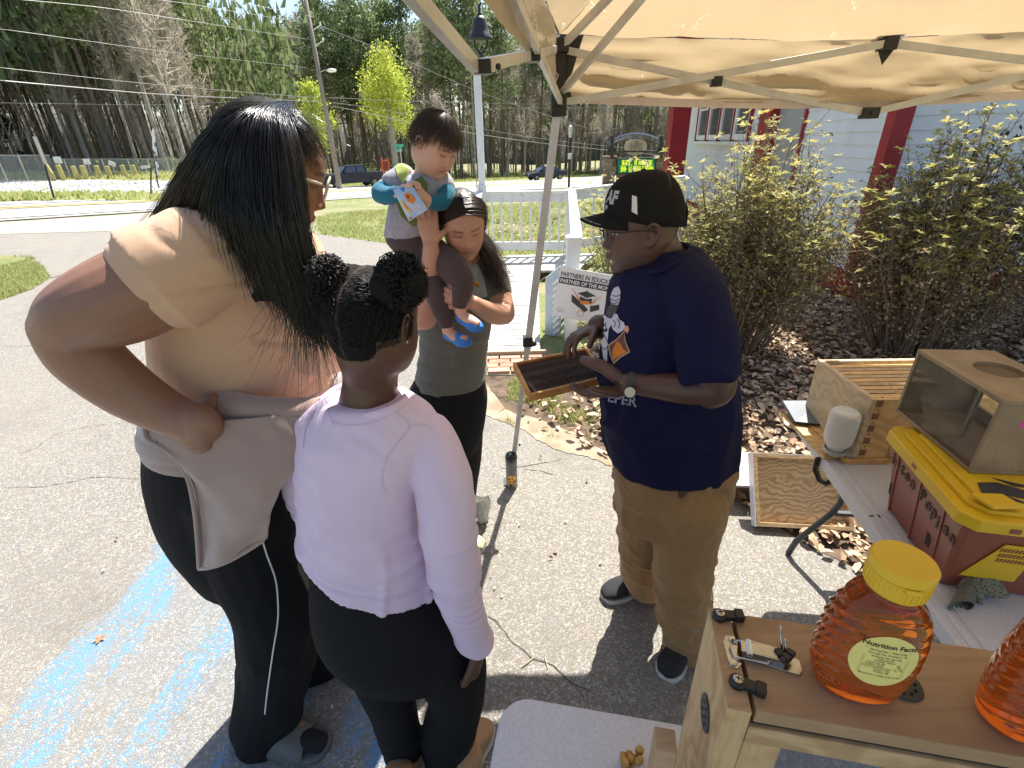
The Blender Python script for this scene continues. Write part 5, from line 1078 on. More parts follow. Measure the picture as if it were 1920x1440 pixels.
lt = thing('toggle_latch', tuple(q3(.03, .05, ZF)), 'zinc toggle latch holding the lid of the front wooden box', 'latch')
c0 = PZ(1372, 1210, ZF+.001)
Lr = math.atan2((PZ(1495, 1245, ZF)-PZ(1372, 1215, ZF))[1], (PZ(1495, 1245, ZF)-PZ(1372, 1215, ZF))[0]); RL = rotz(Lr)
def lp(x, y, z): return PZ(1372, 1218, ZF+.001)+RL@np.array([x, y, z])
mb = MB(); mb.prism([lp(-.006, .016, 0), lp(.004, .018, 0), lp(.007, .008, 0), lp(.005, -.006, 0), lp(.009, -.016, 0), lp(.004, -.023, 0), lp(-.004, -.022, 0), lp(-.006, -.010, 0), lp(-.009, .006, 0)][::-1], (0, 0, .0014)); mb.lathe([(.0035, .0014), (.003, .003), (0, .0033)], lp(0, .012, 0), 12); mb.lathe([(.0045, .0014), (.004, .003), (0, .0035)], lp(0, -.017, 0), 14); ob('catch_plate', mb, M_chrome, lt, bevel=.0004)
mb = MB(); mb.prism([lp(.014, .012, 0), lp(.014, -.008, 0), lp(.066, -.012, 0), lp(.070, -.006, 0), lp(.069, .006, 0), lp(.062, .010, 0)], (0, 0, .0016)); mb.bar(lp(.016, .0085, .006), lp(.052, .007, .006), .002, .010); mb.bar(lp(.016, -.006, .006), lp(.052, -.006, .006), .002, .010); ob('base_plate', mb, M_chrome, lt, bevel=.0004)
mb = MB(); mb.prism([lp(.008, .0075, .0085), lp(.008, -.007, .0085), lp(.044, -.006, .010), lp(.044, .007, .010)], (0, 0, .0018)); mb.tube([lp(.016, .010, .009), lp(.016, -.010, .009)], .0034, 10); ob('lever', mb, M_chrome, lt, bevel=.0006)
mb = MB(); mb.tube([lp(.001, .010, .004), lp(.030, .010, .0075), lp(.035, .010, .0075)], .0013, 7); mb.tube([lp(.001, .010, .004), lp(-.002, .0, .004), lp(.001, -.0115, .004), lp(.034, -.0115, .0065), lp(.037, -.0095, .0065), lp(.034, -.008, .0065)], .0013, 7); ob('wire_loop', mb, M_chrome, lt, smooth=True)
mb = MB()
for x, y, w in ((.046, .001, .009), (.053, -.003, .009), (.058, .004, .009), (.049, -.007, .007)): mb.box(lp(x, y, .012), (w, w*.8, w*.7), rotz(x*40))
ob('tied_cord', mb, M_black, lt, bevel=.0015)
mb = MB(); mb.tube([lp(.050, .004, .010), lp(.048, .016, .022), lp(.047, .022, .030)], .0013, 6); mb.tube([lp(.052, .004, .010), lp(.053, .010, .018), lp(.051, .013, .022)], .0013, 6); ob('split_pin', mb, M_chrome, lt, smooth=True)
mb = MB(); cw = PZ(1185, 1428, .75)
for i in range(16): mb.ell(cw+np.array([random.uniform(-.02, .016), random.uniform(-.02, .012), random.uniform(0, .016)]), random.uniform(.006, .010), 7, 5)
o = ob('beeswax_crumb', mb, pm('beeswax', (.42, .22, .05), (.62, .38, .12), 60, .6, .5, 150), label='crumbled yellow brown beeswax on the bottom table beside the wooden box', cat='beeswax', smooth=True, kind='stuff')
M_honey = N('honey'); M_honey.col((.93, .36, .035)); M_honey.set(Roughness=.04, Transmission_Weight=.90, IOR=1.42); _p = M_honey.pos(); M_honey = M_honey.mat
_t = M_honey.node_tree; _vol = _t.nodes.new('ShaderNodeVolumeAbsorption'); _vol.inputs[0].default_value = (.90, .52, .12, 1); _vol.inputs[1].default_value = 26.; _t.links.new(_vol.outputs[0], _t.nodes['Material Output'].inputs['Volume'])
_t.nodes['Principled BSDF'].inputs['Base Color'].default_value = (.84, .40, .085, 1)
M_yel = pm('yellow_plastic', (.80, .52, .02), (.75, .48, .02), 15, .4, .04, 300)
M_lab = pm('yellow_paper_label', (.80, .72, .25), (.76, .68, .22), 20, .55)
def honey_bottle(base, yaw, label, full=True):
    t = thing('honey_bottle', tuple(base), label, 'bottle', 'honey bottles'); ca = rotz(yaw); rows = []; n = 56; k = 74; HB_ = .142
    def prof(z):
        t_ = z/HB_; w = np.interp(t_, [0, .02, .06, .18, .38, .58, .74, .86, .93, .97, 1], [.029, .035, .039, .0420, .0438, .0428, .0395, .033, .0245, .0200, .0200]); return float(w)
    mb = MB(); vs = []; fs = []
    for i in range(k):
        z = HB_*i/(k-1); w = prof(z)
        for j in range(n):
            a = 2*PI*j/n; c_, s_ = math.cos(a), math.sin(a); dpt = w*(.70 if z < HB_*.82 else .70+.30*sstep(.82, .95, z/HB_)); e = .82
            x = w*math.copysign(abs(c_)**e, c_); y = dpt*math.copysign(abs(s_)**e, s_)
            side = abs(c_)**2.2; rib = math.sin((z-.5*x*s_)*2*PI/.0128+.0)*.0017*side*sstep(.1, .18, z/HB_)*(1-sstep(.78, .86, z/HB_))
            L = math.hypot(x, y)+1e-9; x += x/L*rib; y += y/L*rib
            vs.append(base+ca@np.array([x, y, z]))
    for i in range(k-1):
        for j in range(n): fs.append((i*n+j, i*n+(j+1) % n, (i+1)*n+(j+1) % n, (i+1)*n+j))
    fs.append(tuple(range(n))[::-1]); fs.append(tuple((k-1)*n+j for j in range(n))); mb.add(vs, fs); ob('bottle_body', mb, M_honey, t, smooth=True)
    zc = HB_+.0005; c = np.array(base)+np.array([0, 0, zc]); mb = MB(); mb.lathe([(.0215, 0), (.0240, .001), (.0250, .003), (.0250, .019), (.0238, .0202), (.0238, .0215), (.0256, .0224), (.0258, .030), (.0244, .0322), (0, .0328)], c, 60)
    cp = ob('cap', mb, M_yel, t, smooth=False, bevel=0)
    rb = MB()
    for i in range(36): a = 2*PI*i/36; rb.box(c+np.array([math.cos(a)*.0251, math.sin(a)*.0251, .0105]), (.0010, .0010, .014), rotz(a))
    r_ = ob('cap_rib', rb, M_yel, cp); r_['kind'] = 'stuff'
    d = ca@np.array([0, -1., 0]); mb = MB(); mb.box(c+d*.0252+np.array([0, 0, .019]), (.012, .004, .005), ca); ob('cap_tab', mb, M_yel, cp, bevel=.001)
    lc = .074; ru, rv = .0280, .0325
    def on(u, v, off=.0006):
        z = lc+v; w = prof(z); dpt = w*.70; e = .82; cc = min(.98, abs(u)/w)**(1/e); a = math.acos(min(1, cc)); y = -dpt*math.sin(a)**e
        return np.array(base)+ca@np.array([u, y-off, z])
    mb = MB(); vs = [on(0, 0)]; fs = []; R_n = 8; S_n = 40
    for i in range(1, R_n+1):
        for j in range(S_n): a = 2*PI*j/S_n; vs.append(on(ru*i/R_n*math.cos(a), rv*i/R_n*math.sin(a)))
    for j in range(S_n): fs.append((0, 1+j, 1+(j+1) % S_n))
    for i in range(R_n-1):
        for j in range(S_n): a = 1+i*S_n+j; b = 1+i*S_n+(j+1) % S_n; fs.append((a, a+S_n, b+S_n, b))
    mb.add(vs, fs); lb = ob('label', mb, M_lab, t)
    P = on(0, 0, .0012); X = ca@np.array([1., 0, 0]); Y = np.array([0, 0, 1.])
    def txt(s_, size, u, v, b=.0):
        m_ = text_mb(s_, size, np.zeros(3), (1, 0, 0), (0, 1, 0), th=.00001, align='CENTER', bold=b); m2 = MB(); m2.add([on(p[0]+u, p[1]+v, .0010) for p in m_.v], m_.f); return m2
    ob('lettering', txt('Nutrition Facts', .0072, 0, .0185, .00012), M_ink, lb)
    rows = [('Serving Size 1 Tbsp (21g)', .0135), ('Servings Per Container 43', .0098), ('Amount Per Serving', .0062), ('Calories 60', .0034), ('% Daily Value*', .0006), ('Total Fat 0g            0%', -.0024), ('Sodium 0mg              0%', -.0052), ('Total Carbohydrate 17g  6%', -.0080), ('Sugars 16g', -.0108), ('Protein 0g', -.0136), ('*Based on a 2,000 calorie diet', -.0185)]
    for s_, v in rows: ob('lettering', txt(s_, .0030, 0, v), M_ink, lb)
    mb = MB()
    for v in (.0155, .0052, .0026, -.0004, -.0032, -.006, -.0088, -.0116, -.0144): hw = .019; mb.add([on(-hw, v-.0002, .0011), on(hw, v-.0002, .0011), on(hw, v+.00015, .0011), on(-hw, v+.00015, .0011)], [(0, 1, 2, 3)])
    rl = ob('ruled_line', mb, M_ink, lb); rl['kind'] = 'stuff'
    return t
honey_bottle(np.array([.349, .318, ZF+.0008]), -.25, 'amber honey bottle with yellow cap nearest the latch, whole label showing')
honey_bottle(np.array([.487, .283, ZF+.0008]), .5, 'amber honey bottle cut by the right picture edge')
M_hive = wood('golden_hive_board', (.76, .50, .21), (.62, .37, .13), 0, ring=8, bump=.12)
M_hiveL = wood('pale_hive_board', (.66, .51, .32), (.54, .40, .23), 1, ring=8, bump=.12)
M_joint = pm('dark_end_grain', (.20, .10, .05), (.28, .15, .08), 30, .8)
hu = nrm([1, -.03, 0]); hvv = np.array([.03, 1, 0]); hvv = nrm(hvv); H0 = np.array([1.2, 1.42, 0]); HW, HD, z0, z1 = .52, .335, .765, 1.0
def h3(a, b, z): return H0+hu*a+hvv*b+np.array([0, 0, z])
bh = thing('beehive', tuple(h3(HW/2, HD/2, .765)), 'wooden beehive box full of frames on the white folding table', 'beehive')
def bxh(name, a0, a1, b0, b1, za, zb, mat, par=None, bevel=.0015): mb = MB(); mb.prism([h3(a0, b0, za), h3(a1, b0, za), h3(a1, b1, za), h3(a0, b1, za)], (0, 0, zb-za)); return ob(name, mb, mat, par or bh, bevel=bevel)
bxh('front_board', .0195, HW, 0, .019, z0, z1, M_hive); sb = bxh('side_board', 0, .019, .0, HD, z0, z1, M_hiveL)
bxh('back_board', .0195, HW, HD-.019, HD, z0, z1, M_hiveL); bxh('side_board', HW+.0005, HW+.019, 0, HD, z0, z1, M_hiveL)
for i in range(5):
    zz = z0+.012+i*.049; bxh('finger_joint', .018, .040, -.0008, .0, zz, zz+.024, M_joint, bevel=0); bxh('nail', .028, .032, -.0012, .0, zz+.034, zz+.038, M_dk, bevel=0)
for i in range(9): b = .030+i*.0305; f_ = bxh('frame', .022, HW-.002, b, b+.024, z1-.026, z1-.007, [M_hive, M_pine1b][i % 2]); bxh('comb', .035, HW-.02, b+.006, b+.018, z0+.01, z1-.027, M_joint, par=f_, bevel=0)
bxh('queen_bar', .022, HW-.002, HD-.058, HD-.040, z1-.030, z1-.012, pm('red_stained_bar', (.42, .13, .03), (.5, .2, .05), 20, .5))
bb = thing('bottom_board', tuple(h3(.2, .15, .745)), 'wooden bottom board under the beehive box', 'board')
mb = MB(); mb.prism([h3(-.03, -.012, .746), h3(HW, -.012, .746), h3(HW, HD+.01, .746), h3(-.03, HD+.01, .746)], (0, 0, .018)); ob('floor', mb, M_hive, bb)
mb = MB(); mb.prism([h3(-.085, .02, .746), h3(-.031, .02, .746), h3(-.031, HD, .746), h3(-.085, HD, .746)], (0, 0, .012)); ob('landing_strip', mb, M_hive, bb); mb = MB(); mb.prism([h3(-.06, HD-.02, .759), h3(-.02, HD-.02, .759), h3(-.02, HD, .759), h3(-.06, HD, .759)], (0, 0, .022)); ob('entrance_block', mb, M_hive, bb, bevel=.001)
cvp = [PZ(1466, 752, .80), PZ(1545, 752, .80), PZ(1560, 800, .77), PZ(1490, 792, .77)]
mt = thing('screened_tray', tuple(cvp[0]), 'dark metal edged screened tray behind the beehive', 'tray'); mb = MB(); mb.prism(cvp[::-1], (0, 0, .004)); ob('screen', mb, pm('grey_screen', (.10, .12, .14), (.2, .23, .26), 200, .5), mt); mb = MB(); mb.tube(cvp+[cvp[0]], .006, 4); ob('rim', mb, M_blackm, mt)
M_jar = N('cloudy_plastic'); M_jar.col((.86, .88, .84)); M_jar.set(Roughness=.35, Subsurface_Weight=.4, Transmission_Weight=.25, IOR=1.3); M_jar.b.inputs['Subsurface Scale'].default_value = .03; M_jar = M_jar.mat
jc = PZ(1564, 846, .775); fd = thing('entrance_feeder', tuple(jc), 'entrance feeder with upturned milky jar of syrup beside the beehive', 'feeder')
mb = MB(); mb.lathe([(.030, -.006), (.036, 0), (.038, .012), (.034, .014), (.034, .002), (0, .002)], jc, 30); mb.box(jc+np.array([.04, -.005, -.001]), (.06, .05, .010), rotz(-.3)); ob('feeder_tray', mb, M_hiveL if False else pm('clear_grey_plastic', (.45, .44, .40), rough=.3), fd, bevel=.001)
mb = MB(); mb.lathe([(.026, .004), (.028, .018), (.030, .024), (.040, .038), (.0455, .052), (.047, .07), (.047, .145), (.044, .160), (.036, .167), (.028, .165), (0, .162)], jc, 44); ob('jar', mb, M_jar, fd, smooth=True)
M_tote = pm('red_brown_plastic', (.30, .085, .05), (.26, .07, .042), 6, .38, .1, 30); M_ylid = pm('yellow_lid_plastic', (.82, .55, .02), (.76, .49, .02), 8, .45, .1, 60)
A2 = PZ(1661, 789, 1.02); B2 = PZ(1812, 959, 1.02); tv = nrm(np.array([B2[0]-A2[0], B2[1]-A2[1], 0])); tu = np.array([-tv[1], tv[0], 0]); tu = -tu if tu[0] < 0 else tu
TL, TW = float(np.linalg.norm((B2-A2)[:2]))+.01, .52; T0 = np.array([A2[0], A2[1], 0])
def t3(a, b, z): return T0+tu*a+tv*b+np.array([0, 0, z])
tt = thing('storage_tote', tuple(t3(.25, .2, .746)), 'red brown plastic tote with yellow lid and stencilled name on the folding table', 'storage box')
i0, i1 = .055, .022
bl_ = [t3(i0, i0, .747), t3(i0, TL-i0, .747), t3(TW-i0, TL-i0, .747), t3(TW-i0, i0, .747)]; tl_ = [t3(i1, i1, .985), t3(i1, TL-i1, .985), t3(TW-i1, TL-i1, .985), t3(TW-i1, i1, .985)]
mb = MB(); mb.add(bl_+tl_, [(3, 2, 1, 0), (0, 1, 5, 4), (1, 2, 6, 5), (2, 3, 7, 6), (3, 0, 4, 7), (4, 5, 6, 7)])
bd = ob('tote_body', mb, M_tote, tt, bevel=.012)
if bd.data.polygons[0].normal.z > 0: bd.data.flip_normals()
def tside(b, z, off=0.): k = (z-.747)/(.985-.747); a = i0+(i1-i0)*k; return t3(a-off, b, z)
for b in (.075, .20, .315):
    mb = MB(); mb.bar(tside(b, .75, .0), tside(b, .98, .0), .006, .006); ob('side_rib', mb, M_tote, tt)
for b in (.055, .27): mb = MB(); mb.prism([tside(b, .80, .001), tside(b+.02, .80, .001), tside(b+.02, .83, .001), tside(b+.012, .84, .001), tside(b, .84, .001)], tu*.002); ob('slot', mb, M_dk, tt)
def lidpoly(g, z): r = .03; return [t3(-g+r, -g, z), t3(-g, -g+r, z), t3(-g, TL+g-r, z), t3(-g+r, TL+g, z), t3(TW+g-r, TL+g, z), t3(TW+g, TL+g-r, z), t3(TW+g, -g+r, z), t3(TW+g-r, -g, z)]
mb = MB(); mb.prism(lidpoly(0, .972), (0, 0, .034)); ld = ob('tote_lid', mb, M_ylid, tt, bevel=.004)
mb = MB(); mb.prism(lidpoly(-.026, 1.006), (0, 0, .012)); ob('lid_step', mb, M_ylid, ld, bevel=.003); mb = MB(); mb.prism(lidpoly(-.05, 1.018), (0, 0, .010)); ob('lid_step', mb, M_ylid, ld, bevel=.003)
for b in (.18,): mb = MB(); mb.prism([t3(.001, b, .985), t3(.001, b+.022, .985), t3(.001, b+.022, .994), t3(.001, b, .994)], -tu*.002); ob('lid_slot', mb, M_tote, ld)
mb = MB(); mb.prism([t3(.09, TL-.001, .980), t3(.112, TL-.001, .980), t3(.112, TL-.001, .993), t3(.09, TL-.001, .993)], tv*.002); ob('lid_slot', mb, M_tote, ld)
mb = MB(); mb.prism([t3(.03, TL-.065, 1.028), t3(.10, TL-.075, 1.028), t3(.12, TL-.03, 1.028), t3(.05, TL-.015, 1.028)][::-1], (0, 0, .008)); ob('lid_latch', mb, M_ylid, ld, bevel=.003)
M_sten = pm('dark_stencil_paint', (.04, .035, .03), (.16, .13, .10), 40, .7); sX = tv; nS = nrm(np.cross(tv, tside(.1, .98)-tside(.1, .75))); sY = nrm(tside(.1, .98)-tside(.1, .75))
nS = -tu
def sten(s_, size, b, z): return text_mb(s_, size, tside(b, z, .002), sX, sY, bold=.0012, sx=.85)
x_ = .022
for ch, bb_, zz_ in (('L', .010, .905), ('i', .044, .905), ('n', .062, .905), ('t', .096, .905), ('o', .120, .903), ('n', .152, .900), ('P', .206, .898), ('o', .238, .896), ('p', .266, .894), ('p', .296, .892), ('a', .326, .890), ('n', .354, .888)):
    ob('stencil_letter', sten(ch, .052, bb_, zz_), M_sten, tt)
def tfr(a, z, off=.002): k = (z-.747)/(.985-.747); b = TL-(i0+(i1-i0)*k); return t3(a, b+off, z)
mb = MB(); mb.prism([tfr(.075, .80), tfr(.19, .80), tfr(.19, .925), tfr(.12, .925)], tv*.002); yp = ob('yellow_panel', mb, M_ylid, tt)
mb = MB()
for r in range(3):
    for c in range(9): mb.prism([tfr(.122+c*.0075-r*.003, .865+r*.018, .0045), tfr(.126+c*.0075-r*.003, .865+r*.018, .0045), tfr(.128+c*.0075-r*.003, .877+r*.018, .0045), tfr(.124+c*.0075-r*.003, .877+r*.018, .0045)], tv*.0005)
s_ = ob('panel_slot', mb, M_tote, yp); s_['kind'] = 'stuff'
mb = MB(); mb.prism([t3(.075, .30, 1.029), t3(.12, .29, 1.029), t3(.20, .33, 1.029), t3(.19, .36, 1.029), t3(.11, .34, 1.029), t3(.15, .37, 1.029), t3(.06, .35, 1.029)], (0, 0, .0006)); mb.prism([t3(.02+.1, .27, 1.029), t3(.16, .285, 1.029), t3(.22, .30, 1.029), t3(.15, .30, 1.029)], (0, 0, .0006)); ob('paint_mark', mb, M_ink, ld)
M_oply = wood('grey_plywood', (.36, .27, .17), (.29, .21, .13), 1, ring=3, bump=.1, knots=False)
oz0, oz1 = 1.030, 1.235; Ov = nrm(np.array([1.139-1.176, .983-1.294, 0])); Ou = np.array([-Ov[1], Ov[0], 0]); Ou = -Ou if Ou[0] < 0 else Ou; OL, OW = .315, .20; OO = np.array([1.176, 1.294, 0])
def o3(a, b, z): return OO+Ou*a+Ov*b+np.array([0, 0, z])
ox = thing('glass_sided_box', tuple(o3(.1, .15, oz0)), 'grey plywood box with glass side and round top hole on the yellow tote lid', 'wooden box')
def bxo(name, a0, a1, b0, b1, za, zb, mat=None): mb = MB(); mb.prism([o3(a0, b0, za), o3(a0, b1, za), o3(a1, b1, za), o3(a1, b0, za)], (0, 0, zb-za)); return ob(name, mb, mat or M_oply, ox, bevel=.001)
t_ = .010
bxo('box_floor', 0, OW, 0, OL, oz0, oz0+t_); bxo('end_panel', 0, OW, 0, t_, oz0+t_+.0005, oz1-t_-.0005); bxo('end_panel', 0, OW, OL-t_, OL, oz0+t_+.0005, oz1-t_-.0005)
bxo('far_rail', OW-t_, OW, t_+.0005, OL-t_-.0005, oz0+t_+.0005, oz0+.045); bxo('far_stile', OW-t_, OW, t_+.0005, .030, oz0+.0455, oz1-t_-.0005); bxo('far_stile', OW-t_, OW, OL-.10, OL-t_-.0005, oz0+.0455, oz1-t_-.0005); bxo('inner_divider', .08, .088, .148, .158, oz0+t_+.0005, oz1-t_-.0005); bxo('mid_rail', OW-t_+.001, OW-.001, .031, OL-.101, oz0+.085, oz0+.105)
mb = MB(); mb.prism([o3(.003, t_+.001, oz0+t_), o3(.003, OL-t_-.001, oz0+t_), o3(.005, OL-t_-.001, oz0+t_), o3(.005, t_+.001, oz0+t_)], (0, 0, oz1-oz0-2*t_-.001)); ob('glass_pane', mb, M_clear, ox)
mb = MB(); cx, cy, rh = .115, .135, .052; n = 48; vs = []; fs = []
def sq(a): c, s_ = math.cos(a), math.sin(a); k = 1/max(abs(c)/1., abs(s_)/1.); return c*k, s_*k
for z in (oz1-t_, oz1):
    for j in range(n): a = 2*PI*j/n; vs.append(o3(cx+rh*math.cos(a), cy+rh*math.sin(a), z))
    for j in range(n):
        u, v = sq(2*PI*j/n); vs.append(o3(cx+(u*(OW-cx) if u > 0 else u*cx), cy+(v*(OL-cy) if v > 0 else v*cy), z))
for j in range(n):
    k = (j+1) % n; fs += [(j, n+j, n+k, k)[::-1], (2*n+j, 3*n+j, 3*n+k, 2*n+k), (j, k, 2*n+k, 2*n+j)[::-1], (n+j, n+k, 3*n+k, 3*n+j)]
mb.add(vs, fs); tp = ob('box_top', mb, M_oply, ox)
mb = MB(); mb.lathe([(rh-.001, -.0085), (0, -.0086)], o3(cx, cy, oz1), 40); ob('hole_screen', mb, pm('brown_mesh_screen', (.10, .075, .05), (.2, .15, .10), 300, .8), ox)
mb = MB(); mb.prism([o3(.055, OL, 1.165), o3(.115, OL, 1.172), o3(.115, OL, 1.190), o3(.06, OL, 1.186)], Ov*.0008); ob('pink_tape', mb, pm('pink_tape', (.62, .06, .36), rough=.4), ox)
M_lply = wood('rotary_cut_plywood', (.68, .49, .27), (.42, .27, .13), 0, ring=11, bump=.1, knots=False)
BL, BR = PZ(1412, 985, .015), PZ(1593, 995, .015); TLp = PY(1462, 853, 2.1); X = nrm(BR-BL); Yv = TLp-BL; Yv = Yv-X*(X@Yv); Hc = float(np.linalg.norm(Yv)); Y = nrm(Yv); skew = float((TLp-BL)@X); Wc = float(np.linalg.norm(BR-BL)); Nn = np.cross(X, Y); Nn = Nn if Nn[1] < 0 else -Nn
lc = thing('hive_cover', tuple((BL+BR)/2), 'plywood hive cover with pale wooden rim leaning below the folding table', 'hive cover')
def l3(a, b, n_=0.): return BL+X*(a)+Y*b+Nn*n_
mb = MB(); mb.prism([l3(.02, .02, 0), l3(Wc-.02, .02, 0), l3(Wc-.02, Hc-.02, 0), l3(.02, Hc-.02, 0)], -Nn*.01); ob('plywood_sheet', mb, M_lply, lc)
for a0, b0, a1, b1 in ((0, 0, Wc, .02), (0, Hc-.02, Wc, Hc), (0, .0205, .02, Hc-.0205), (Wc-.02, .0205, Wc, Hc-.0205)):
    mb = MB(); mb.prism([l3(a0, b0, .045), l3(a1, b0, .045), l3(a1, b1, .045), l3(a0, b1, .045)], -Nn*.057); ob('rim_strip', mb, M_pine1b, lc, bevel=.001)
mb = MB(); mb.prism([l3(-.004, -.003, .045), l3(-.0005, -.003, .045), l3(-.0005, Hc+.003, .045), l3(-.004, Hc+.003, .045)], -Nn*.06); mb.prism([l3(-.004, Hc+.0005, .045), l3(Wc, Hc+.0005, .045), l3(Wc, Hc+.004, .045), l3(-.004, Hc+.004, .045)], -Nn*.06); ob('metal_skin', mb, pm('white_sheet_metal', (.7, .7, .72), rough=.35), lc)
M_card = pm('white_card', (.74, .74, .74), (.64, .64, .66), 8, .7)
cb = thing('white_carton', (1.5, 2.45, 0), 'flat white carton marked 6 lying on the ground behind the leaning cover', 'box'); zc_ = .14
q = [PZ(1352, 909, zc_), PZ(1453, 912, zc_), PZ(1520, 852, zc_), PZ(1352, 846, zc_)]; m0, m1 = PZ(1411, 911, zc_), PZ(1411, 848, zc_)
mb = MB(); mb.prism([q[0], m0-np.array([.002, 0, 0]), m1-np.array([.002, 0, 0]), q[3]], (0, 0, -.012)); ob('carton_flap', mb, pm('stained_card', (.52, .50, .50), (.42, .40, .40), 10, .75), cb)
mb = MB(); mb.prism([m0, q[1], PZ(1560, 856, zc_), m1], (0, 0, -.012)); ob('carton_lid', mb, M_card, cb)
mb = MB(); mb.prism([q[0]+[.05, .05, -.013], q[1]+[.25, .05, -.013], q[2]+[.3, -.02, -.013], q[3]+[.05, -.02, -.013]], (0, 0, -.126)); ob('carton_body', mb, pm('dark_brown_body', (.2, .14, .09), rough=.9), cb)  # body coloured dark brown below the white top
sp_ = PZ(1430, 862, zc_+.001); X6 = nrm(PZ(1440, 862, zc_)-PZ(1430, 862, zc_)); mb = MB(); mb.lathe([(.022, .0), (0, .0004)], sp_, 24, sy=1.5); ob('number_disc', mb, M_ink, cb); ob('lettering', text_mb('6', .05, sp_+np.array([-.0145, -.018, .001]), (1, 0, 0), (0, 1, 0), bold=.001), M_inkw, cb)
def cloth():
    pts = [PZ(1745, 1040, .765), PZ(1790, 1085, .765), PZ(1830, 1095, .775), PZ(1860, 1068, .78), PZ(1920, 1065, .775), PZ(1990, 1075, .77)]
    mb = MB(); n = 22; k = 60; vs = []; fs = []
    for i in range(k):
        t_ = i/(k-1)*(len(pts)-1); j = min(len(pts)-2, int(t_)); p = pts[j]+(pts[j+1]-pts[j])*(t_-j); r = (.030+.010*math.sin(i*.5)+.008*mnoise.noise(Vector((i*.25, 0, 0))))*(.35 if i == 0 else 1)
        for q in range(n):
            a = 2*PI*q/n; rr = r*(1+.16*math.sin(a*5+i*.22)+.12*mnoise.noise(Vector((math.cos(a)*1.5, math.sin(a)*1.5, i*.2)))); vs.append(p+np.array([0, math.cos(a)*rr*1.5, max(-.018, math.sin(a)*rr*.75)]))
    for i in range(k-1):
        for q in range(n): fs.append((i*n+q, i*n+(q+1) % n, (i+1)*n+(q+1) % n, (i+1)*n+q))
    fs.append(tuple(range(n))[::-1]); fs.append(tuple((k-1)*n+j for j in range(n))); mb.add(vs, fs)
    M = N('olive_knit'); p = M.pos(); v = M.vor(p, 150, 'F1', rand=.25); M.col(M.mix(M.ramp(v, [(.2, 0.), (.5, 1.)]), (.075, .085, .065), (.26, .27, .21))); M.set(Roughness=.95); M.bump(v, .7, .004)
    t_ = thing('knitted_cloth', tuple(pts[2]), 'crumpled olive knitted mesh cloth lying at the foot of the tote', 'cloth'); ob('mesh_fabric', mb, M.mat, t_, smooth=True)
    mb = MB(); c = [PZ(1838, 1080, .79), PZ(1812, 1110, .77), PZ(1800, 1140, .755)]; n = 30; vs = []; fs = []
    for i in range(16):
        tt_ = i/15*2; j = min(1, int(tt_)); p = c[j]+(c[j+1]-c[j])*(tt_-j)
        for q in range(n): a = 2*PI*q/n; r = (.020+.012*i/15)*(1+.07*math.cos(a*15)); vs.append(p+np.array([math.cos(a)*r, 0, math.sin(a)*r*.6+.004]))
    for i in range(15):
        for q in range(n): fs.append((i*n+q, i*n+(q+1) % n, (i+1)*n+(q+1) % n, (i+1)*n+q))
    mb.add(vs, fs); ob('ribbed_cuff', mb, pm('olive_rib', (.13, .14, .11), (.2, .2, .16), 100, .95), t_, smooth=True)
cloth()
wbp = PZ(956, 907); wbp[2] = 0; wbp = wbp+np.array([.012, -.03, .0]); wt = thing('water_bottle', tuple(wbp), 'smoke grey water bottle with black lid and tiger print standing at the canopy leg', 'bottle')
M_smoke = N('smoke_tritan'); M_smoke.col((.30, .31, .31)); M_smoke.set(Roughness=.12, Transmission_Weight=.55, IOR=1.35); M_smoke = M_smoke.mat
mb = MB(); mb.lathe([(.030, 0), (.033, .004), (.033, .175), (.031, .190), (.029, .195)], wbp, 32); wb_ = ob('bottle_body', mb, M_smoke, wt, smooth=True)
mb = MB(); mb.lathe([(.034, .194), (.0345, .215), (.030, .228), (0, .231)], wbp, 32); l_ = ob('lid', mb, M_black, wt, smooth=True); mb = MB(); mb.tube([wbp+np.array([.018*math.cos(a), -.004, .232+.016*math.sin(a)]) for a in [i*PI/8 for i in range(9)]], .004, 7); mb.ell(wbp+np.array([0, -.02, .228]), (.008, .008, .006), 10, 6); ob('carry_loop', mb, M_black, l_, smooth=True)
M_tig = N('tiger_print'); _p = M_tig.pos(); _w = M_tig.noise(_p, 60, 3); M_tig.col(M_tig.ramp(_w, [(.40, (.02, .02, .015)), (.47, (.75, .30, .03)), (.58, (.85, .55, .06)), (.66, (.8, .72, .5))])); M_tig = M_tig.mat
mb = MB(); vs = []; fs = []
for i in range(9):
    for j in range(9): a = -PI/2+(-.8+1.6*i/8)*math.sqrt(max(0, 1-((j-4)/4.6)**2)); vs.append(wbp+np.array([.0337*math.cos(a), .0337*math.sin(a), .035+.07*j/8]))
mb.add(vs, [(i*9+j, (i+1)*9+j, (i+1)*9+j+1, i*9+j+1) for i in range(8) for j in range(8)]); ob('tiger_print', mb, M_tig, wb_, smooth=True)
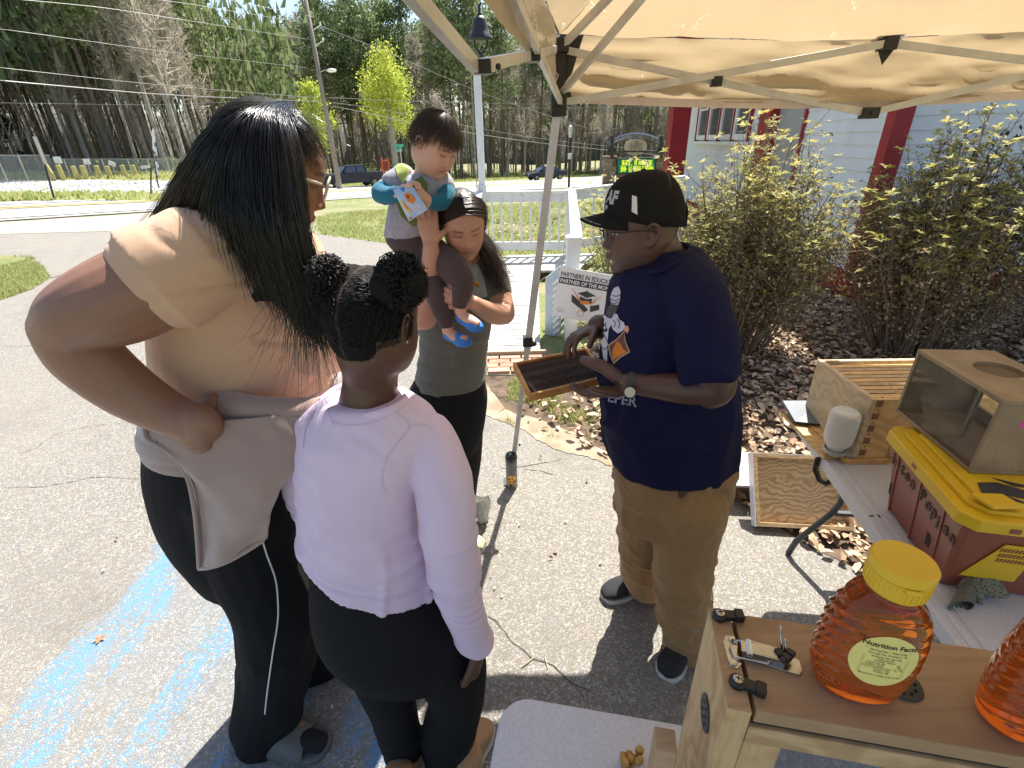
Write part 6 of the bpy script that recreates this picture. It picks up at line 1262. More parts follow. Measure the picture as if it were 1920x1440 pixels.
def tissue():
    P = PZ(905, 978); P[2] = 0; mb = MB(); n = 24; k = 14; vs = []; fs = []
    for i in range(k):
        z = .15*i/(k-1); r = .026+.016*(i/(k-1))
        for q in range(n): a = 2*PI*q/n; rr = r*(1+.22*mnoise.noise(Vector((math.cos(a)*2, math.sin(a)*2, z*30)))+.10*math.sin(a*7+z*60)); vs.append(P+np.array([math.cos(a)*rr+z*.05, math.sin(a)*rr*.7, z+.012*math.sin(a*3)*(i/(k-1))]))
    for i in range(k-1):
        for q in range(n): fs.append((i*n+q, i*n+(q+1) % n, (i+1)*n+(q+1) % n, (i+1)*n+q))
    fs.append(tuple(range(n))[::-1]); mb.add(vs, fs)
    ob('crumpled_bag', mb, pm('crinkled_white_film', (.66, .66, .6), (.5, .5, .44), 30, .35, .8, 60, bdist=.01), label='crumpled pale plastic bag standing on the asphalt by the sneakers', cat='bag', smooth=True)
tissue()
mb = MB(); c = PZ(186, 1198, .01)
for a in range(5): d = np.array([math.cos(a*1.25), math.sin(a*1.25), .15]); s_ = np.array([-d[1], d[0], 0]); mb.add([c, c+d*.012+s_*.006, c+d*.026, c+d*.012-s_*.006], [(0, 1, 2, 3)])
ob('dead_leaf', mb, pm('orange_leaf', (.5, .2, .08), rough=.8), label='small orange dead leaf lying on the worn blue paint', cat='leaf')
def limb(mb, pts, rad, n=18, sub=5, flat=None, fdir=None):
    """tapering rounded limb; pts world, rad metres (flat: ratio of the half axis along fdir)"""
    A = cat_rom([list(p)+[r, (flat[i] if hasattr(flat, '__len__') else (flat or 1.))] for i, (p, r) in enumerate(zip(pts, rad))], sub)
    C = A[:, :3]; Rr = A[:, 3]; Fl = A[:, 4]; k = len(C); rows = []; ref = None
    for i in range(k):
        d = nrm(C[min(i+1, k-1)]-C[max(i-1, 0)])
        if fdir is not None: b = np.array(fdir, float)
        elif ref is not None: b = ref
        else: b = np.array([0, 0, 1.]) if abs(d[2]) < .8 else np.array([0, 1., 0])
        b = nrm(b-d*(b@d)); ref = b; a = np.cross(d, b); rows.append((C[i], a, b, d, Rr[i], Fl[i]))
    vs = []; fs = []
    def ringv(c, a, b, r, f_): return [c+a*math.cos(2*PI*j/n)*r+b*math.sin(2*PI*j/n)*r*f_ for j in range(n)]
    c, a, b, d, r, f_ = rows[0]; m = 0; vs.append(c-d*r*.9*min(1, f_)); L = []
    for t in (.35, .72): q = math.sin(t*PI/2); L.append(ringv(c-d*r*.9*math.cos(t*PI/2)*min(1, f_), a, b, r*q, f_))
    for c, a, b, d, r, f_ in rows: L.append(ringv(c, a, b, r, f_))
    c, a, b, d, r, f_ = rows[-1]
    for t in (.72, .35): q = math.sin(t*PI/2); L.append(ringv(c+d*r*.9*math.cos(t*PI/2)*min(1, f_), a, b, r*q, f_))
    for R__ in L: vs += R__
    e = len(vs); vs.append(c+d*r*.9*min(1, f_))
    for j in range(n): fs.append((0, 1+(j+1) % n, 1+j))
    for i in range(len(L)-1):
        for j in range(n): x = 1+i*n+j; y = 1+i*n+(j+1) % n; fs.append((x, y, y+n, x+n))
    q = 1+(len(L)-1)*n
    for j in range(n): fs.append((q+j, q+(j+1) % n, e))
    return mb.add(vs, fs)
def tors(mb, rings, n=36, sub=5, e=.9, caps=True):
    """rings: (centre, half-width vector, half-depth vector); stacked solid"""
    A = cat_rom([list(c)+list(a)+list(b) for c, a, b in rings], sub); vs = []; fs = []; k = len(A)
    for r in A:
        c, a, b = r[:3], r[3:6], r[6:9]
        for j in range(n):
            t = 2*PI*j/n; x, y = math.cos(t), math.sin(t); vs.append(c+a*math.copysign(abs(x)**e, x)+b*math.copysign(abs(y)**e, y))
    for i in range(k-1):
        for j in range(n): fs.append((i*n+j, i*n+(j+1) % n, (i+1)*n+(j+1) % n, (i+1)*n+j))
    fs.append(tuple(range(n))[::-1]); fs.append(tuple((k-1)*n+j for j in range(n))); return mb.add(vs, fs)
def RG(px, py, y, hw, th, yaw=0., dz=0.):
    """horizontal-ish ring measured in the picture: centre, half width in picture px, half depth in metres"""
    c = PY(px, py, y); d = depth(c); w = hw*d/FPX; a = np.array([math.cos(yaw), math.sin(yaw), dz])*w; b = np.array([-math.sin(yaw), math.cos(yaw), 0])*th; return (c, a, b)
def PR(px, py, y, r): c = PY(px, py, y); return c, r*depth(c)/FPX
def plimb(mb, L, **kw): q = [PR(*p) for p in L]; return limb(mb, [c for c, r in q], [r for c, r in q], **kw)
def fixn(me):
    bm = bmesh.new(); bm.from_mesh(me); bmesh.ops.recalc_face_normals(bm, faces=bm.faces); bm.to_mesh(me); bm.free()
def solid(name, mb, mat, parent=None, vox=.004, smooth=5, disp=None, colfn=None, label=None, cat=None, group=None, keep=None):
    """joins closed shapes into one continuous skin"""
    me = bpy.data.meshes.new('tmp'); me.from_pydata(mb.v, [], mb.f); me.update(); fixn(me)
    o = bpy.data.objects.new('tmp', me); COL.objects.link(o)
    r = o.modifiers.new('r', 'REMESH'); r.mode = 'VOXEL'; r.voxel_size = vox; r.adaptivity = 0
    if smooth: s_ = o.modifiers.new('s', 'SMOOTH'); s_.factor = .5; s_.iterations = smooth
    dg = bpy.context.evaluated_depsgraph_get(); m2 = bpy.data.meshes.new_from_object(o.evaluated_get(dg)); bpy.data.objects.remove(o); bpy.data.meshes.remove(me)
    m2.name = name; n = len(m2.vertices); co = np.empty(n*3); m2.vertices.foreach_get('co', co); co = co.reshape(-1, 3)
    if disp is not None:
        no = np.empty(n*3); m2.vertices.foreach_get('normal', no); no = no.reshape(-1, 3); co = co+no*disp(co, no)[:, None]
    if colfn is not None:
        cl = colfn(co); at_ = m2.color_attributes.new('tint', 'FLOAT_COLOR', 'POINT'); cc = np.ones((n, 4)); cc[:, :3] = cl; at_.data.foreach_set('color', cc.ravel())
    po = np.array(ORG.get(parent.name, (0, 0, 0))) if parent is not None else np.zeros(3); og = po if parent is not None else co.mean(0)
    m2.vertices.foreach_set('co', (co-og).ravel()); m2.update()
    o = link(name, m2, mat, parent, True); o.location = tuple(og-po); ORG[o.name] = tuple(og); return tag(o, label, cat, group)
def vn(co, s, seed=0.):
    s = np.array(s if hasattr(s, '__len__') else (s, s, s)); return np.array([mnoise.noise(Vector(tuple(p*s+seed))) for p in co])
def crease(co, sc, seed, amp, w=.11):
    n_ = vn(co, sc, seed); g_ = np.clip(vn(co, tuple(x*.45 for x in sc), seed+9)*2+.55, 0, 1); return amp*np.exp(-(n_/w)**2)*g_
def ridge(x): return 1-2*np.abs(x)
ZT_ = [-.118, -.112, -.104, -.095, -.085, -.075, -.066, -.058, -.05, -.042, -.034, -.026, -.016, -.005, .008, .02, .032, .045, .06, .075, .09, .102, .110, .115]
HF = dict(z=[-.118, -.113, -.104, -.095, -.075, -.05, -.03, 0, .03, .05, .08, .10, .110, .115], f=[.03, .062, .080, .085, .086, .0895, .088, .088, .093, .091, .074, .048, .027, 0], b=[-.0, -.01, -.03, -.045, -.065, -.08, -.09, -.099, -.103, -.1, -.084, -.055, -.03, 0], w=[.012, .026, .040, .049, .060, .068, .072, .0745, .0755, .074, .062, .042, .024, 0])
def head_pts(c, R, s, o={}):
    """sculpted head: R columns right, forward, up; s=1 for an adult 0.23 m head"""
    n = 96; zs = []; base = HF['z']
    for a, b in zip(base[:-1], base[1:]):
        m = max(1, int(round((b-a)/.0022)))
        for j in range(m): zs.append(a+(b-a)*j/m)
    zs.append(base[-1]); vs = []; fs = []
    jw = o.get('jaw', 1.); ck = o.get('cheek', 1.); ns = o.get('nose', 1.); lp_ = o.get('lips', 1.); nw = o.get('nosew', 1.); cw = o.get('wide', 1.)
    g = lambda x, m, s_: math.exp(-((x-m)/s_)**2)
    for z in zs:
        f = np.interp(z, HF['z'], HF['f']); b = np.interp(z, HF['z'], HF['b']); w = np.interp(z, HF['z'], HF['w'])*cw*(1+(jw-1)*sstep(.0, -.07, z) if z < 0 else 1)
        for j in range(n):
            a = 2*PI*j/n; s_, c_ = math.sin(a), math.cos(a); x = w*math.copysign(abs(s_)**.92, s_)
            y = (f*abs(c_)**.78) if c_ > 0 else b*abs(c_)**.85
            if c_ > 0:
                k = sstep(.2, .75, c_); ax = abs(x)
                nh = np.interp(z, [-.046, -.041, -.036, -.030, -.022, -.010, .004, .018, .03], [0, .004, .016, .0245, .021, .0155, .010, .005, .0])*ns
                sg = np.interp(z, [-.04, -.03, -.015, .01, .03], [.0115*nw, .0115*nw, .0085*nw, .0068, .010])
                d = nh*math.exp(-(x/sg)**2)+.0085*nw*g(ax, .0135*nw, .0058)*g(z, -.033, .0065)
                d += .0055*g(z, .030, .009)*g(ax, .024, .022)-.0095*g(ax, .031, .0125)*g(z, .010, .0095)+.0058*g(ax, .031, .0095)*g(z, .0085, .0070)
                d += lp_*(.0075*g(z, -.0535, .0042)*g(x, 0, .017)+.0085*g(z, -.0635, .0046)*g(x, 0, .0155))-.0035*g(z, -.0585, .0016)*g(x, 0, .022)-.003*g(z, -.073, .005)*g(x, 0, .016)
                d += .006*g(z, -.098, .012)*g(x, 0, .017)+.0065*ck*g(ax, .040, .018)*g(z, -.022, .018)+.004*(ck-.3)*g(ax, .036, .016)*g(z, -.055, .018)-.0018*g(x, 0, .003)*g(z, -.046, .005)
                y += d*k; x *= 1+.03*ck*g(z, -.02, .03)*k
            p = np.array([x, y, z])*s; vs.append(c+R@p)
    k = len(zs)
    for i in range(k-1):
        for j in range(n): fs.append((i*n+j, i*n+(j+1) % n, (i+1)*n+(j+1) % n, (i+1)*n+j))
    fs.append(tuple(range(n))[::-1]); fs.append(tuple((k-1)*n+j for j in range(n))); return vs, fs
def head(mb, c, R, s, o={}, ears=True):
    vs, fs = head_pts(c, R, s, o); mb.add(vs, fs)
    if ears:
        es = o.get('ear', 1.)
        for sd_ in (-1, 1):
            L = lambda x, y, z: c+R@(np.array([sd_*x, y, z])*s)
            path = [L(.074, .000, -.014), L(.080, .006, .008), L(.084, .000, .024), L(.088, -.014, .028), L(.090, -.024, .018), L(.088, -.024, .002), L(.083, -.017, -.014), L(.079, -.008, -.026), L(.075, -.001, -.024)]
            limb(mb, path, [.0035*s*es, .004*s*es, .0042*s*es, .0042*s*es, .0042*s*es, .004*s*es, .0045*s*es, .006*s*es, .005*s*es], n=8, sub=3)
            limb(mb, [L(.072, -.010, .018), L(.077, -.012, -.0), L(.074, -.008, -.018)], [.009*s, .012*s, .007*s], n=10, sub=3, flat=.4, fdir=R[:, 0])
def tint_fn(c, R, s, base, lips=None, brow=None, eyes='down', extra=None, white=None):
    base = np.array(base)
    def fn(co):
        q = (co-c)@R/s; x, y, z = np.abs(q[:, 0]), q[:, 1], q[:, 2]; n = len(co); col = np.tile(base, (n, 1))
        fr = (y > .05) & (y < .14) & (np.abs(q[:, 0]) < .07) & (z > -.13) & (z < .12)
        def mixin(m, c2): m = np.clip(m, 0, 1)[:, None]; col[:] = col*(1-m)+np.array(c2)*m
        mixin(fr*np.exp(-((x-.04)/.022)**2-((z+.03)/.02)**2)*.35, base*np.array([1.15, .82, .75]))
        if lips is not None: mixin(fr*(1/(1+np.exp((np.hypot(q[:, 0]/.023, (z+.0585)/.0105)-1)*9)))*.8, lips); mixin(fr*np.exp(-((z+.0585)/.0018)**2)*(x < .023)*.7, np.array(lips)*.35)
        if brow is not None: mixin(fr*np.exp(-(((z-.031+((x-.03)**2)*6)/.0038)**2))*(x > .012)*(x < .048)*.85, brow)
        if eyes == 'down': mixin(fr*np.exp(-((z-.0035-((x-.031)**2)*8)/.0024)**2)*(np.abs(x-.031) < .0155)*.9, (.015, .01, .008))
        if eyes == 'open':
            e = fr*(np.hypot((x-.031)/.014, (z-.008)/.0052) < 1); mixin(e*1., (.55, .5, .45)); mixin(fr*(np.hypot((x-.033)/.0058, (z-.008)/.0056) < 1)*1., (.02, .012, .008)); mixin(fr*np.exp(-((z-.0135)/.0022)**2)*(np.abs(x-.031) < .016)*.9, (.015, .01, .008))
        if extra is not None: extra(col, q, co, mixin)
        return col
    return fn
def skin_mat(name, rough=.45, sss=.25, bump=.12, spec=.5, rad=(1, .35, .2)):
    m = N(name); a = m.new('ShaderNodeAttribute', attribute_name='tint'); p = m.pos()
    n1 = m.noise(p, 9, 5); c = m.mix(m.ramp(n1, [(.35, .0), (.7, .25)]), a.outputs[0], (.30, .12, .07), 'MULTIPLY'); c = m.mix(.5, a.outputs[0], c)
    m.col(c); m.set(Roughness=rough); m.b.inputs['Specular IOR Level'].default_value = spec; m.b.inputs['Subsurface Weight'].default_value = sss; m.b.inputs['Subsurface Radius'].default_value = rad; m.b.inputs['Subsurface Scale'].default_value = .006
    h_ = m.math('ADD', m.noise(p, 520, 3), m.math('MULTIPLY', m.vor(p, 330), .8)); m.bump(h_, .22, .0007); rn = m.noise(p, 14, 5); m.l(m.math('MULTIPLY_ADD', rn, .3, rough-.13), m.b.inputs['Roughness']); return m.mat
def rot_ax(v, ax, a): ax = nrm(ax); c, s_ = math.cos(a), math.sin(a); v = np.array(v, float); return v*c+np.cross(ax, v)*s_+ax*(ax@v)*(1-c)
def hand(mb, Wp, D, Np, s=1., side=1, curl=(.35, .5, .3), spread=.09, thumb=(.9, .5), curls=None, th=1.):
    """Wp wrist, D along the hand, Np the way the palm faces; side: thumb on +L or -L"""
    D = nrm(D); Np = nrm(np.array(Np)-D*(np.array(Np)@D)); L = np.cross(D, Np)*side; K = Wp+D*.088*s
    limb(mb, [Wp-D*.02*s, Wp+D*.02*s, Wp+D*.055*s, K], [.026*s, .031*s, .039*s, .040*s], flat=[.72, .55, .42, .33], fdir=Np, sub=4)
    off = [.030, .0105, -.0095, -.028]; Ls = [.072, .080, .074, .058]; rr = [.0088, .0092, .0088, .0078]
    for i in range(4):
        cu = curls[i] if curls else curl; b = K+L*off[i]*s-D*(.004 if i in (1, 2) else .010)*s; d = rot_ax(D, Np, -spread*(1.5-i)*side); ax = np.cross(d, Np); pts = [b-d*.02*s, b]; p = b; l = Ls[i]*s
        for q, f_ in enumerate((.45, .30, .25)): d = rot_ax(d, ax, cu[q]); p = p+d*l*f_; pts.append(p)
        limb(mb, pts, [rr[i]*s*1.1, rr[i]*s*1.12, rr[i]*s, rr[i]*s*.92, rr[i]*s*.78], n=12, sub=3)
    t0 = Wp+D*.022*s+L*.022*s; d = rot_ax(nrm(D*.75+L*.75), D, 0); a1 = nrm(D*math.cos(thumb[0])+L*math.sin(thumb[0])+Np*.25); p1 = t0+a1*.036*s; a2 = nrm(a1+Np*.15+D*thumb[1]); p2 = p1+a2*.032*s; a3 = nrm(a2+D*thumb[1]*.6+Np*.1); p3 = p2+a3*.024*s
    limb(mb, [t0, p1, p2, p3], [.0165*s, .0125*s*th, .0108*s*th, .0088*s*th], n=12, sub=4)
def shoe(P, yaw, L, Wd, H, mats, t, style='sneaker', names=('sole', 'upper')):
    """P heel-centre on the ground, yaw the way the toe points"""
    f = np.array([math.cos(yaw), math.sin(yaw), 0]); s_ = np.array([-f[1], f[0], 0]); prof = lambda u: Wd*.5*np.interp(u, [0, .06, .2, .45, .7, .88, .97, 1], [.45, .66, .72, .72, .98, .88, .55, .2])
    def lay(z0, z1, k0, k1, n=22):
        mb = MB(); a = []; b = []
        us = [1-abs(1-2*i/(2*n))*1. for i in range(2*n)]
        for i in range(2*n):
            u = (i/n) if i < n else (2*n-i)/n; sg = 1 if i < n else -1; w = prof(min(.999, max(.001, u))); a.append(P+f*u*L+s_*sg*w*k0+np.array([0, 0, z0])); b.append(P+f*(u*L*(1-(1-k1)*.15))+s_*sg*w*k1+np.array([0, 0, z1+.006*math.sin(u*PI)*0+(.012*max(0, u-.8)*5 if z0 < .001 else 0)*.3]))
        mb.prism(a, (0, 0, 1e-4)); mb.v = []; mb.f = []; mb.m = []; m = 2*n; mb.add(a+b, [tuple(range(m))[::-1], tuple(range(m, 2*m))]+[(i, (i+1) % m, m+(i+1) % m, m+i) for i in range(m)]); return mb
    so_ = ob(names[0], lay(0.002, .026, .98, 1.02), mats[0], t, bevel=.003)
    fixn(so_.data)
    rings = []
    if style == 'sneaker':
        for u, h, w in ((.03, .055, .62), (.12, .085, .66), (.3, .09, .66), (.45, .078, .68), (.62, .058, .88), (.8, .042, .95), (.93, .028, .7), (.985, .014, .4)):
            rings.append((P+f*u*L+np.array([0, 0, .024+h*.5]), s_*Wd*.5*w*.96, np.array([0, 0, h*.5*H/.1])))
        mb = MB(); tors(mb, rings, n=22, e=.8); o = ob(names[1], mb, mats[1], t, smooth=True); fixn(o.data); return so_, o
    return so_, None
def strands(name, guides, n, r, mat, parent, jit=.004, seg=16, fly=0., wv=.0, seed=3, taper=.35, lift=.003, frac=(0., 1.)):
    """hair as fine tubes between ordered guide curves"""
    rnd = np.random.RandomState(seed); G = [cat_rom(g, 6) for g in guides]; m = min(len(g) for g in G); G = np.array([g[np.linspace(0, len(g)-1, seg).round().astype(int)] for g in G]); k = len(G); mb = MB(); V = []; Fc = []
    for i in range(n):
        t = rnd.uniform(0, k-1); j = min(k-2, int(t)); u = t-j; P = G[j]*(1-u)+G[j+1]*u; L = rnd.uniform(.84, 1.0); st = rnd.uniform(0, frac[0]) if frac[0] else 0
        off = rnd.normal(size=3)*jit; off2 = rnd.normal(size=3)*jit*2.2; flv = fly*rnd.normal(size=3); ph = rnd.uniform(0, 6.28); q = []
        for s_ in range(seg):
            w = s_/(seg-1); x = (st+(1-st)*w)*L*(seg-1); a = min(seg-2, int(x)); b = x-a; p = P[a]*(1-b)+P[a+1]*b; p = p+off*(.35+w)+off2*w*w+flv*w*w+wv*w*np.array([math.sin(w*9+ph), math.cos(w*7+ph), 0]); q.append(p)
        q = np.array(q); o = len(V)
        for s_ in range(seg):
            d = nrm(q[min(s_+1, seg-1)]-q[max(s_-1, 0)]); vd = nrm(q[s_]-C_); x = nrm(np.cross(d, vd)); y = np.cross(d, x); rr = r*(1-(1-taper)*s_/(seg-1))
            V += [q[s_]+x*rr, q[s_]-x*rr*.5+y*rr*.87, q[s_]-x*rr*.5-y*rr*.87]
        for s_ in range(seg-1):
            for z in range(3): a = o+s_*3+z; b = o+s_*3+(z+1) % 3; Fc.append((a, b, b+3, a+3))
    mb.v = [tuple(v) for v in V]; mb.f = Fc; mb.m = [0]*len(Fc); return ob(name, mb, mat, parent, smooth=True)
def hair_mat(name, c, rough=.3, spec=.6, sheen=None):
    m = N(name); m.col(c); m.set(Roughness=rough); m.b.inputs['Specular IOR Level'].default_value = spec
    p = m.pos(); return m.mat
def cloth_mat(name, c, c2=None, rough=.85, weave=0., scale=6, wb=.3, stretch=None, sheen=.15, wdir=None):
    m = N(name); p = m.pos(); n1 = m.noise(p, scale, 4); m.col(m.mix(m.ramp(n1, [(.35, 0.), (.7, 1.)]), c, c2 if c2 is not None else tuple(x*.88 for x in c))); m.set(Roughness=rough); m.b.inputs['Specular IOR Level'].default_value = .25; m.b.inputs['Sheen Weight'].default_value = sheen
    if weave:
        w = m.new('ShaderNodeTexWave', wave_type='BANDS', bands_direction=wdir or 'Z'); w.inputs['Scale'].default_value = weave; w.inputs['Distortion'].default_value = .6; m.l(p, w.inputs[0]); b = m.bump(w.outputs[0], wb, .0015)
    else: m.bump(m.noise(p, 260, 3), .25, .0008)
    return m.mat
def proj_fn(objs):
    from mathutils.bvhtree import BVHTree
    V = []; Fc = []
    for o in objs: M_ = o.data; off = np.array(ORG[o.name]); b = len(V); V += [Vector(v.co)+Vector(off) for v in M_.vertices]; Fc += [tuple(b+i for i in p.vertices) for p in M_.polygons]
    T = BVHTree.FromPolygons(V, Fc)
    def f(px, py, off=.0015, dflt=None):
        d = nrm(ray(px, py)); h = T.ray_cast(Vector(C_), Vector(d))
        if h[0] is None: return dflt
        n = np.array(h[1]); n = -n if n@d > 0 else n; return np.array(h[0])+n*off
    return f
def decal(name, pts, mat, pf, par, off=.0015, cell=7.):
    """patch with outline pts (picture px) lying on the surface: fine triangle fan clipped to the outline"""
    tri = tessellate_polygon([[Vector((x, y, 0)) for x, y in pts]]); mb = MB()
    def sub(a, b, c, k):
        if k == 0 or max(np.hypot(*(a-b)), np.hypot(*(b-c)), np.hypot(*(a-c))) < cell:
            P = [pf(*q, off) for q in (a, b, c)]
            if any(p is None for p in P): return
            if max(np.linalg.norm(P[0]-P[1]), np.linalg.norm(P[1]-P[2])) > .06: return
            mb.add(P, [(0, 1, 2)]); return
        l = [np.hypot(*(a-b)), np.hypot(*(b-c)), np.hypot(*(c-a))]; i = l.index(max(l))
        if i == 0: m = (a+b)/2; sub(a, m, c, k-1); sub(m, b, c, k-1)
        elif i == 1: m = (b+c)/2; sub(a, b, m, k-1); sub(a, m, c, k-1)
        else: m = (a+c)/2; sub(a, b, m, k-1); sub(m, b, c, k-1)
    for t in tri: a, b, c = [np.array(pts[i], float) for i in t]; sub(a, b, c, 12)
    if not mb.v: return None
    return ob(name, mb, mat, par, smooth=True)
def line_decal(name, pts, w, mat, pf, par, off=.0022):
    mb = MB(); pts = cat_rom(pts, 5); L = []
    for i, p in enumerate(pts):
        d = pts[min(i+1, len(pts)-1)]-pts[max(0, i-1)]; d = d/(np.hypot(*d)+1e-6); n = np.array([-d[1], d[0]])*w/2; a, b = pf(*(p+n), off), pf(*(p-n), off)
        if a is None or b is None: continue
        L.append((a, b))
    if len(L) < 2: return
    mb.add([q for ab in L for q in ab], [(2*i, 2*i+1, 2*i+3, 2*i+2) for i in range(len(L)-1)]); ob(name, mb, mat, par)
M_skinW = skin_mat('brown_skin', .42); M_skinG = skin_mat('deep_brown_skin', .45); M_skinB = skin_mat('dark_brown_skin', .42, spec=.6); M_skinM = skin_mat('tan_skin', .5); M_skinT = skin_mat('fair_skin', .5)
M_hairblk = hair_mat('black_hair', (.008, .008, .009), .28, .7); M_hairblk2 = hair_mat('black_curly_hair', (.010, .008, .008), .5, .4); M_hairbr = hair_mat('dark_brown_hair', (.035, .02, .013), .35, .5); M_hairbr2 = hair_mat('brown_toddler_hair', (.065, .042, .028), .35, .6)
def headR(fwd, roll=0.):
    R = frame_of(fwd)
    if roll: R = np.array([rot_ax(R[:, i], R[:, 1], roll) for i in range(3)]).T
    return R
X_, Y_, Z_ = np.eye(3)
def fold(co, no, amp, sc, ax=(1, 1, 1), seed=0.): return amp*vn(co, np.array(ax)*sc, seed)
Wm = thing('person', (-.75, 1.1, 0), 'person with very long black hair in a tan ribbed tee, hand on hip', 'person')
Rw = headR((.93, .28, -.42)); cW = PY(505, 322, 1.06)
mb = MB(); head(mb, cW, Rw, 1.04, dict(cheek=1.5, lips=1.15, jaw=1.1, nosew=1.25))
limb(mb, [cW+Rw@[0, -.03, -.05], PY(500, 430, 1.08), PY(470, 500, 1.1)], [.062, .066, .07])
plimb(mb, [(465, 540, 1.1, 90), (462, 700, 1.12, 120), (450, 850, 1.12, 125)], flat=1.15, fdir=(0, 1, 0))
aS = [(440, 490, .97, 66), (345, 510, .88, 80), (235, 560, .82, 84), (160, 590, .80, 72), (128, 618, .80, 60)]
plimb(mb, aS); plimb(mb, [(128, 612, .80, 60), (160, 665, .81, 60), (235, 728, .82, 52), (310, 772, .825, 42), (352, 788, .82, 37)])
plimb(mb, [(345, 788, .82, 37), (374, 792, .815, 38), (388, 806, .82, 33)], flat=.8, fdir=(0, 1, 0))
for (a, b, c, r) in (((380, 824, .80), (358, 832, .80), (334, 824, .815), 10.5), ((366, 814, .80), (340, 820, .805), (316, 810, .82), 10.5), ((388, 834, .81), (374, 842, .81), (350, 838, .82), 9.5)):
    plimb(mb, [(*a, r*1.3), (*b, r), (*c, r*.8)], n=10)
plimb(mb, [(380, 775, .84, 15), (394, 762, .86, 13), (400, 745, .88, 11)], n=10)
limb(mb, [PY(455, 950, 1.05), PY(500, 1200, 1.0), np.array([-.80, .98, .07])], [.10, .07, .045]); limb(mb, [PY(540, 950, 1.2), PY(570, 1120, 1.25), np.array([-.74, 1.25, .07])], [.10, .07, .045])
limb(mb, [np.array([-.80, .98, .06]), np.array([-.74, .96, .05])], [.03, .025])
fw = tint_fn(cW, Rw, 1.04, (.30, .155, .098), lips=(.30, .10, .08), brow=(.03, .02, .015), eyes='down')
solid('body', mb, M_skinW, Wm, vox=.0042, smooth=4, colfn=fw)
mb = MB()
tors(mb, [RG(497, 432, 1.08, 62, .10), RG(465, 462, 1.09, 112, .20, dz=-.0), RG(462, 520, 1.10, 136, .225), RG(465, 590, 1.11, 145, .225), RG(470, 655, 1.12, 152, .225), RG(470, 715, 1.12, 158, .23), RG(466, 765, 1.12, 150, .23)])
S0, rS = PR(430, 470, .93, 92); S1, _ = PR(350, 500, .875, 90); S2, rS2 = PR(292, 532, .845, 95)
limb(mb, [S0, S1, S2-(S2-S1)*.35], [rS, .090, .094]); 
d = nrm(S2-S1); q = nrm(np.cross(d, Y_)); tors(mb, [(S1-d*.05, q*.088, np.cross(d, q)*.088), (S1, q*.093, np.cross(d, q)*.093), (S2, q*.098, np.cross(d, q)*.096)], n=30, e=1.)
limb(mb, [PY(520, 480, 1.27), PY(555, 560, 1.27)], [.07, .065]); limb(mb, [PY(590, 560, 1.02), PY(600, 640, 1.05)], [.075, .09])
armd = nrm(S2-S0)
def dW(co, no):
    d_ = (co-S0)@armd; sl = np.clip((d_-.0)/.10, 0, 1)*(co[:, 2] > S0[2]-.22)
    f1 = np.sin((co[:, 2]*1.0+co[:, 0]*.9)*150+3*vn(co, 6))*.0018*sl*np.clip(vn(co, 9, 4)+.6, 0, 1)*np.clip(1-(d_-.02)/.09, 0, 1)
    low = np.clip((1.34-co[:, 2])/.12, 0, 1); f2 = -.0055*np.clip(np.sin(co[:, 2]*210+2.5*vn(co, (3, 3, 1)))-.35, 0, 1)*low*np.clip(vn(co, 5, 7)+.6, 0, 1)
    return f1+f2+.004*vn(co, 5)+crease(co, (4, 4, 10), 3, -.007, .07)
M_rib = cloth_mat('tan_ribbed_knit', (.68, .435, .285), (.62, .395, .26), weave=165, wb=.35, wdir='X')
solid('tee', mb, M_rib, Wm, vox=.0055, smooth=4, disp=dW)
mb = MB(); tors(mb, [RG(450, 780, 1.12, 145, .22), RG(446, 860, 1.13, 140, .225), RG(462, 960, 1.13, 126, .215), RG(505, 1040, 1.12, 110, .19)])
plimb(mb, [(440, 900, 1.03, 104), (476, 1030, 1.02, 84), (520, 1150, 1.0, 72), (517, 1250, .99, 64), (502, 1330, .985, 62), (492, 1362, .98, 54)])
plimb(mb, [(520, 960, 1.22, 110), (570, 1060, 1.26, 90), (590, 1150, 1.26, 72), (590, 1215, 1.26, 66), (590, 1240, 1.26, 60)])
def dPW(co, no): return crease(co, (7, 7, 2.5), 5, .008)+.005*vn(co, (7, 7, 3))+.004*np.sin(vn(co, (3, 3, 2), 5)*14)*np.clip((.75-co[:, 2])/.3, 0, 1)
M_blk = cloth_mat('black_jersey', (.008, .008, .009), (.011, .011, .013), rough=.9, sheen=.0)
solid('trousers', mb, M_blk, Wm, vox=.006, smooth=4, disp=dPW)
pp = [PR(488, 1005, .9, 1)[0]]
pip = [(488, 1000), (500, 1040), (516, 1085), (521, 1130), (520, 1170), (512, 1220), (505, 1270), (500, 1310), (497, 1338)]
def nearside(px, py, y0, dd): return PY(px, py, y0-dd)
mb = MB(); limb(mb, [nearside(x, y, 1.01-.025*i/8, .098-.012*i/8) for i, (x, y) in enumerate(pip)], [.0028]*9, n=8)
PIPE = pip
mb = MB(); tors(mb, [RG(472, 705, 1.12, 158, .24), RG(466, 735, 1.12, 160, .245), RG(461, 765, 1.12, 160, .245, dz=-.03), RG(457, 795, 1.12, 152, .235, dz=-.03)], n=40)
limb(mb, [PY(310, 690, 1.1), PY(345, 735, 1.0), PY(420, 765, .90), PY(520, 778, .865), PY(600, 775, .88)], [.03, .035, .034, .03, .03], flat=1.2, fdir=Z_)
limb(mb, [PY(330, 770, .95), PY(420, 815, .875), PY(520, 812, .86), PY(600, 800, .88)], [.04, .036, .030, .028], flat=1.2, fdir=Z_)
M_fleece = cloth_mat('dusty_mauve_fleece', (.40, .285, .24), (.345, .24, .205), rough=.95, sheen=.6, scale=4)
def dJ(co, no): return crease(co, (4, 4, 12), 5, .008, .14)+.006*vn(co, (5, 5, 16))-.006*np.clip(np.sin(co[:, 2]*130+3.5*vn(co, (4, 4, 2)))-.5, 0, 1)
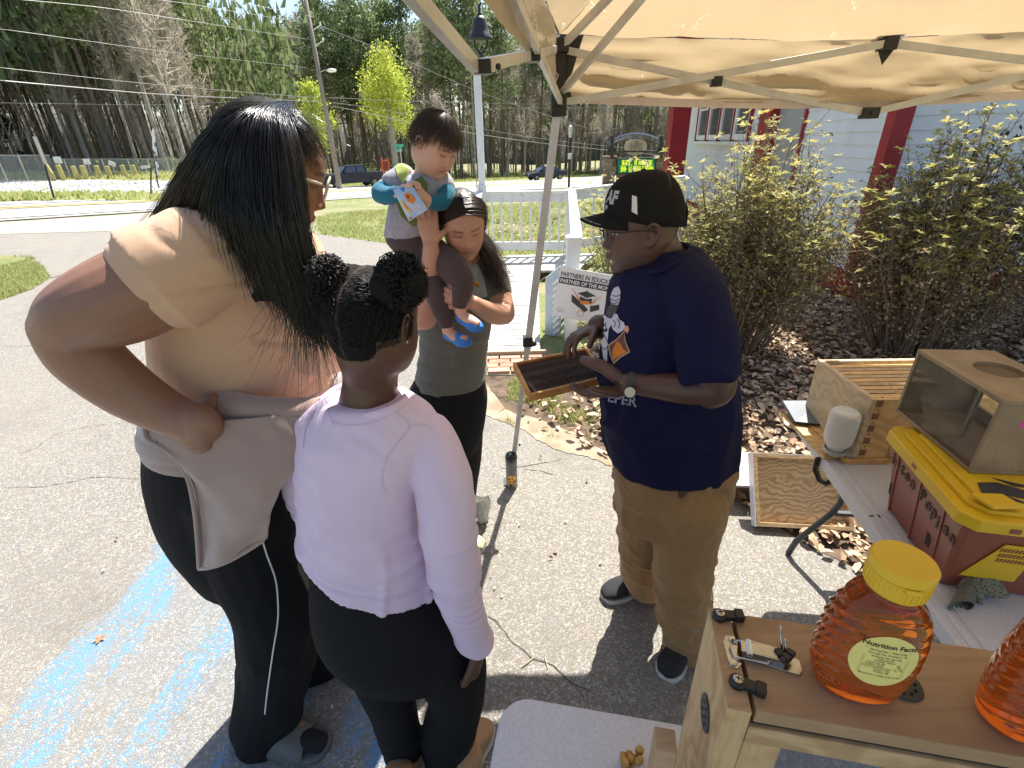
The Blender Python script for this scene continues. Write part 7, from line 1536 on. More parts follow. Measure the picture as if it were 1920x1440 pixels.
jk = thing('jacket', tuple(PY(430, 850, .9)), 'dusty mauve fleece jacket tied round the waist, corner hanging down', 'jacket'); 
solid('waist_wrap', mb, M_fleece, jk, vox=.006, smooth=4, disp=dJ)
OUT = [[(273, 790), (330, 800), (420, 790), (500, 780), (560, 780)], [(280, 822), (345, 835), (430, 830), (510, 825), (575, 838)], [(318, 845), (365, 880), (440, 885), (505, 880), (560, 878)], [(352, 890), (395, 925), (450, 935), (500, 930), (535, 905)], [(366, 950), (405, 975), (450, 985), (490, 975), (512, 945)], [(372, 1010), (405, 1020), (440, 1022), (480, 1005), (505, 985)], [(375, 1064), (395, 1062), (425, 1052), (465, 1030), (503, 1005)]]
def flap():
    nu, nv = 40, 60; G = np.array([[list(PY(x, y, [.835, .815, .80, .80, .815, .83, .84][i]-[-.02, .0, .004, .0, -.01][j])) for j, (x, y) in enumerate(r)] for i, r in enumerate(OUT)])
    G2 = np.array([cat_rom(G[:, j], 12) for j in range(5)]); G3 = np.array([cat_rom(G2[:, i], 12) for i in range(G2.shape[1])]); mb = MB(); a, b = G3.shape[:2]; vs = []
    for i in range(a):
        for j in range(b): p = G3[i, j].copy(); u = j/(b-1); v = i/(a-1); p[1] += -.010*math.sin(u*9+v*5)*v-.006*mnoise.noise(Vector((u*5, v*6, 2)))-.012*math.exp(-((u-.08)/.03)**2)*v*.3; vs.append(p)
    vs = np.array(vs); mb.add(vs, [(i*b+j, i*b+j+1, (i+1)*b+j+1, (i+1)*b+j) for i in range(a-1) for j in range(b-1)]); o = ob('hanging_panel', mb, M_fleece, jk, smooth=True); s_ = o.modifiers.new('t', 'SOLIDIFY'); s_.thickness = .006; s_.offset = 0
    e = [G3[i, 0] for i in range(0, a, 3)]+[G3[a-1, j] for j in range(0, b-3, 4)]; m2 = MB(); limb(m2, [p+np.array([0, -.003, 0]) for p in e], [.0055]*len(e), n=8, sub=2); ob('hem_band', m2, M_fleece, jk, smooth=True)
    e2_ = [G3[i, 4]+np.array([0, -.0045, 0]) for i in range(12, a-3, 3)]; m3_ = MB(); limb(m3_, e2_, [.0015]*len(e2_), n=6, sub=2); ob('seam', m3_, pm('mauve_seam', (.20, .13, .11), rough=.9), jk)
    pk_ = [PY(418, 957, .85), PY(430, 985, .848), PY(448, 1002, .846), PY(470, 1003, .848)]; m4 = MB(); limb(m4, pk_, [.006, .008, .008, .004], n=8, flat=.6, fdir=(0, 1, 0)); ob('pocket_edge', m4, M_fleece, jk, smooth=True)
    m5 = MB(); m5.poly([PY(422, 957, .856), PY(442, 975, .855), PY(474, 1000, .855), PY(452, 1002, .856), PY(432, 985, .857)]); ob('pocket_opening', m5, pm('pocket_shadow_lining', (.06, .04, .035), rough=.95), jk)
flap()
M_slide = pm('grey_foam_rubber', (.125, .135, .13), (.105, .113, .11), 12, .55, .1, 60)
def slide(P, yaw, L, Wd, names=('slide_sandal',), lab=None):
    f = np.array([math.cos(yaw), math.sin(yaw), 0]); s_ = np.array([-f[1], f[0], 0]); mb = MB(); prof = lambda u: Wd*.5*np.interp(u, [0, .05, .2, .45, .72, .9, .97, 1], [.4, .66, .8, .8, 1, .84, .55, .1])
    rings = []
    for u in (.0, .04, .12, .3, .5, .7, .86, .95, 1.): w = prof(u); h = .022+.010*(1-u)+.006*max(0, u-.7); rings.append((P+f*(u*L)+np.array([0, 0, h/2+.002]), s_*w, np.array([0, 0, h/2])))
    tors(mb, rings, n=24, e=.6)
    a = []; n = 12                               
    for u, hh in ((.40, .105), (.5, .10), (.62, .088), (.74, .070), (.80, .058)):
        w = prof(u); row = [P+f*(u*L)+s_*(w*1.02*math.cos(t))+np.array([0, 0, .014+(hh-.014)*math.sin(t)**.75]) for t in [PI*i/n for i in range(n+1)]]; a.append(row)
    for r1, r2 in zip(a[:-1], a[1:]): pass
    v = [p for r in a for p in r]; vi = [p+(P+f*(.6*L)+np.array([0, 0, .02])-p)*.13 for p in v]; m = n+1; k = len(a); N_ = len(v); fs = []
    for i in range(k-1):
        for j in range(n): fs += [(i*m+j, i*m+j+1, (i+1)*m+j+1, (i+1)*m+j), (N_+i*m+j, N_+(i+1)*m+j, N_+(i+1)*m+j+1, N_+i*m+j+1)]
    for j in range(n): fs += [(j, N_+j, N_+j+1, j+1), ((k-1)*m+j, (k-1)*m+j+1, N_+(k-1)*m+j+1, N_+(k-1)*m+j)]
    for i in range(k-1): fs += [(i*m, (i+1)*m, N_+(i+1)*m, N_+i*m), (i*m+n, N_+i*m+n, N_+(i+1)*m+n, (i+1)*m+n)]
    mb.add(v+vi, fs)
    return mb
heel = PZ(440, 1388); toe = PZ(622, 1402); yw = math.atan2(toe[1]-heel[1], toe[0]-heel[0]); Ls = float(np.linalg.norm(toe-heel)); solid('slide_sandal', slide(heel, yw, Ls, .132), M_slide, Wm, vox=.004, smooth=3)
heel = PZ(578, 1225); toe = PZ(700, 1235); yw = math.atan2(toe[1]-heel[1], toe[0]-heel[0]); solid('slide_sandal', slide(heel, yw, .27, .112), M_slide, Wm, vox=.004, smooth=3)
M_sock = pm('black_sock', (.015, .015, .017), rough=.95)
for (hx, hy), (tx, ty) in (((470, 1375), (603, 1392)), ((590, 1222), (688, 1230))): a, b = PZ(hx, hy, .05), PZ(tx, ty, .035); mb = MB(); limb(mb, [a, (a+b)/2+Z_*.012, b], [.040, .040, .032], flat=.62, fdir=Z_); ob('sock', mb, M_sock, Wm, smooth=True)
hc = lambda x, y, z: cW+Rw@(np.array([x, y, z])*1.04)
mb = MB(); Rr = Rw
mb.ell(hc(0, -.010, .018), (.092, .102, .110), 28, 20, rot=Rw)
tors(mb, [RG(470, 300, 1.04, 118, .10), RG(465, 360, 1.05, 122, .105), RG(468, 420, 1.03, 112, .11), RG(508, 490, .97, 78, .075), RG(546, 560, .935, 56, .055), RG(578, 615, .92, 38, .035), RG(598, 650, .915, 18, .014)], n=30)
tors(mb, [RG(445, 300, 1.0, 60, .09), RG(425, 370, 1.0, 62, .085), RG(402, 405, 1.02, 46, .05)], n=24)
fwd = Rw[:, 1]
def dH(co, no):
    q = (co-cW)@Rw/1.04; face = (q[:, 1] > .035)*np.clip((q[:, 1]-.03)/.03, 0, 1)*(q[:, 2] < .075)
    a = np.arctan2(q[:, 0], q[:, 1]); return -.03*face+.0022*np.sin(a*38+3*vn(co, (2, 2, 1)))+.0015*vn(co, (60, 60, 4))
M_hairbase = hair_mat('black_hair_mass', (.006, .006, .006), .7, .15)
hb = solid('hair', mb, M_hairbase, Wm, vox=.0065, smooth=5, disp=dH)
g = []
crown = hc(0, .01, .122); 
def gd(*pts): return [crown+np.random.normal(size=3)*.002 if p is None else (PY(*p) if len(p) == 3 else hc(*p[1:])) for p in pts]
H = 'h'
G1 = [gd(None, (445, 212, 1.0), (390, 250, .99), (350, 318, .985), (322, 385, 1.0), (296, 440, 1.03), (272, 478, 1.06)), gd(None, (455, 215, .98), (400, 262, .94), (352, 340, .93), (320, 395, .96), (296, 440, 1.0), (272, 470, 1.03)),
      gd(None, (462, 212, .95), (415, 262, .90), (378, 340, .885), (360, 400, .90), (352, 440, .93), (345, 465, .97)),
      gd(None, (475, 208, .93), (440, 262, .875), (425, 345, .86), (430, 410, .85), (455, 480, .86), (480, 540, .875)),
      gd(None, (490, 208, .92), (470, 265, .865), (468, 350, .85), (485, 430, .84), (520, 520, .85), (552, 600, .865)),
      gd(None, (505, 208, .92), (500, 265, .865), (505, 350, .85), (520, 440, .835), (555, 540, .85), (590, 640, .86)),
      gd(None, (520, 210, .93), (530, 268, .87), (540, 350, .86), (550, 440, .85), (575, 550, .86), (612, 660, .87)),
      gd(None, (535, 214, .95), (555, 275, .90), (562, 350, .89), (566, 440, .90), (586, 545, .91), (618, 640, .92))]
strands('hair_strand', G1, 4800, .0009, M_hairblk, Wm, jit=.0052, seg=15, seed=5, fly=.006)['kind'] = 'stuff'
G2 = [gd(None, (540, 216, .97), (568, 262, .95), (582, 300, .97)), gd(None, (548, 218, 1.02), (580, 262, 1.03), (596, 300, 1.06)), gd(None, (540, 214, 1.1), (572, 252, 1.15), (592, 292, 1.18))]
strands('hair_strand', G2, 420, .0008, M_hairblk, Wm, jit=.006, seg=9, seed=6)['kind'] = 'stuff'
G3_ = [gd((470, 420, .86), (520, 520, .845), (545, 600, .85), (532, 690, .85)), gd((520, 430, .85), (565, 540, .85), (590, 620, .86), (606, 690, .87)), gd((540, 430, .87), (590, 540, .88), (612, 620, .89), (628, 670, .9))]
strands('hair_strand', G3_, 260, .0007, M_hairblk, Wm, jit=.012, seg=12, seed=8, fly=.03)['kind'] = 'stuff'
G4 = [gd(None, (462, 203, .97), (400, 235, .95), (365, 290, .95), (340, 350, .96)), gd(None, (480, 200, .95), (430, 215, .92), (395, 260, .91), (370, 320, .91)), gd(None, (550, 205, 1.0), (600, 240, 1.0), (625, 300, 1.02), (640, 330, 1.04))]
strands('hair_strand', G4, 70, .0004, M_hairblk, Wm, jit=.006, seg=12, seed=9, fly=.03)['kind'] = 'stuff'
M_acet = pm('clear_beige_acetate', (.75, .66, .52), rough=.15, spec=.8)
gl = thing('glasses', tuple(hc(0, .1, .01)), None, None); gl.parent = Wm; gl.location = tuple(hc(0, .1, .01)-np.array(ORG[Wm.name])); ORG[gl.name] = tuple(hc(0, .1, .01))
def eyeglass(par, hcf, mat, r=.0017, w=.026, h=.020, z0=.008, y0=.105, lens=None):
    for sd_ in (-1, 1):
        q = [hcf(sd_*(.033+w*math.copysign(abs(math.cos(a))**.8, math.cos(a))), y0-.10*abs(.033+w*math.cos(a))**1.0*.25, z0+h*math.copysign(abs(math.sin(a))**.8, math.sin(a))) for a in [i*2*PI/20 for i in range(21)]]
        mb = MB(); mb.tube(q, r, 7); ob('lens_rim', mb, mat, par, smooth=True)
        mb = MB(); limb(mb, [hcf(sd_*.059, y0-.012, z0+.008), hcf(sd_*.078, y0-.04, z0+.008), hcf(sd_*.083, .02, z0+.006), hcf(sd_*.084, -.01, z0+.002), hcf(sd_*.080, -.03, z0-.014)], [r*1.2, r*1.3, r*1.2, r*1.1, r], n=8); ob('temple', mb, mat, par, smooth=True)
        if lens is not None: mb = MB(); mb.add(q[:-1], [tuple(range(20))]); ob('lens', mb, lens, par)
    mb = MB(); mb.tube([hcf(-.008, y0+.0, z0+.004), hcf(0, y0+.006, z0+.007), hcf(.008, y0+.0, z0+.004)], r*1.2, 7); ob('bridge', mb, mat, par, smooth=True)
M_lens = N('spectacle_lens'); M_lens.col((1, 1, 1)); M_lens.set(Roughness=.02, Transmission_Weight=1., IOR=1.02); M_lens = M_lens.mat
eyeglass(gl, hc, M_acet, r=.0022, lens=M_lens)
Gm = thing('person', (-.28, .86, 0), 'person with two curly hair buns in a lilac long sleeved top seen from behind', 'person')
Rg = headR((.42, .86, -.22)); cG = PY(704, 606, .86); sg = .885
mb = MB(); head(mb, cG, Rg, sg, dict(cheek=1.8, jaw=1.15))
limb(mb, [cG+Rg@[0, -.025, -.05], PY(695, 705, .855), PY(690, 765, .855)], [.054, .052, .058]); plimb(mb, [(695, 790, .86, 60), (685, 900, .865, 75), (705, 1020, .87, 75)], flat=.8, fdir=Y_)
plimb(mb, [(800, 815, .84, 42), (838, 950, .80, 38), (862, 1090, .78, 32), (896, 1205, .79, 22)])
wr = PY(897, 1208, .79); hand(mb, wr, PY(893, 1262, .80)-wr, (-.8, .1, .25), s=1.0, side=-1, curl=(.6, .8, .6), spread=.03, thumb=(.35, .5))
plimb(mb, [(585, 800, .88, 38), (572, 900, .92, 34), (600, 975, 1.0, 28)])
for y0_, x0, tx in ((.86, 740, -.36), (.88, 850, -.19)): limb(mb, [PY(x0, 1290, .86), PY(x0-2, 1380, .86), np.array([tx, y0_, .12])], [.035, .035, .028])
solid('body', mb, M_skinG, Gm, vox=.0038, smooth=4, colfn=tint_fn(cG, Rg, sg, (.12, .058, .038), lips=(.2, .06, .06), brow=(.02, .01, .01)))
mb = MB(); tors(mb, [RG(688, 748, .85, 80, .060, dz=.0), RG(690, 775, .85, 121, .075), RG(690, 815, .85, 129, .095), RG(676, 880, .86, 118, .115), RG(678, 960, .865, 108, .125), RG(694, 1014, .87, 112, .135, dz=-.26), RG(706, 1050, .87, 112, .142, dz=-.42)])
plimb(mb, [(795, 818, .845, 52), (828, 900, .815, 53), (842, 1000, .79, 50), (858, 1100, .78, 42), (880, 1165, .785, 34), (890, 1196, .79, 30)])
plimb(mb, [(590, 800, .87, 46), (568, 860, .89, 42), (577, 930, .93, 38), (605, 985, 1.0, 32)])
def dG(co, no):
    q = np.array([0, 0, 0]); low = np.clip((1.02-co[:, 2])/.05, 0, 1)*np.clip((co[:, 2]-.80)/.03, 0, 1)
    s_ = co[:, 2]+.33*co[:, 0]; f = -.0085*np.clip(np.sin(s_*260+2.2*vn(co, (4, 4, 4)))-.1, 0, 1)*np.clip(1-np.abs(s_-(.83))/.06, 0, 1)
    arm = np.sin((co[:, 2]+.4*co[:, 0])*100+4*vn(co, 7, 2))*.0028*np.clip(vn(co, 8, 1)+.3, 0, 1); return f+arm+crease(co, (7, 7, 3.5), 12, .009, .09)+crease(co, (5, 5, 13), 31, .010, .12)*np.clip((1.15-co[:, 2])/.15, 0, 1)+.005*vn(co, (6, 6, 3))+.0055*ridge(vn(co, (8, 8, 2.5), 9))
M_lil = cloth_mat('lilac_jersey', (.78, .63, .79), (.74, .59, .76), rough=.7, sheen=.1)
solid('top', mb, M_lil, Gm, vox=.005, smooth=4, disp=dG)
mb = MB(); nk = [PY(x, y, yy) for x, y, yy in ((603, 752, .87), (622, 776, .83), (655, 785, .80), (695, 780, .79), (735, 768, .80), (760, 750, .84), (748, 738, .9), (700, 725, .93), (640, 728, .92), (603, 752, .87))]; limb(mb, nk, [.0065]*10, n=10, sub=5, flat=1.6, fdir=Z_); ob('neckband', mb, M_lil, Gm, smooth=True)
GSEAM = 1
mb = MB(); 0 and limb(mb, [PY(x, y, yy) for x, y, yy in ((726, 760, .79), (760, 782, .775), (775, 800, .765), (745, 835, .745), (722, 870, .735), (716, 905, .735), (735, 930, .74))], [.0014]*7, n=6)
mb = MB(); tors(mb, [RG(700, 1010, .87, 80, .09), RG(708, 1070, .87, 114, .12, dz=-.25), RG(722, 1130, .865, 134, .14), RG(738, 1190, .86, 130, .135), RG(765, 1240, .86, 112, .11)])
plimb(mb, [(690, 1150, .87, 80), (712, 1235, .87, 62), (732, 1310, .87, 46), (750, 1380, .87, 38), (760, 1450, .87, 30), (768, 1500, .87, 26)])
plimb(mb, [(805, 1160, .86, 80), (842, 1240, .855, 70), (856, 1310, .86, 52), (840, 1380, .865, 50), (840, 1450, .87, 36), (842, 1500, .88, 30)])
solid('leggings', mb, M_blk, Gm, vox=.0055, smooth=5, disp=lambda co, no: .002*vn(co, (9, 9, 9))+crease(co, (6, 6, 12), 2, .0025)*np.clip((.45-co[:, 2])/.2, 0.1, 1))
M_boot = pm('tan_suede', (.42, .24, .12), (.36, .20, .10), 20, .85); M_bsole = pm('rubber_sole', (.5, .46, .4), rough=.8)
for P_, yw in ((PZ(748, 1520), 1.35), (PZ(872, 1480), 1.25)): 
    shoe(P_, yw, .20, .085, .12, (M_bsole, M_boot), Gm, names=('boot_sole', 'boot')); mb = MB(); limb(mb, [P_+np.array([.01, .03, .05]), P_+np.array([.01, .03, .13])], [.045, .048]); ob('boot_shaft', mb, M_boot, Gm, smooth=True)
gh = lambda x, y, z: cG+Rg@(np.array([x, y, z])*sg)
mb = MB(); mb.ell(gh(0, -.012, .018), (.081*sg, .100*sg, .100*sg), 28, 20, rot=Rg); mb.ell(gh(0, -.040, -.022), (.064*sg, .062*sg, .066*sg), 24, 16, rot=Rg)
b1, b2 = PY(617, 527, .84), PY(752, 531, .80)
for b, r in ((b1, .034), (b2, .040)):
    for i in range(11): a = i*.62; mb.ell(b+np.array([math.cos(a)*r*.5, math.sin(a*1.7)*r*.4, math.sin(a)*r*.5]), r*random.uniform(.55, .7), 12, 8)
limb(mb, [b1, (b1+gh(-.03, .01, .1))/2, gh(-.03, .01, .07)], [.022, .024, .04]); limb(mb, [b2, (b2+gh(.03, .01, .1))/2, gh(.03, .01, .07)], [.022, .024, .04])
def dG2(co, no):
    q = (co-cG)@Rg/sg; face = np.clip((q[:, 1]-.045)/.02, 0, 1)*(q[:, 2] < .08); part = np.exp(-((q[:, 0])/.003)**2)*(q[:, 1] < .0)*(q[:, 2] > -.06)*.0022
    db = np.minimum(np.linalg.norm(co-b1, axis=1), np.linalg.norm(co-b2, axis=1)); k = np.clip((.058-db)/.02, 0, 1)
    return -.02*face-part+.0016*vn(co, 140)*(1+1.5*k)+.0035*k*vn(co, 70)+.0008*vn(co, 260)
def colG(co):
    q = (co-cG)@Rg/sg; n_ = len(co); c = np.tile((.010, .008, .008), (n_, 1)); m = np.exp(-((q[:, 0]+.0015*np.sin(q[:, 2]*120))/.0022)**2)*(q[:, 1] < .01)*(q[:, 2] > -.075)*.85; e = np.clip((-.062-q[:, 2]+.012*vn(co, 90))/.02, 0, 1)*.75
    m = np.clip(m+e, 0, 1)[:, None]; return c*(1-m)+np.array((.12, .065, .045))*m
M_gh = N('tight_black_hair'); _a = M_gh.new('ShaderNodeAttribute', attribute_name='tint'); M_gh.col(_a.outputs[0]); M_gh.set(Roughness=.75); M_gh.b.inputs['Specular IOR Level'].default_value = .2; M_gh.bump(M_gh.noise(M_gh.pos(), 600, 3, .8), .7, .003); M_gh = M_gh.mat
solid('hair', mb, M_gh, Gm, vox=.0032, smooth=2, disp=dG2, colfn=colG)
def curls(cens, n, rad, mat, par, seed, r=.0009, amp=.0045):
    rnd = np.random.RandomState(seed); mb = MB()
    for i in range(n):
        c, R0_ = cens[rnd.randint(len(cens))]; d = nrm(rnd.normal(size=3)); p = c+d*R0_*rnd.uniform(.8, 1.05); t = nrm(np.cross(d, rnd.normal(size=3))); b = np.cross(d, t); ph = rnd.uniform(0, 6.28); L = rnd.uniform(.012, .03); q = []
        for s_ in range(11): w = s_/10; q.append(p+t*L*(w-.5)+(d*math.cos(w*14+ph)+b*math.sin(w*14+ph))*amp+d*.004*w)
        mb.tube(q, r, 3, cap=False)
    return ob('curl', mb, mat, par, smooth=True)
curls([(b1, .034), (b2, .040), (b1+np.array([0, 0, .008]), .033), (b2+np.array([0, 0, .01]), .038)], 900, 0, M_hairblk2, Gm, 4)['kind'] = 'stuff'
hs_ = MB(); rnd = np.random.RandomState(2)
for i in range(1500):
    th_ = rnd.uniform(-PI, PI); z = rnd.uniform(-.05, .105); sd_ = 1 if th_ > 0 else -1; rr = math.sqrt(max(.05, 1-((z-.018)/.103)**2)); x = .084*rr*math.sin(th_); y = -.012-.102*rr*math.cos(th_)
    if y > .03: continue
    p = gh(x, y, z); tgt = (b1 if x < 0 else b2); n_ = nrm(Rg@np.array([x/.084**2, (y+.012)/.102**2, (z-.018)/.103**2])); d = tgt-p; d = nrm(d-n_*(d@n_)); s_ = np.cross(d, n_); ph = rnd.uniform(0, 6.28)
    hs_.tube([p+n_*.0006+d*(.0045*k)+s_*.0014*math.sin(k*1.6+ph)+n_*.0009*math.cos(k*1.6+ph) for k in range(5)], .00065, 3, cap=False)
ob('curl', hs_, M_hairblk2, Gm, smooth=True)['kind'] = 'stuff'
mb = MB(); mb.ell(gh(.083, -.003, -.028), .0028, 8, 6); ob('earring', mb, M_chrome, Gm)
pfG = proj_fn([o for o in Gm.children if o.name.startswith('top')]); M_seam = pm('lilac_seam', (.69, .55, .71), rough=.8)
for L_, w_ in (([(722, 757), (752, 780), (768, 800), (748, 828), (724, 862), (716, 900), (726, 925)], 2.0), ([(768, 800), (790, 795), (812, 803)], 1.6), ([(622, 790), (650, 797), (690, 794), (724, 783)], 1.8), ([(590, 770), (575, 800), (568, 840)], 1.6)): line_decal('seam', L_, w_, M_seam, pfG, Gm, off=.0012)
Bm = thing('person', (.58, 1.36, 0), 'person in a black cap and navy tee holding a hive frame, wearing khaki trousers', 'person')
Rb = headR((-.985, .02, -.11)); cB = PY(1203, 432, 1.38); sb_ = .99
bh_ = lambda x, y, z: cB+Rb@(np.array([x, y, z])*sb_)
mb = MB(); head(mb, cB, Rb, sb_, dict(lips=1.5, nosew=1.35, nose=1.05, cheek=1.1, jaw=1.08, ear=1.1))
limb(mb, [bh_(0, -.035, -.04), PY(1240, 490, 1.38), PY(1250, 540, 1.38)], [.062, .068, .09]); plimb(mb, [(1250, 560, 1.38, 90), (1258, 700, 1.38, 100), (1262, 880, 1.36, 85)], flat=1.1, fdir=Y_)
plimb(mb, [(1312, 575, 1.19, 42), (1332, 660, 1.15, 40), (1345, 720, 1.13, 35), (1330, 735, 1.14, 33)]); plimb(mb, [(1340, 728, 1.13, 33), (1280, 728, 1.16, 30), (1220, 722, 1.20, 24), (1178, 718, 1.225, 20)])
wl = PY(1178, 718, 1.225); hand(mb, wl+np.array([0, .025, -.034]), np.array([-.95, .26, -.22]), (-.2, .3, .9), s=1.0, side=-1, curl=(.15, .35, .3), spread=.05, thumb=(.9, .1))
plimb(mb, [(1160, 708, 1.25, 15), (1135, 690, 1.29, 13), (1112, 681, 1.31, 11), (1094, 675, 1.33, 8.5)], n=12)
plimb(mb, [(1200, 560, 1.58, 36), (1215, 640, 1.60, 33), (1190, 665, 1.585, 32)]); plimb(mb, [(1200, 655, 1.59, 32), (1160, 622, 1.54, 28), (1122, 612, 1.51, 23)])
wr = PY(1122, 612, 1.51); kd = PY(1055, 640, 1.47)-wr; hand(mb, wr, kd, (.1, -.25, -1), s=1.0, side=1, curls=[(.55, .5, .3), (.5, .5, .25), (.45, .45, .25), (.4, .4, .2)], spread=.11, thumb=(.95, .25))
for x0, y0_, T_ in ((1200, 1.45, (.50, 1.50)), (1290, 1.26, (.62, 1.24))): limb(mb, [PY(x0, 980, y0_), PY(x0, 1080, y0_), np.array([T_[0], T_[1], .10])], [.06, .045, .04])
def beard(col, q, co, mixin):
    m = (q[:, 1] > .0)*np.clip((-.040-q[:, 2])/.02, 0, 1)*np.clip((q[:, 2]+.125)/.02, 0, 1)*.35*(np.hypot(q[:, 0]/.026, (q[:, 2]+.0585)/.012) > 1); mixin(m, (.11, .09, .08))
solid('body', mb, M_skinB, Bm, vox=.0034, smooth=3, colfn=tint_fn(cB, Rb, sb_, (.115, .058, .039), lips=(.10, .05, .043), brow=(.05, .04, .035), eyes='open', extra=beard))
mb = MB(); tors(mb, [RG(1240, 478, 1.38, 62, .095, dz=.25), RG(1245, 505, 1.38, 88, .15, dz=.1), RG(1247, 545, 1.38, 102, .18), RG(1248, 600, 1.375, 112, .185), RG(1248, 670, 1.37, 117, .18), RG(1255, 750, 1.37, 124, .185), RG(1260, 815, 1.37, 120, .185), RG(1263, 856, 1.365, 112, .18)])
plimb(mb, [(1262, 528, 1.33, 60), (1296, 556, 1.235, 58), (1318, 605, 1.185, 54), (1330, 662, 1.155, 52)])
a, ra = PR(1322, 610, 1.175, 54); b, rb = PR(1332, 708, 1.135, 50); d = nrm(b-a); q = nrm(np.cross(d, Y_)); w = np.cross(d, q); tors(mb, [(a, q*ra, w*ra), ((a+b)/2, q*.076, w*.074), (b, q*.074, w*.072)], n=26, e=1.)
plimb(mb, [(1195, 560, 1.56, 48), (1195, 620, 1.58, 46)])
def dB(co, no):
    n1 = vn(co, (3.5, 3.5, 2.2)); n2 = vn(co, (8, 8, 4), 5); lowr = np.clip((1.35-co[:, 2])/.3, 0, 1)
    return crease(co, (6, 6, 3), 21, .010, .09)+crease(co, (4.5, 4.5, 5), 41, .013, .09)*(.35+.65*lowr)+.012*n1*lowr+.0085*ridge(n2)*(.4+.6*lowr)+.003*vn(co, 16)-.005*np.clip(np.sin((co[:, 2]-.5*co[:, 0])*95+4*n1)-.55, 0, 1)*np.clip(vn(co, 4, 3)+.4, 0, 1)
M_navy2 = cloth_mat('navy_jersey', (.009, .010, .048), (.007, .008, .038), rough=.9, sheen=.0)
tee = solid('tee', mb, M_navy2, Bm, vox=.0055, smooth=4, disp=dB)
mb = MB(); nk = [PY(x, y, yy) for x, y, yy in ((1188, 487, 1.40), (1196, 505, 1.33), (1222, 511, 1.27), (1258, 500, 1.245), (1285, 478, 1.28), (1292, 462, 1.36), (1250, 455, 1.5), (1205, 468, 1.5), (1188, 487, 1.40))]; limb(mb, nk, [.0055]*9, n=10, sub=5, flat=1.3, fdir=Z_); ob('neckband', mb, M_navy2, Bm, smooth=True)
mb = MB(); tors(mb, [RG(1266, 850, 1.37, 108, .175), RG(1262, 905, 1.365, 104, .175), RG(1255, 960, 1.36, 98, .16)])
plimb(mb, [(1222, 930, 1.44, 58), (1206, 1000, 1.455, 42), (1204, 1060, 1.47, 40), (1212, 1094, 1.49, 36)])
plimb(mb, [(1286, 930, 1.28, 72), (1284, 1010, 1.275, 57), (1282, 1090, 1.255, 48), (1284, 1160, 1.245, 43), (1290, 1205, 1.24, 41)])
def dKh(co, no): return crease(co, (5, 5, 7), 5, .011, .13)+crease(co, (9, 9, 10), 15, .006, .13)+.006*vn(co, (6, 6, 4))-.007*np.clip(np.sin((co[:, 2]+.6*vn(co, 3, 8)*.2+.5*co[:, 0])*60+7*vn(co, (5, 5, 3)))-.35, 0, 1)*np.clip((.5-co[:, 2])/.3, 0, 1)*np.clip(vn(co, 6, 3)+.5, 0, 1)+.006*ridge(vn(co, (8, 8, 3.5), 2))
M_khaki = cloth_mat('khaki_cotton', (.33, .195, .085), (.29, .17, .072), rough=.85, sheen=.2)
solid('trousers', mb, M_khaki, Bm, vox=.0055, smooth=3, disp=dKh)
M_sneakb = pm('black_knit_shoe', (.014, .014, .016), (.03, .03, .032), 200, .85, .4, 300); M_solew = pm('pale_sole', (.62, .62, .60), (.5, .5, .48), 10, .6)
for (hx, hy), (tx, ty) in (((1240, 1092), (1122, 1126)), ((1300, 1205), (1246, 1268))):
    a, b = PZ(hx, hy), PZ(tx, ty); shoe(a, math.atan2(b[1]-a[1], b[0]-a[0]), min(.30, float(np.linalg.norm(b-a))+.02), .105, .11, (M_solew, M_sneakb), Bm, names=('shoe_sole', 'shoe'))
cp = thing('cap', tuple(bh_(0, 0, .1)), None, None); cp.parent = Bm; cp.location = tuple(bh_(0, 0, .1)-np.array(ORG[Bm.name])); ORG[cp.name] = tuple(bh_(0, 0, .1))
M_cap = cloth_mat('black_cotton_twill', (.010, .010, .011), (.014, .014, .015), rough=.95, sheen=0.)
def capP(a, t, off=0.):
    """a round the head from the front, t 0 rim .. 1 crown"""
    z0 = .056-.056*(1-math.cos(a))/2-.004*math.sin(a)**2; ph = t*PI/2; rx, ry = .083+off, .110+off; hz = .128+off; k = math.cos(ph)**.72
    return bh_(rx*math.sin(a)*k, -.008+ry*math.cos(a)*k*(1 if math.cos(a) < 0 else .95), z0+(hz-z0+.022)*math.sin(ph)**.92)
na, nt = 48, 16; vs = [capP(2*PI*j/na, i/nt) for i in range(nt) for j in range(na)]+[capP(0, 1)]; fs = [(i*na+j, i*na+(j+1) % na, (i+1)*na+(j+1) % na, (i+1)*na+j) for i in range(nt-1) for j in range(na)]+[((nt-1)*na+j, (nt-1)*na+(j+1) % na, nt*na) for j in range(na)]
mb = MB(); mb.add(vs, fs); o = ob('crown', mb, M_cap, cp, smooth=True); fixn(o.data); s_ = o.modifiers.new('t', 'SOLIDIFY'); s_.thickness = .003; s_.offset = 1
for a in [i*PI/3 for i in range(3)]:
    mb = MB(); mb.tube([capP(a+PI/6, t/12, .0022) for t in range(13)]+[capP(a+PI/6+PI, t/12, .0022) for t in range(11, -1, -1)], .0008, 5); ob('crown_seam', mb, M_cap, cp)
mb = MB(); mb.ell(capP(0, 1, .003), (.007, .007, .004), 10, 6, rot=Rb); ob('button', mb, M_cap, cp)
def bill(a, r, o_=0.): # a -1..1 side, r 0..1 outward
    aa = a*.98; b0 = capP(aa, 0); out = .070*(1-abs(a)**2.8)**.6*r; p = b0+Rb@np.array([0, out, 0])*1.; return p+Rb[:, 2]*(-.006*r-.016*a*a*r-.004*a*a+o_)
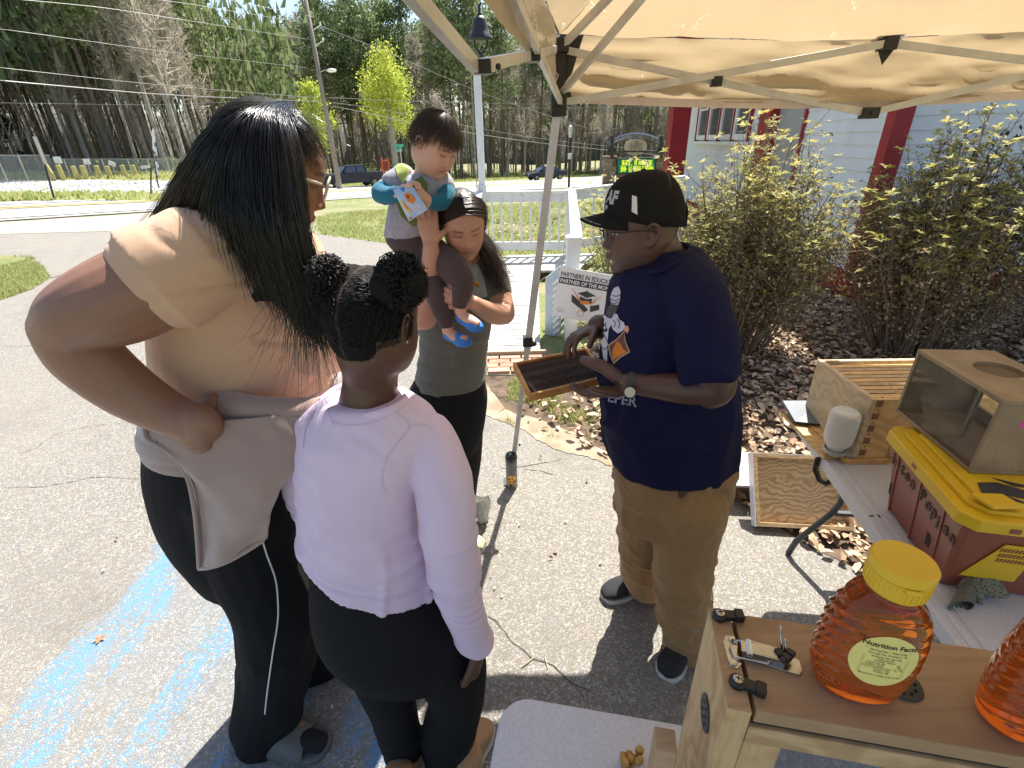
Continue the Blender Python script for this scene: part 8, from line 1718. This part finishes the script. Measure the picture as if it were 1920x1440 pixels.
nb, nr_ = 26, 8; vs = [bill(-1+2*j/nb, i/nr_, .002) for i in range(nr_+1) for j in range(nb+1)]; mb = MB(); mb.add(vs, [(i*(nb+1)+j, i*(nb+1)+j+1, (i+1)*(nb+1)+j+1, (i+1)*(nb+1)+j) for i in range(nr_) for j in range(nb)]); o = ob('bill', mb, M_cap, cp, smooth=True); s_ = o.modifiers.new('t', 'SOLIDIFY'); s_.thickness = .004; s_.offset = 0
def wrap_text(s_, size, fn, name, mat, par, bold=.0004): m_ = text_mb(s_, size, np.zeros(3), (1, 0, 0), (0, 1, 0), th=.00001, align='CENTER', bold=bold); m2 = MB(); m2.add([fn(p[0], p[1]) for p in m_.v], m_.f); return ob(name, m2, mat, par)
M_thread = pm('white_thread', (.75, .75, .78), rough=.8)
def bl(u, v):
    a = -u/.085; rr = .90-(v/.0085)*.1; return bill(max(-1, min(1, a)), rr, .0052)
m_ = text_mb("AMERICA'S AIR FORCE", .0125, np.zeros(3), (1, 0, 0), (0, 1, 0), th=.00001, align='CENTER', bold=.0003)
sgn = 1 if (capP(1., 0)-capP(-1., 0))[1] < 0 else -1  
m2 = MB(); m2.add([bill(max(-.97, min(.97, sgn*(p[0]*8.2)+sgn*.38)), .86+p[1]*9-.02, .0052) for p in m_.v], m_.f); ob('bill_lettering', m2, M_thread, cp)
m_ = text_mb("AF", .040, np.zeros(3), (1, 0, 0), (0, 1, 0), th=.00001, align='LEFT', bold=.0022)
m2 = MB(); m2.add([capP(sgn*(p[0]+.012)/.088, .20+p[1]*7.4, .0045) for p in m_.v], m_.f); ob('front_lettering', m2, M_thread, cp)
m_ = text_mb("US", .013, np.zeros(3), (1, 0, 0), (0, 1, 0), th=.00001, align='LEFT', bold=.0012); m2 = MB(); m2.add([capP(sgn*(p[0]+.010)/.088, .08+p[1]*7.4, .0045) for p in m_.v], m_.f); ob('front_lettering', m2, M_thread, cp)
ca_ = 1.15; mb = MB(); mb.add([capP(sgn*(ca_+du), tt_, .0045) for du, tt_ in ((-.06, .13), (.08, .10), (.055, .34), (-.075, .36))], [(0, 1, 2, 3)]); ob('white_bar_patch', mb, M_thread, cp)
mb = MB(); mb.tube([capP(PI-.5, .0, .003), capP(PI-.35, .14, .006), capP(PI, .2, .006), capP(PI+.35, .14, .006), capP(PI+.5, 0, .003)], .003, 6); ob('back_strap', mb, M_cap, cp)
gl = thing('glasses', tuple(bh_(0, .1, .01)), None, None); gl.parent = Bm; gl.location = tuple(bh_(0, .1, .01)-np.array(ORG[Bm.name])); ORG[gl.name] = tuple(bh_(0, .1, .01)); eyeglass(gl, bh_, M_black, r=.0013, lens=M_lens, h=.017)
wc = PY(1184, 724, 1.198); wd = nrm(PY(1220, 722, 1.20)-PY(1178, 718, 1.225)); wa_ = thing('watch', tuple(wc), None, None); wa_.parent = Bm; wa_.location = tuple(wc-np.array(ORG[Bm.name])); ORG[wa_.name] = tuple(wc)
cen = PY(1186, 719, 1.222); rr = 21*depth(cen)/FPX*1.06; e1_ = nrm(np.cross(wd, Z_)); e2_ = np.cross(wd, e1_); mb = MB(); vs = []
for j in range(28):
    a = 2*PI*j/28
    for o_, k in ((-.010, 1), (.010, 1), (.010, 1.07), (-.010, 1.07)): vs.append(cen+wd*o_+(e1_*math.cos(a)+e2_*math.sin(a))*rr*k)
mb.add(vs, [(j*4+k, j*4+(k+1) % 4, ((j+1) % 28)*4+(k+1) % 4, ((j+1) % 28)*4+k) for j in range(28) for k in range(4)]); o = ob('strap', mb, pm('olive_nylon', (.07, .075, .06), rough=.8), wa_); fixn(o.data)
fc = PY(1181, 735, 1.165); vd = nrm(C_-fc+np.array([0, 0, -.3])); mb = MB(); mb.lathe([(.0165, -.004), (.0175, 0), (.0165, .004), (.0145, .0042)], fc, 30, axis=vd); ob('case', mb, M_black, wa_); mb = MB(); mb.lathe([(.0143, .0043), (0, .0045)], fc, 30, axis=vd); ob('dial', mb, pm('cream_dial', (.62, .62, .48), rough=.4), wa_)
X = nrm(np.cross((0, 0, 1), vd)); Y = np.cross(vd, X); mb = MB(); mb.bar(fc+vd*.0042, fc+vd*.0042+X*.009+Y*.003, .001, .0004, up=vd); mb.bar(fc+vd*.0042, fc+vd*.0042-X*.002+Y*.006, .0012, .0004, up=vd); ob('hands', mb, M_ink, wa_)
pf = proj_fn([tee]); M_pw = pm('white_print', (.62, .64, .74), rough=.7); M_pg = pm('grey_print', (.05, .055, .055), rough=.7); M_po = pm('orange_print', (.70, .22, .03), rough=.7); M_pb = pm('brown_print', (.16, .07, .05), rough=.7); M_pt = pm('tan_print', (.45, .33, .22), rough=.7); M_pk = pm('skin_tone_print', (.72, .38, .2), rough=.7)
decal('print_white', [(1152, 540), (1160, 537), (1164, 545), (1163, 562), (1160, 572), (1147, 570), (1145, 558), (1148, 548)], M_pw, pf, Bm)
decal('print_grey', [(1146, 569), (1160, 573), (1154, 592), (1140, 596), (1137, 588), (1140, 578)], M_pg, pf, Bm)
decal('print_white', [(1134, 590), (1140, 596), (1147, 597), (1148, 606), (1142, 618), (1140, 640), (1139, 680), (1132, 672), (1128, 640), (1129, 600)], M_pw, pf, Bm)
decal('print_white', [(1148, 596), (1153, 587), (1159, 590), (1161, 598), (1170, 604), (1173, 613), (1168, 620), (1159, 625), (1150, 618), (1146, 607)], M_pw, pf, Bm)
decal('print_skin', [(1171, 611), (1178, 611), (1180, 618), (1177, 625), (1170, 619)], M_pk, pf, Bm)
decal('print_tan', [(1171, 620), (1174, 640), (1182, 660), (1165, 670), (1151, 683), (1144, 664), (1140, 646), (1156, 636)], M_pt, pf, Bm)
decal('print_brown', [(1171, 623), (1172, 641), (1179, 659), (1163, 667), (1152, 679), (1146, 663), (1143, 648), (1157, 638)], M_pb, pf, Bm, off=.0021)
decal('print_orange', [(1160, 640), (1166, 646), (1169, 653), (1176, 660), (1164, 665), (1151, 675), (1149, 662), (1152, 652), (1156, 642)], M_po, pf, Bm, off=.0027)
for L_ in ([(1149, 553), (1156, 556), (1163, 553)], [(1146, 560), (1154, 564), (1162, 561)], [(1145, 566), (1152, 569), (1161, 567)], [(1151, 600), (1155, 606), (1152, 614)], [(1158, 598), (1163, 606), (1160, 616)], [(1131, 628), (1136, 632), (1140, 640)], [(1130, 650), (1136, 655), (1140, 648)], [(1136, 604), (1137, 616), (1133, 624)]): line_decal('print_line', L_, 1.6, M_ink, pf, Bm)
def shirt_text(s_, px, py, size, ux, uy, mat, pf_, par, bold=.6):
    m_ = text_mb(s_, size, np.zeros(3), (1, 0, 0), (0, 1, 0), th=.00001, bold=bold); P = [pf_(px+ux[0]*p[0]-uy[0]*p[1], py+ux[1]*p[0]-uy[1]*p[1], .002) for p in m_.v]
    if any(p is None for p in P): P = [p if p is not None else P[0] for p in P]
    m2 = MB(); m2.add(P, m_.f); ob('print_lettering', m2, mat, par)
shirt_text('EPER', 1139, 752, 26, (.98, .18), (-.1, 1), M_pw, pf, Bm)
fz = 1.095; FL, FF, FR, FN = PZ(962, 680, fz+.02), PZ(1074, 652, fz+.02), PZ(1143, 705, fz), PZ(992, 741, fz)
FF = FL+(FR-FN); hf = thing('honeycomb_frame', tuple((FL+FR)/2), 'wooden hive frame of dark comb held by the man in the cap', 'hive frame')
ux_ = nrm(FR-FN); uy_ = nrm(FL-FN); uz_ = nrm(np.cross(ux_, uy_)); WX = float(np.linalg.norm(FR-FN)); WY = float(np.linalg.norm(FL-FN))
M_fwood = wood('amber_frame_wood', (.62, .32, .09), (.45, .21, .05), 0, ring=6, bump=.1, knots=False)
f3 = lambda a, b, c: FN+ux_*a+uy_*b+uz_*c
for nm, a0, a1, b0, b1, h0, h1 in (('top_bar', 0, WX, -.0, .010, -.026, 0), ('bottom_bar', 0, WX, WY-.010, WY, -.026, 0), ('end_bar', 0, .010, .0102, WY-.0102, -.024, .001), ('end_bar', WX-.010, WX, .0102, WY-.0102, -.024, .001)):
    mb = MB(); mb.prism([f3(a0, b0, h0), f3(a1, b0, h0), f3(a1, b1, h0), f3(a0, b1, h0)], uz_*(h1-h0)); ob(nm, mb, M_fwood, hf, bevel=.001)
M_comb = N('dark_comb'); _v = M_comb.vor(M_comb.pos(), 190, 'F1', rand=.15); M_comb.col(M_comb.mix(M_comb.ramp(_v, [(.2, 0.), (.6, 1.)]), (.008, .006, .006), (.075, .05, .04))); M_comb.set(Roughness=.85); M_comb.b.inputs['Specular IOR Level'].default_value = .12; M_comb.bump(_v, .8, .003); M_comb = M_comb.mat
mb = MB(); mb.prism([f3(.010, .010, -.018), f3(WX-.010, .010, -.018), f3(WX-.010, WY-.010, -.018), f3(.010, WY-.010, -.018)], uz_*.008); ob('comb', mb, M_comb, hf)
mb = MB()
for i in range(130):
    a = .45*WX+random.gauss(0, .12)*WX; b = .42*WY+random.gauss(0, .10)*WY; r = random.uniform(.0015, .003); mb.ell(f3(a, b, -.009), (r*1.4, r, r), 6, 4)
o = ob('raised_comb', mb, pm('dark_brown_wax', (.035, .025, .022), (.08, .055, .045), 100, .5), hf, smooth=True); o['kind'] = 'stuff'
Mm = thing('person', (-.26, 2.0, 0), 'person in a grey printed tee carrying the toddler, looking down, dark hair tied back', 'person')
Rm = headR((.20, -.86, -.42), roll=.06); cM = PY(868, 420, 1.86); sm = 1.0; mh = lambda x, y, z: cM+Rm@(np.array([x, y, z])*sm)
mb = MB(); head(mb, cM, Rm, sm, dict(cheek=1.4, jaw=1.05, nosew=1.1))
limb(mb, [mh(0, -.035, -.04), PY(880, 482, 1.97), PY(882, 520, 2.02)], [.055, .056, .08]); plimb(mb, [(868, 540, 2.03, 58), (852, 640, 2.02, 56), (845, 740, 2.02, 55)], flat=1.0, fdir=Y_)
plimb(mb, [(808, 505, 2.02, 28), (790, 560, 1.92, 27), (795, 596, 1.80, 24)]); plimb(mb, [(796, 597, 1.80, 24), (803, 545, 1.78, 23), (808, 490, 1.76, 18), (808, 462, 1.755, 15)])
wr = PY(808, 460, 1.755); hand(mb, wr, PY(802, 415, 1.77)-wr, (-.15, 1, .1), s=.93, side=-1, curl=(.12, .2, .15), spread=.08, thumb=(1.0, .1))
plimb(mb, [(925, 510, 2.0, 24), (938, 560, 1.93, 23), (945, 588, 1.88, 21)]); plimb(mb, [(945, 588, 1.88, 21), (925, 588, 1.82, 20), (900, 576, 1.76, 16), (888, 568, 1.735, 14)])
wr = PY(888, 568, 1.735); hand(mb, wr, PY(856, 555, 1.72)-wr, (.0, 1, -.35), s=.92, side=1, curl=(.45, .6, .5), spread=.06, thumb=(.5, .3))
for x0, T_ in ((870, (-.27, 2.13)), (838, (-.29, 1.88))): limb(mb, [PY(x0, 760, 2.02), PY(x0, 860, 2.02), np.array([T_[0], T_[1], .08])], [.04, .035, .03])
solid('body', mb, M_skinM, Mm, vox=.0036, smooth=3, colfn=tint_fn(cM, Rm, sm, (.52, .29, .195), lips=(.42, .16, .13), brow=(.07, .04, .03), eyes='down'))
M_gtee = cloth_mat('grey_green_jersey', (.155, .155, .125), (.13, .13, .105), rough=.85)
mb = MB(); tors(mb, [RG(880, 482, 1.99, 34, .06), RG(872, 500, 2.0, 68, .085), RG(866, 530, 2.02, 78, .12), RG(856, 590, 2.02, 70, .135), RG(850, 650, 2.01, 65, .135), RG(846, 700, 2.01, 67, .145), RG(844, 715, 2.01, 66, .147)])
plimb(mb, [(920, 508, 2.0, 31), (928, 530, 1.97, 30), (932, 545, 1.95, 29)]); plimb(mb, [(812, 505, 2.02, 34), (805, 530, 1.98, 33)])
def dM(co, no): return crease(co, (6, 6, 9), 5, .007)+.006*vn(co, (6, 6, 5))-.005*np.clip(np.sin((co[:, 2]+.3*co[:, 0])*90+3*vn(co, 5))-.3, 0, 1)*np.clip((1.15-co[:, 2])/.15, 0, 1)
mt_ = solid('tee', mb, M_gtee, Mm, vox=.005, smooth=4, disp=dM)
mb = MB(); tors(mb, [RG(844, 705, 2.01, 62, .135), RG(838, 745, 2.01, 76, .15), RG(836, 800, 2.01, 72, .15), RG(838, 840, 2.0, 58, .14)])
plimb(mb, [(868, 790, 2.03, 38), (872, 860, 2.055, 31), (868, 905, 2.09, 27), (866, 932, 2.11, 25)]); plimb(mb, [(825, 800, 1.95, 42), (838, 900, 1.9, 34), (850, 985, 1.88, 28)])
solid('trousers', mb, M_blk, Mm, vox=.0055, smooth=4, disp=lambda co, no: .004*vn(co, (8, 8, 5))+.005*ridge(vn(co, (10, 10, 4)))*np.clip((.4-co[:, 2])/.3, 0, 1))
M_snk = pm('grey_sneaker_knit', (.16, .155, .13), (.28, .27, .23), 120, .8, .4, 200)
for (hx, hy), (tx, ty), mt__ in (((835, 935), (912, 962), M_snk), ((815, 1015), (888, 1028), pm('pale_lime_sneaker', (.5, .5, .30), (.42, .42, .25), 60, .8))):
    a, b = PZ(hx, hy), PZ(tx, ty); shoe(a, math.atan2(b[1]-a[1], b[0]-a[0]), .27, .10, .105, (M_solew, mt__), Mm, names=('shoe_sole', 'shoe'))
    if hx == 835:
        f = nrm(b-a); s_ = np.array([-f[1], f[0], 0]); mb = MB()
        for k in range(3): u = .35+.05*k; mb.tube([a+f*(.27*u)+s_*(-.037)+Z_*.03, a+f*(.27*(u+.03))-s_*.028+Z_*.075], .004, 5)
        ob('shoe_stripe', mb, M_sneakb, Mm); mb = MB()
        for k in range(4): u = .45+.06*k; mb.tube([a+f*(.27*u)+s_*.02+Z_*(.082-.012*k), a+f*(.27*u)-s_*.02+Z_*(.082-.012*k)], .003, 5)
        ob('shoe_lace', mb, M_white, Mm)
pfm = proj_fn([mt_])
decal('print_pale', [(872, 490), (888, 485), (898, 500), (908, 525), (915, 555), (900, 560), (880, 555), (874, 520)], pm('pale_green_print', (.50, .56, .50), (.38, .44, .40), 30, .8), pfm, Mm)
for i, (m_, dy) in enumerate(((pm('yellow_print', (.8, .62, .05), rough=.7), 0), (M_po, 4), (pm('red_print', (.6, .04, .02), rough=.7), 7))): line_decal('print_stripe', [(874, 514+dy), (884, 520+dy), (892, 528+dy), (898, 533+dy*.6)], 2.6, m_, pfm, Mm)
decal('print_blue', [(876, 530), (886, 531), (890, 538), (882, 543), (875, 540)], pm('blue_grey_print', (.10, .14, .25), rough=.7), pfm, Mm, off=.0022)
mb = MB(); mb.ell(mh(0, -.016, .014), (.083, .102, .106), 26, 18, rot=Rm); limb(mb, [mh(.05, -.06, .0), PY(905, 455, 1.95), PY(918, 490, 1.93), PY(932, 525, 1.91), PY(944, 545, 1.90)], [.05, .036, .032, .026, .008])
limb(mb, [mh(-.05, -.05, .0), mh(-.065, -.04, -.05)], [.04, .03])
def dMh(co, no): q = (co-cM)@Rm/sm; return -.035*np.clip((q[:, 1]-.035)/.025, 0, 1)*(q[:, 2] < .078-.2*np.abs(q[:, 0])**1.3*0)+.0018*vn(co, (70, 70, 8))
solid('hair', mb, M_hairbr, Mm, vox=.005, smooth=4, disp=dMh)
def gm(*pts): return [PY(*p) if p[0] > 10 else mh(*p) for p in pts]
GM = [gm((.0, .075, .092), (.045, .07, .075), (.078, .03, .03), (.085, -.02, -.01), (905, 458, 1.9), (920, 500, 1.88), (938, 545, 1.87)), gm((.0, .06, .105), (.05, .04, .092), (.084, .0, .04), (.088, -.04, .0), (912, 462, 1.92), (930, 505, 1.9), (952, 548, 1.89)), gm((.0, .02, .118), (.05, .0, .105), (.085, -.04, .06), (.08, -.07, .0), (908, 452, 1.97), (925, 490, 1.93), (945, 540, 1.9))]
strands('hair_strand', GM, 900, .0007, M_hairbr, Mm, jit=.007, seg=15, seed=11, fly=.015)['kind'] = 'stuff'
GM2 = [gm((.0, .078, .090), (-.045, .068, .072), (-.075, .03, .03), (-.078, -.01, -.02), (-.07, -.03, -.06)), gm((.0, .06, .105), (-.05, .04, .09), (-.083, .0, .04), (-.085, -.04, -.01), (-.07, -.05, -.06)), gm((0, .02, .118), (-.05, .0, .105), (-.086, -.03, .05), (-.08, -.07, .0), (-.06, -.07, -.06))]
strands('hair_strand', GM2, 500, .0007, M_hairbr, Mm, jit=.004, seg=12, seed=12)['kind'] = 'stuff'
Tm = thing('person', tuple(PY(790, 430, 1.8)), 'toddler with brown bowl haircut holding a snack pouch, carried on the arm', 'person')
Rt = headR((.66, -.50, -.56), roll=-.05); cT = PY(815, 272, 1.82); st_ = .80; th3 = lambda x, y, z: cT+Rt@(np.array([x, y, z])*st_)
mb = MB(); head(mb, cT, Rt, st_, dict(cheek=2.2, jaw=1.18, nose=.7, nosew=1.0, wide=1.08, lips=.9, ear=1.15))
limb(mb, [th3(0, -.03, -.05), PY(797, 325, 1.86), PY(790, 350, 1.87)], [.036, .036, .05]); plimb(mb, [(785, 350, 1.87, 32), (775, 400, 1.87, 36), (770, 440, 1.87, 36)])
plimb(mb, [(750, 335, 1.86, 17), (712, 362, 1.80, 16), (742, 366, 1.74, 12), (758, 354, 1.72, 9.5)], n=14); plimb(mb, [(832, 340, 1.86, 17), (835, 375, 1.80, 16), (806, 378, 1.75, 12), (798, 372, 1.73, 10)], n=14)
wa = PY(756, 356, 1.72); hand(mb, wa, PY(772, 344, 1.71)-wa, (.15, -.2, -1), s=.52, side=-1, curl=(.6, .8, .6), spread=.04, thumb=(.5, .4), th=1.1)
wb = PY(800, 374, 1.73); hand(mb, wb, PY(784, 360, 1.70)-wb, (-.2, .75, -.6), s=.54, side=-1, curl=(.45, .8, .6), spread=.04, thumb=(.6, .4), th=1.1)
lgA = [(783, 455, 1.86, 32), (826, 486, 1.80, 29), (858, 512, 1.74, 25), (868, 535, 1.72, 20), (862, 568, 1.715, 15)]; lgB = [(768, 450, 1.86, 34), (790, 500, 1.80, 28), (815, 545, 1.75, 22), (832, 590, 1.73, 17), (836, 608, 1.725, 13)]
plimb(mb, [(x, y, z, r*.75) for x, y, z, r in lgA]+[(864, 585, 1.71, 11)]); plimb(mb, [(x, y, z, r*.75) for x, y, z, r in lgB]+[(840, 620, 1.72, 11)])
fA = [PY(866, 590, 1.71), PY(882, 600, 1.67), PY(894, 606, 1.65)]; fB = [PY(842, 622, 1.72), PY(858, 634, 1.68), PY(872, 634, 1.66)]
for f_ in (fA, fB): limb(mb, f_, [.021, .023, .018], flat=.7, fdir=Z_)
solid('body', mb, M_skinT, Tm, vox=.003, smooth=3, colfn=tint_fn(cT, Rt, st_, (.66, .40, .29), lips=(.55, .22, .18), brow=(.14, .08, .05), eyes='down'))
M_heath = cloth_mat('heather_grey_jersey', (.36, .36, .40), (.29, .29, .33), rough=.9, scale=60); M_teal = cloth_mat('teal_jersey', (.012, .155, .235), (.010, .125, .195), rough=.85)
mb = MB(); tors(mb, [RG(797, 325, 1.86, 30, .045), RG(790, 338, 1.86, 50, .06), RG(783, 365, 1.86, 50, .075), RG(775, 400, 1.86, 48, .085), RG(770, 428, 1.86, 47, .088), RG(768, 440, 1.86, 45, .085)])
plimb(mb, [(758, 333, 1.86, 24), (736, 346, 1.83, 21)]); plimb(mb, [(826, 340, 1.86, 22), (834, 352, 1.84, 20)])
tsh = solid('tee', mb, M_heath, Tm, vox=.0045, smooth=4, disp=lambda co, no: crease(co, (11, 11, 8), 3, .005)+.004*vn(co, 14)+.002*ridge(vn(co, 20)))
mb = MB(); plimb(mb, [(736, 350, 1.83, 18), (713, 362, 1.80, 17), (728, 367, 1.76, 16), (750, 363, 1.735, 13)]); solid('sleeve', mb, M_teal, Tm, vox=.004, smooth=3, disp=lambda co, no: crease(co, (20, 20, 20), 3, .003, .15)+.002*vn(co, 30))
mb = MB(); plimb(mb, [(836, 352, 1.84, 17), (836, 373, 1.80, 17), (820, 381, 1.765, 15), (808, 378, 1.75, 13)]); solid('sleeve', mb, M_teal, Tm, vox=.004, smooth=3, disp=lambda co, no: .002*vn(co, 30))
mb = MB(); tors(mb, [RG(770, 430, 1.86, 42, .082), RG(772, 452, 1.86, 44, .085), RG(780, 470, 1.85, 38, .07)]); plimb(mb, lgA); plimb(mb, lgB)
M_brp = cloth_mat('brown_grey_cotton', (.085, .062, .058), (.070, .052, .048), rough=.9); solid('trousers', mb, M_brp, Tm, vox=.0045, smooth=4, disp=lambda co, no: crease(co, (12, 12, 12), 3, .005)+.003*vn(co, 12)+.0035*ridge(vn(co, (14, 14, 9)))*.6)
M_blue = pm('blue_foam_clog', (.03, .20, .62), (.03, .18, .56), 20, .6, .1, 80)
for f_, nm in ((fA, 'a'), (fB, 'b')):
    d = nrm(f_[2]-f_[0]); mb = MB(); a = f_[0]-d*.02; L = float(np.linalg.norm(f_[2]-f_[0]))+.045; up = nrm(np.cross(np.cross(d, Z_), d)); s_ = np.cross(d, up)
    tors(mb, [(a+d*(L*u)-up*.014, s_*w, up*h) for u, w, h in ((0, .016, .014), (.15, .024, .018), (.4, .025, .019), (.62, .028, .026), (.8, .027, .022), (.95, .018, .014), (1, .008, .008))], n=20)
    solid('clog', mb, M_blue, Tm, vox=.003, smooth=3)
    q = a+d*(L*.86)+up*.006-Y_*.012; mb = MB(); mb.ell(q, (.011, .006, .008), 14, 8, rot=frame_of(d)); ob('toe_opening', mb, M_skinT if False else pm('toe_skin', (.6, .33, .24), rough=.5), Tm, smooth=True); mb = MB()
    for k in range(4): mb.ell(q-Y_*.004+s_*(.007-.0045*k)+up*.002, .003, 8, 6)
    ob('toes', mb, pm('toe_skin_light', (.66, .38, .3), rough=.5), Tm, smooth=True)
pft = proj_fn([tsh]); M_olive = pm('olive_green_print', (.12, .17, .03), rough=.8); M_lime = pm('lime_green_print', (.50, .60, .16), rough=.8)
decal('print_olive', [(765, 345), (790, 330), (802, 345), (800, 380), (795, 415), (775, 425), (752, 405), (745, 380), (755, 370)], M_olive, pft, Tm)
decal('print_lime', [(738, 297), (752, 295), (768, 310), (765, 335), (756, 345), (745, 330)], M_lime, pft, Tm, off=.003); decal('print_pale', [(762, 330), (770, 328), (775, 340), (770, 350), (763, 346)], M_pw, pft, Tm, off=.003)
mb = MB(); mb.ell(th3(0, -.010, .020), (.083*st_*1.06, .103*st_, .104*st_), 26, 18, rot=Rt)
def dT(co, no): q = (co-cT)@Rt/st_; return -.03*np.clip((q[:, 1]-.03)/.02, 0, 1)*(q[:, 2] < .05)-.02*np.clip((-.02-q[:, 2])/.03, 0, 1)-.02*np.exp(-((q[:, 1]-.0)/.022)**2)*np.clip((.028-q[:, 2])/.015, 0, 1)+.0015*vn(co, (90, 90, 12))
solid('hair', mb, M_hairbr2, Tm, vox=.004, smooth=3, disp=dT)
GT = []
for k in range(13):
    a = -2.6+5.2*k/12; zr = .038 if abs(a) < .9 else (.000 if abs(a) < 1.5 else -.035); r = lambda t: math.cos(t*PI/2)**.8
    GT.append([th3(.089*math.sin(a)*math.sin(t*PI/2), -.01+(.108)*math.cos(a)*math.sin(t*PI/2), .02+.112*math.cos(t*PI/2)+(zr-.02)*max(0, t-.7)*3.3*(1 if t > .7 else 0)) for t in (.05, .3, .55, .8, 1.)])
strands('hair_strand', GT, 2300, .0007, M_hairbr2, Tm, jit=.0035, seg=11, seed=21)['kind'] = 'stuff'
pc = [PY(737, 356, 1.70), PY(771, 343, 1.69), PY(802, 393, 1.68), PY(767, 415, 1.69)]; nn = nrm(np.cross(pc[1]-pc[0], pc[3]-pc[0])); nn = -nn if nn@(C_-pc[0]) < 0 else nn
sp = thing('snack_pouch', tuple(sum(pc)/4), 'light blue snack pouch with orange print held by the toddler', 'snack bag'); mb = MB(); n = 14; vs = []; bil = lambda u, v: pc[0]*(1-u)*(1-v)+pc[1]*u*(1-v)+pc[2]*u*v+pc[3]*(1-u)*v
for sg_ in (1, -1):
    for i in range(n+1):
        for j in range(n+1): u, v = j/n, i/n; k = (math.sin(PI*u)**.6)*(math.sin(PI*min(1, max(0, (v-.05)/.9)))**.6); vs.append(bil(u, v)+nn*sg_*(.0008+.009*k)+nn*.0012*mnoise.noise(Vector((u*6, v*6, 1))))
m = n+1; fs = []
for q_ in range(2):
    for i in range(n):
        for j in range(n): f = (q_*m*m+i*m+j, q_*m*m+i*m+j+1, q_*m*m+(i+1)*m+j+1, q_*m*m+(i+1)*m+j); fs.append(f if q_ else f[::-1])
mb.add(vs, fs); o = ob('pouch', mb, pm('pale_blue_film', (.30, .50, .74), (.42, .60, .80), 25, .35), sp, smooth=True); 
pq = lambda u, v, o_=.012: bil(u, v)+nn*(.0015+.0095*(math.sin(PI*u)**.6)*(math.sin(PI*v)**.6))
for nm, poly, m_ in (('orange_print', [(.42, .25), (.62, .22), (.78, .38), (.80, .55), (.6, .62), (.45, .5)], M_po), ('yellow_print', [(.10, .38), (.22, .38), (.35, .75), (.25, .85), (.14, .6)], M_yel), ('brown_print', [(.5, .3), (.6, .3), (.62, .4), (.52, .42)], M_pb), ('blue_print', [(.35, .03), (.6, .03), (.5, .2)], pm('royal_blue_print', (.05, .2, .6), rough=.4)), ('orange_print', [(.16, .4), (.22, .42), (.30, .7), (.22, .72)], M_po), ('white_print', [(.45, .72), (.85, .70), (.85, .74), (.45, .76)], M_pw), ('white_print', [(.45, .80), (.85, .78), (.85, .82), (.45, .84)], M_pw), ('red_print', [(.08, .92), (.2, .92), (.2, .97), (.08, .97)], pm('pouch_red', (.6, .05, .08), rough=.5))):
    mb = MB(); mb.poly([pq(u, v)+nn*.001 for u, v in poly]); ob(nm, mb, m_, sp)
pfw = proj_fn([o for o in Wm.children if o.name.startswith('trousers')])
P_ = [pfw(x, y, .0015) for x, y in cat_rom(PIPE, 5)]; P_ = [p for p in P_ if p is not None]
mb = MB(); mb.tube(P_, .0022, 7); ob('piping', mb, M_white, Wm, smooth=True)
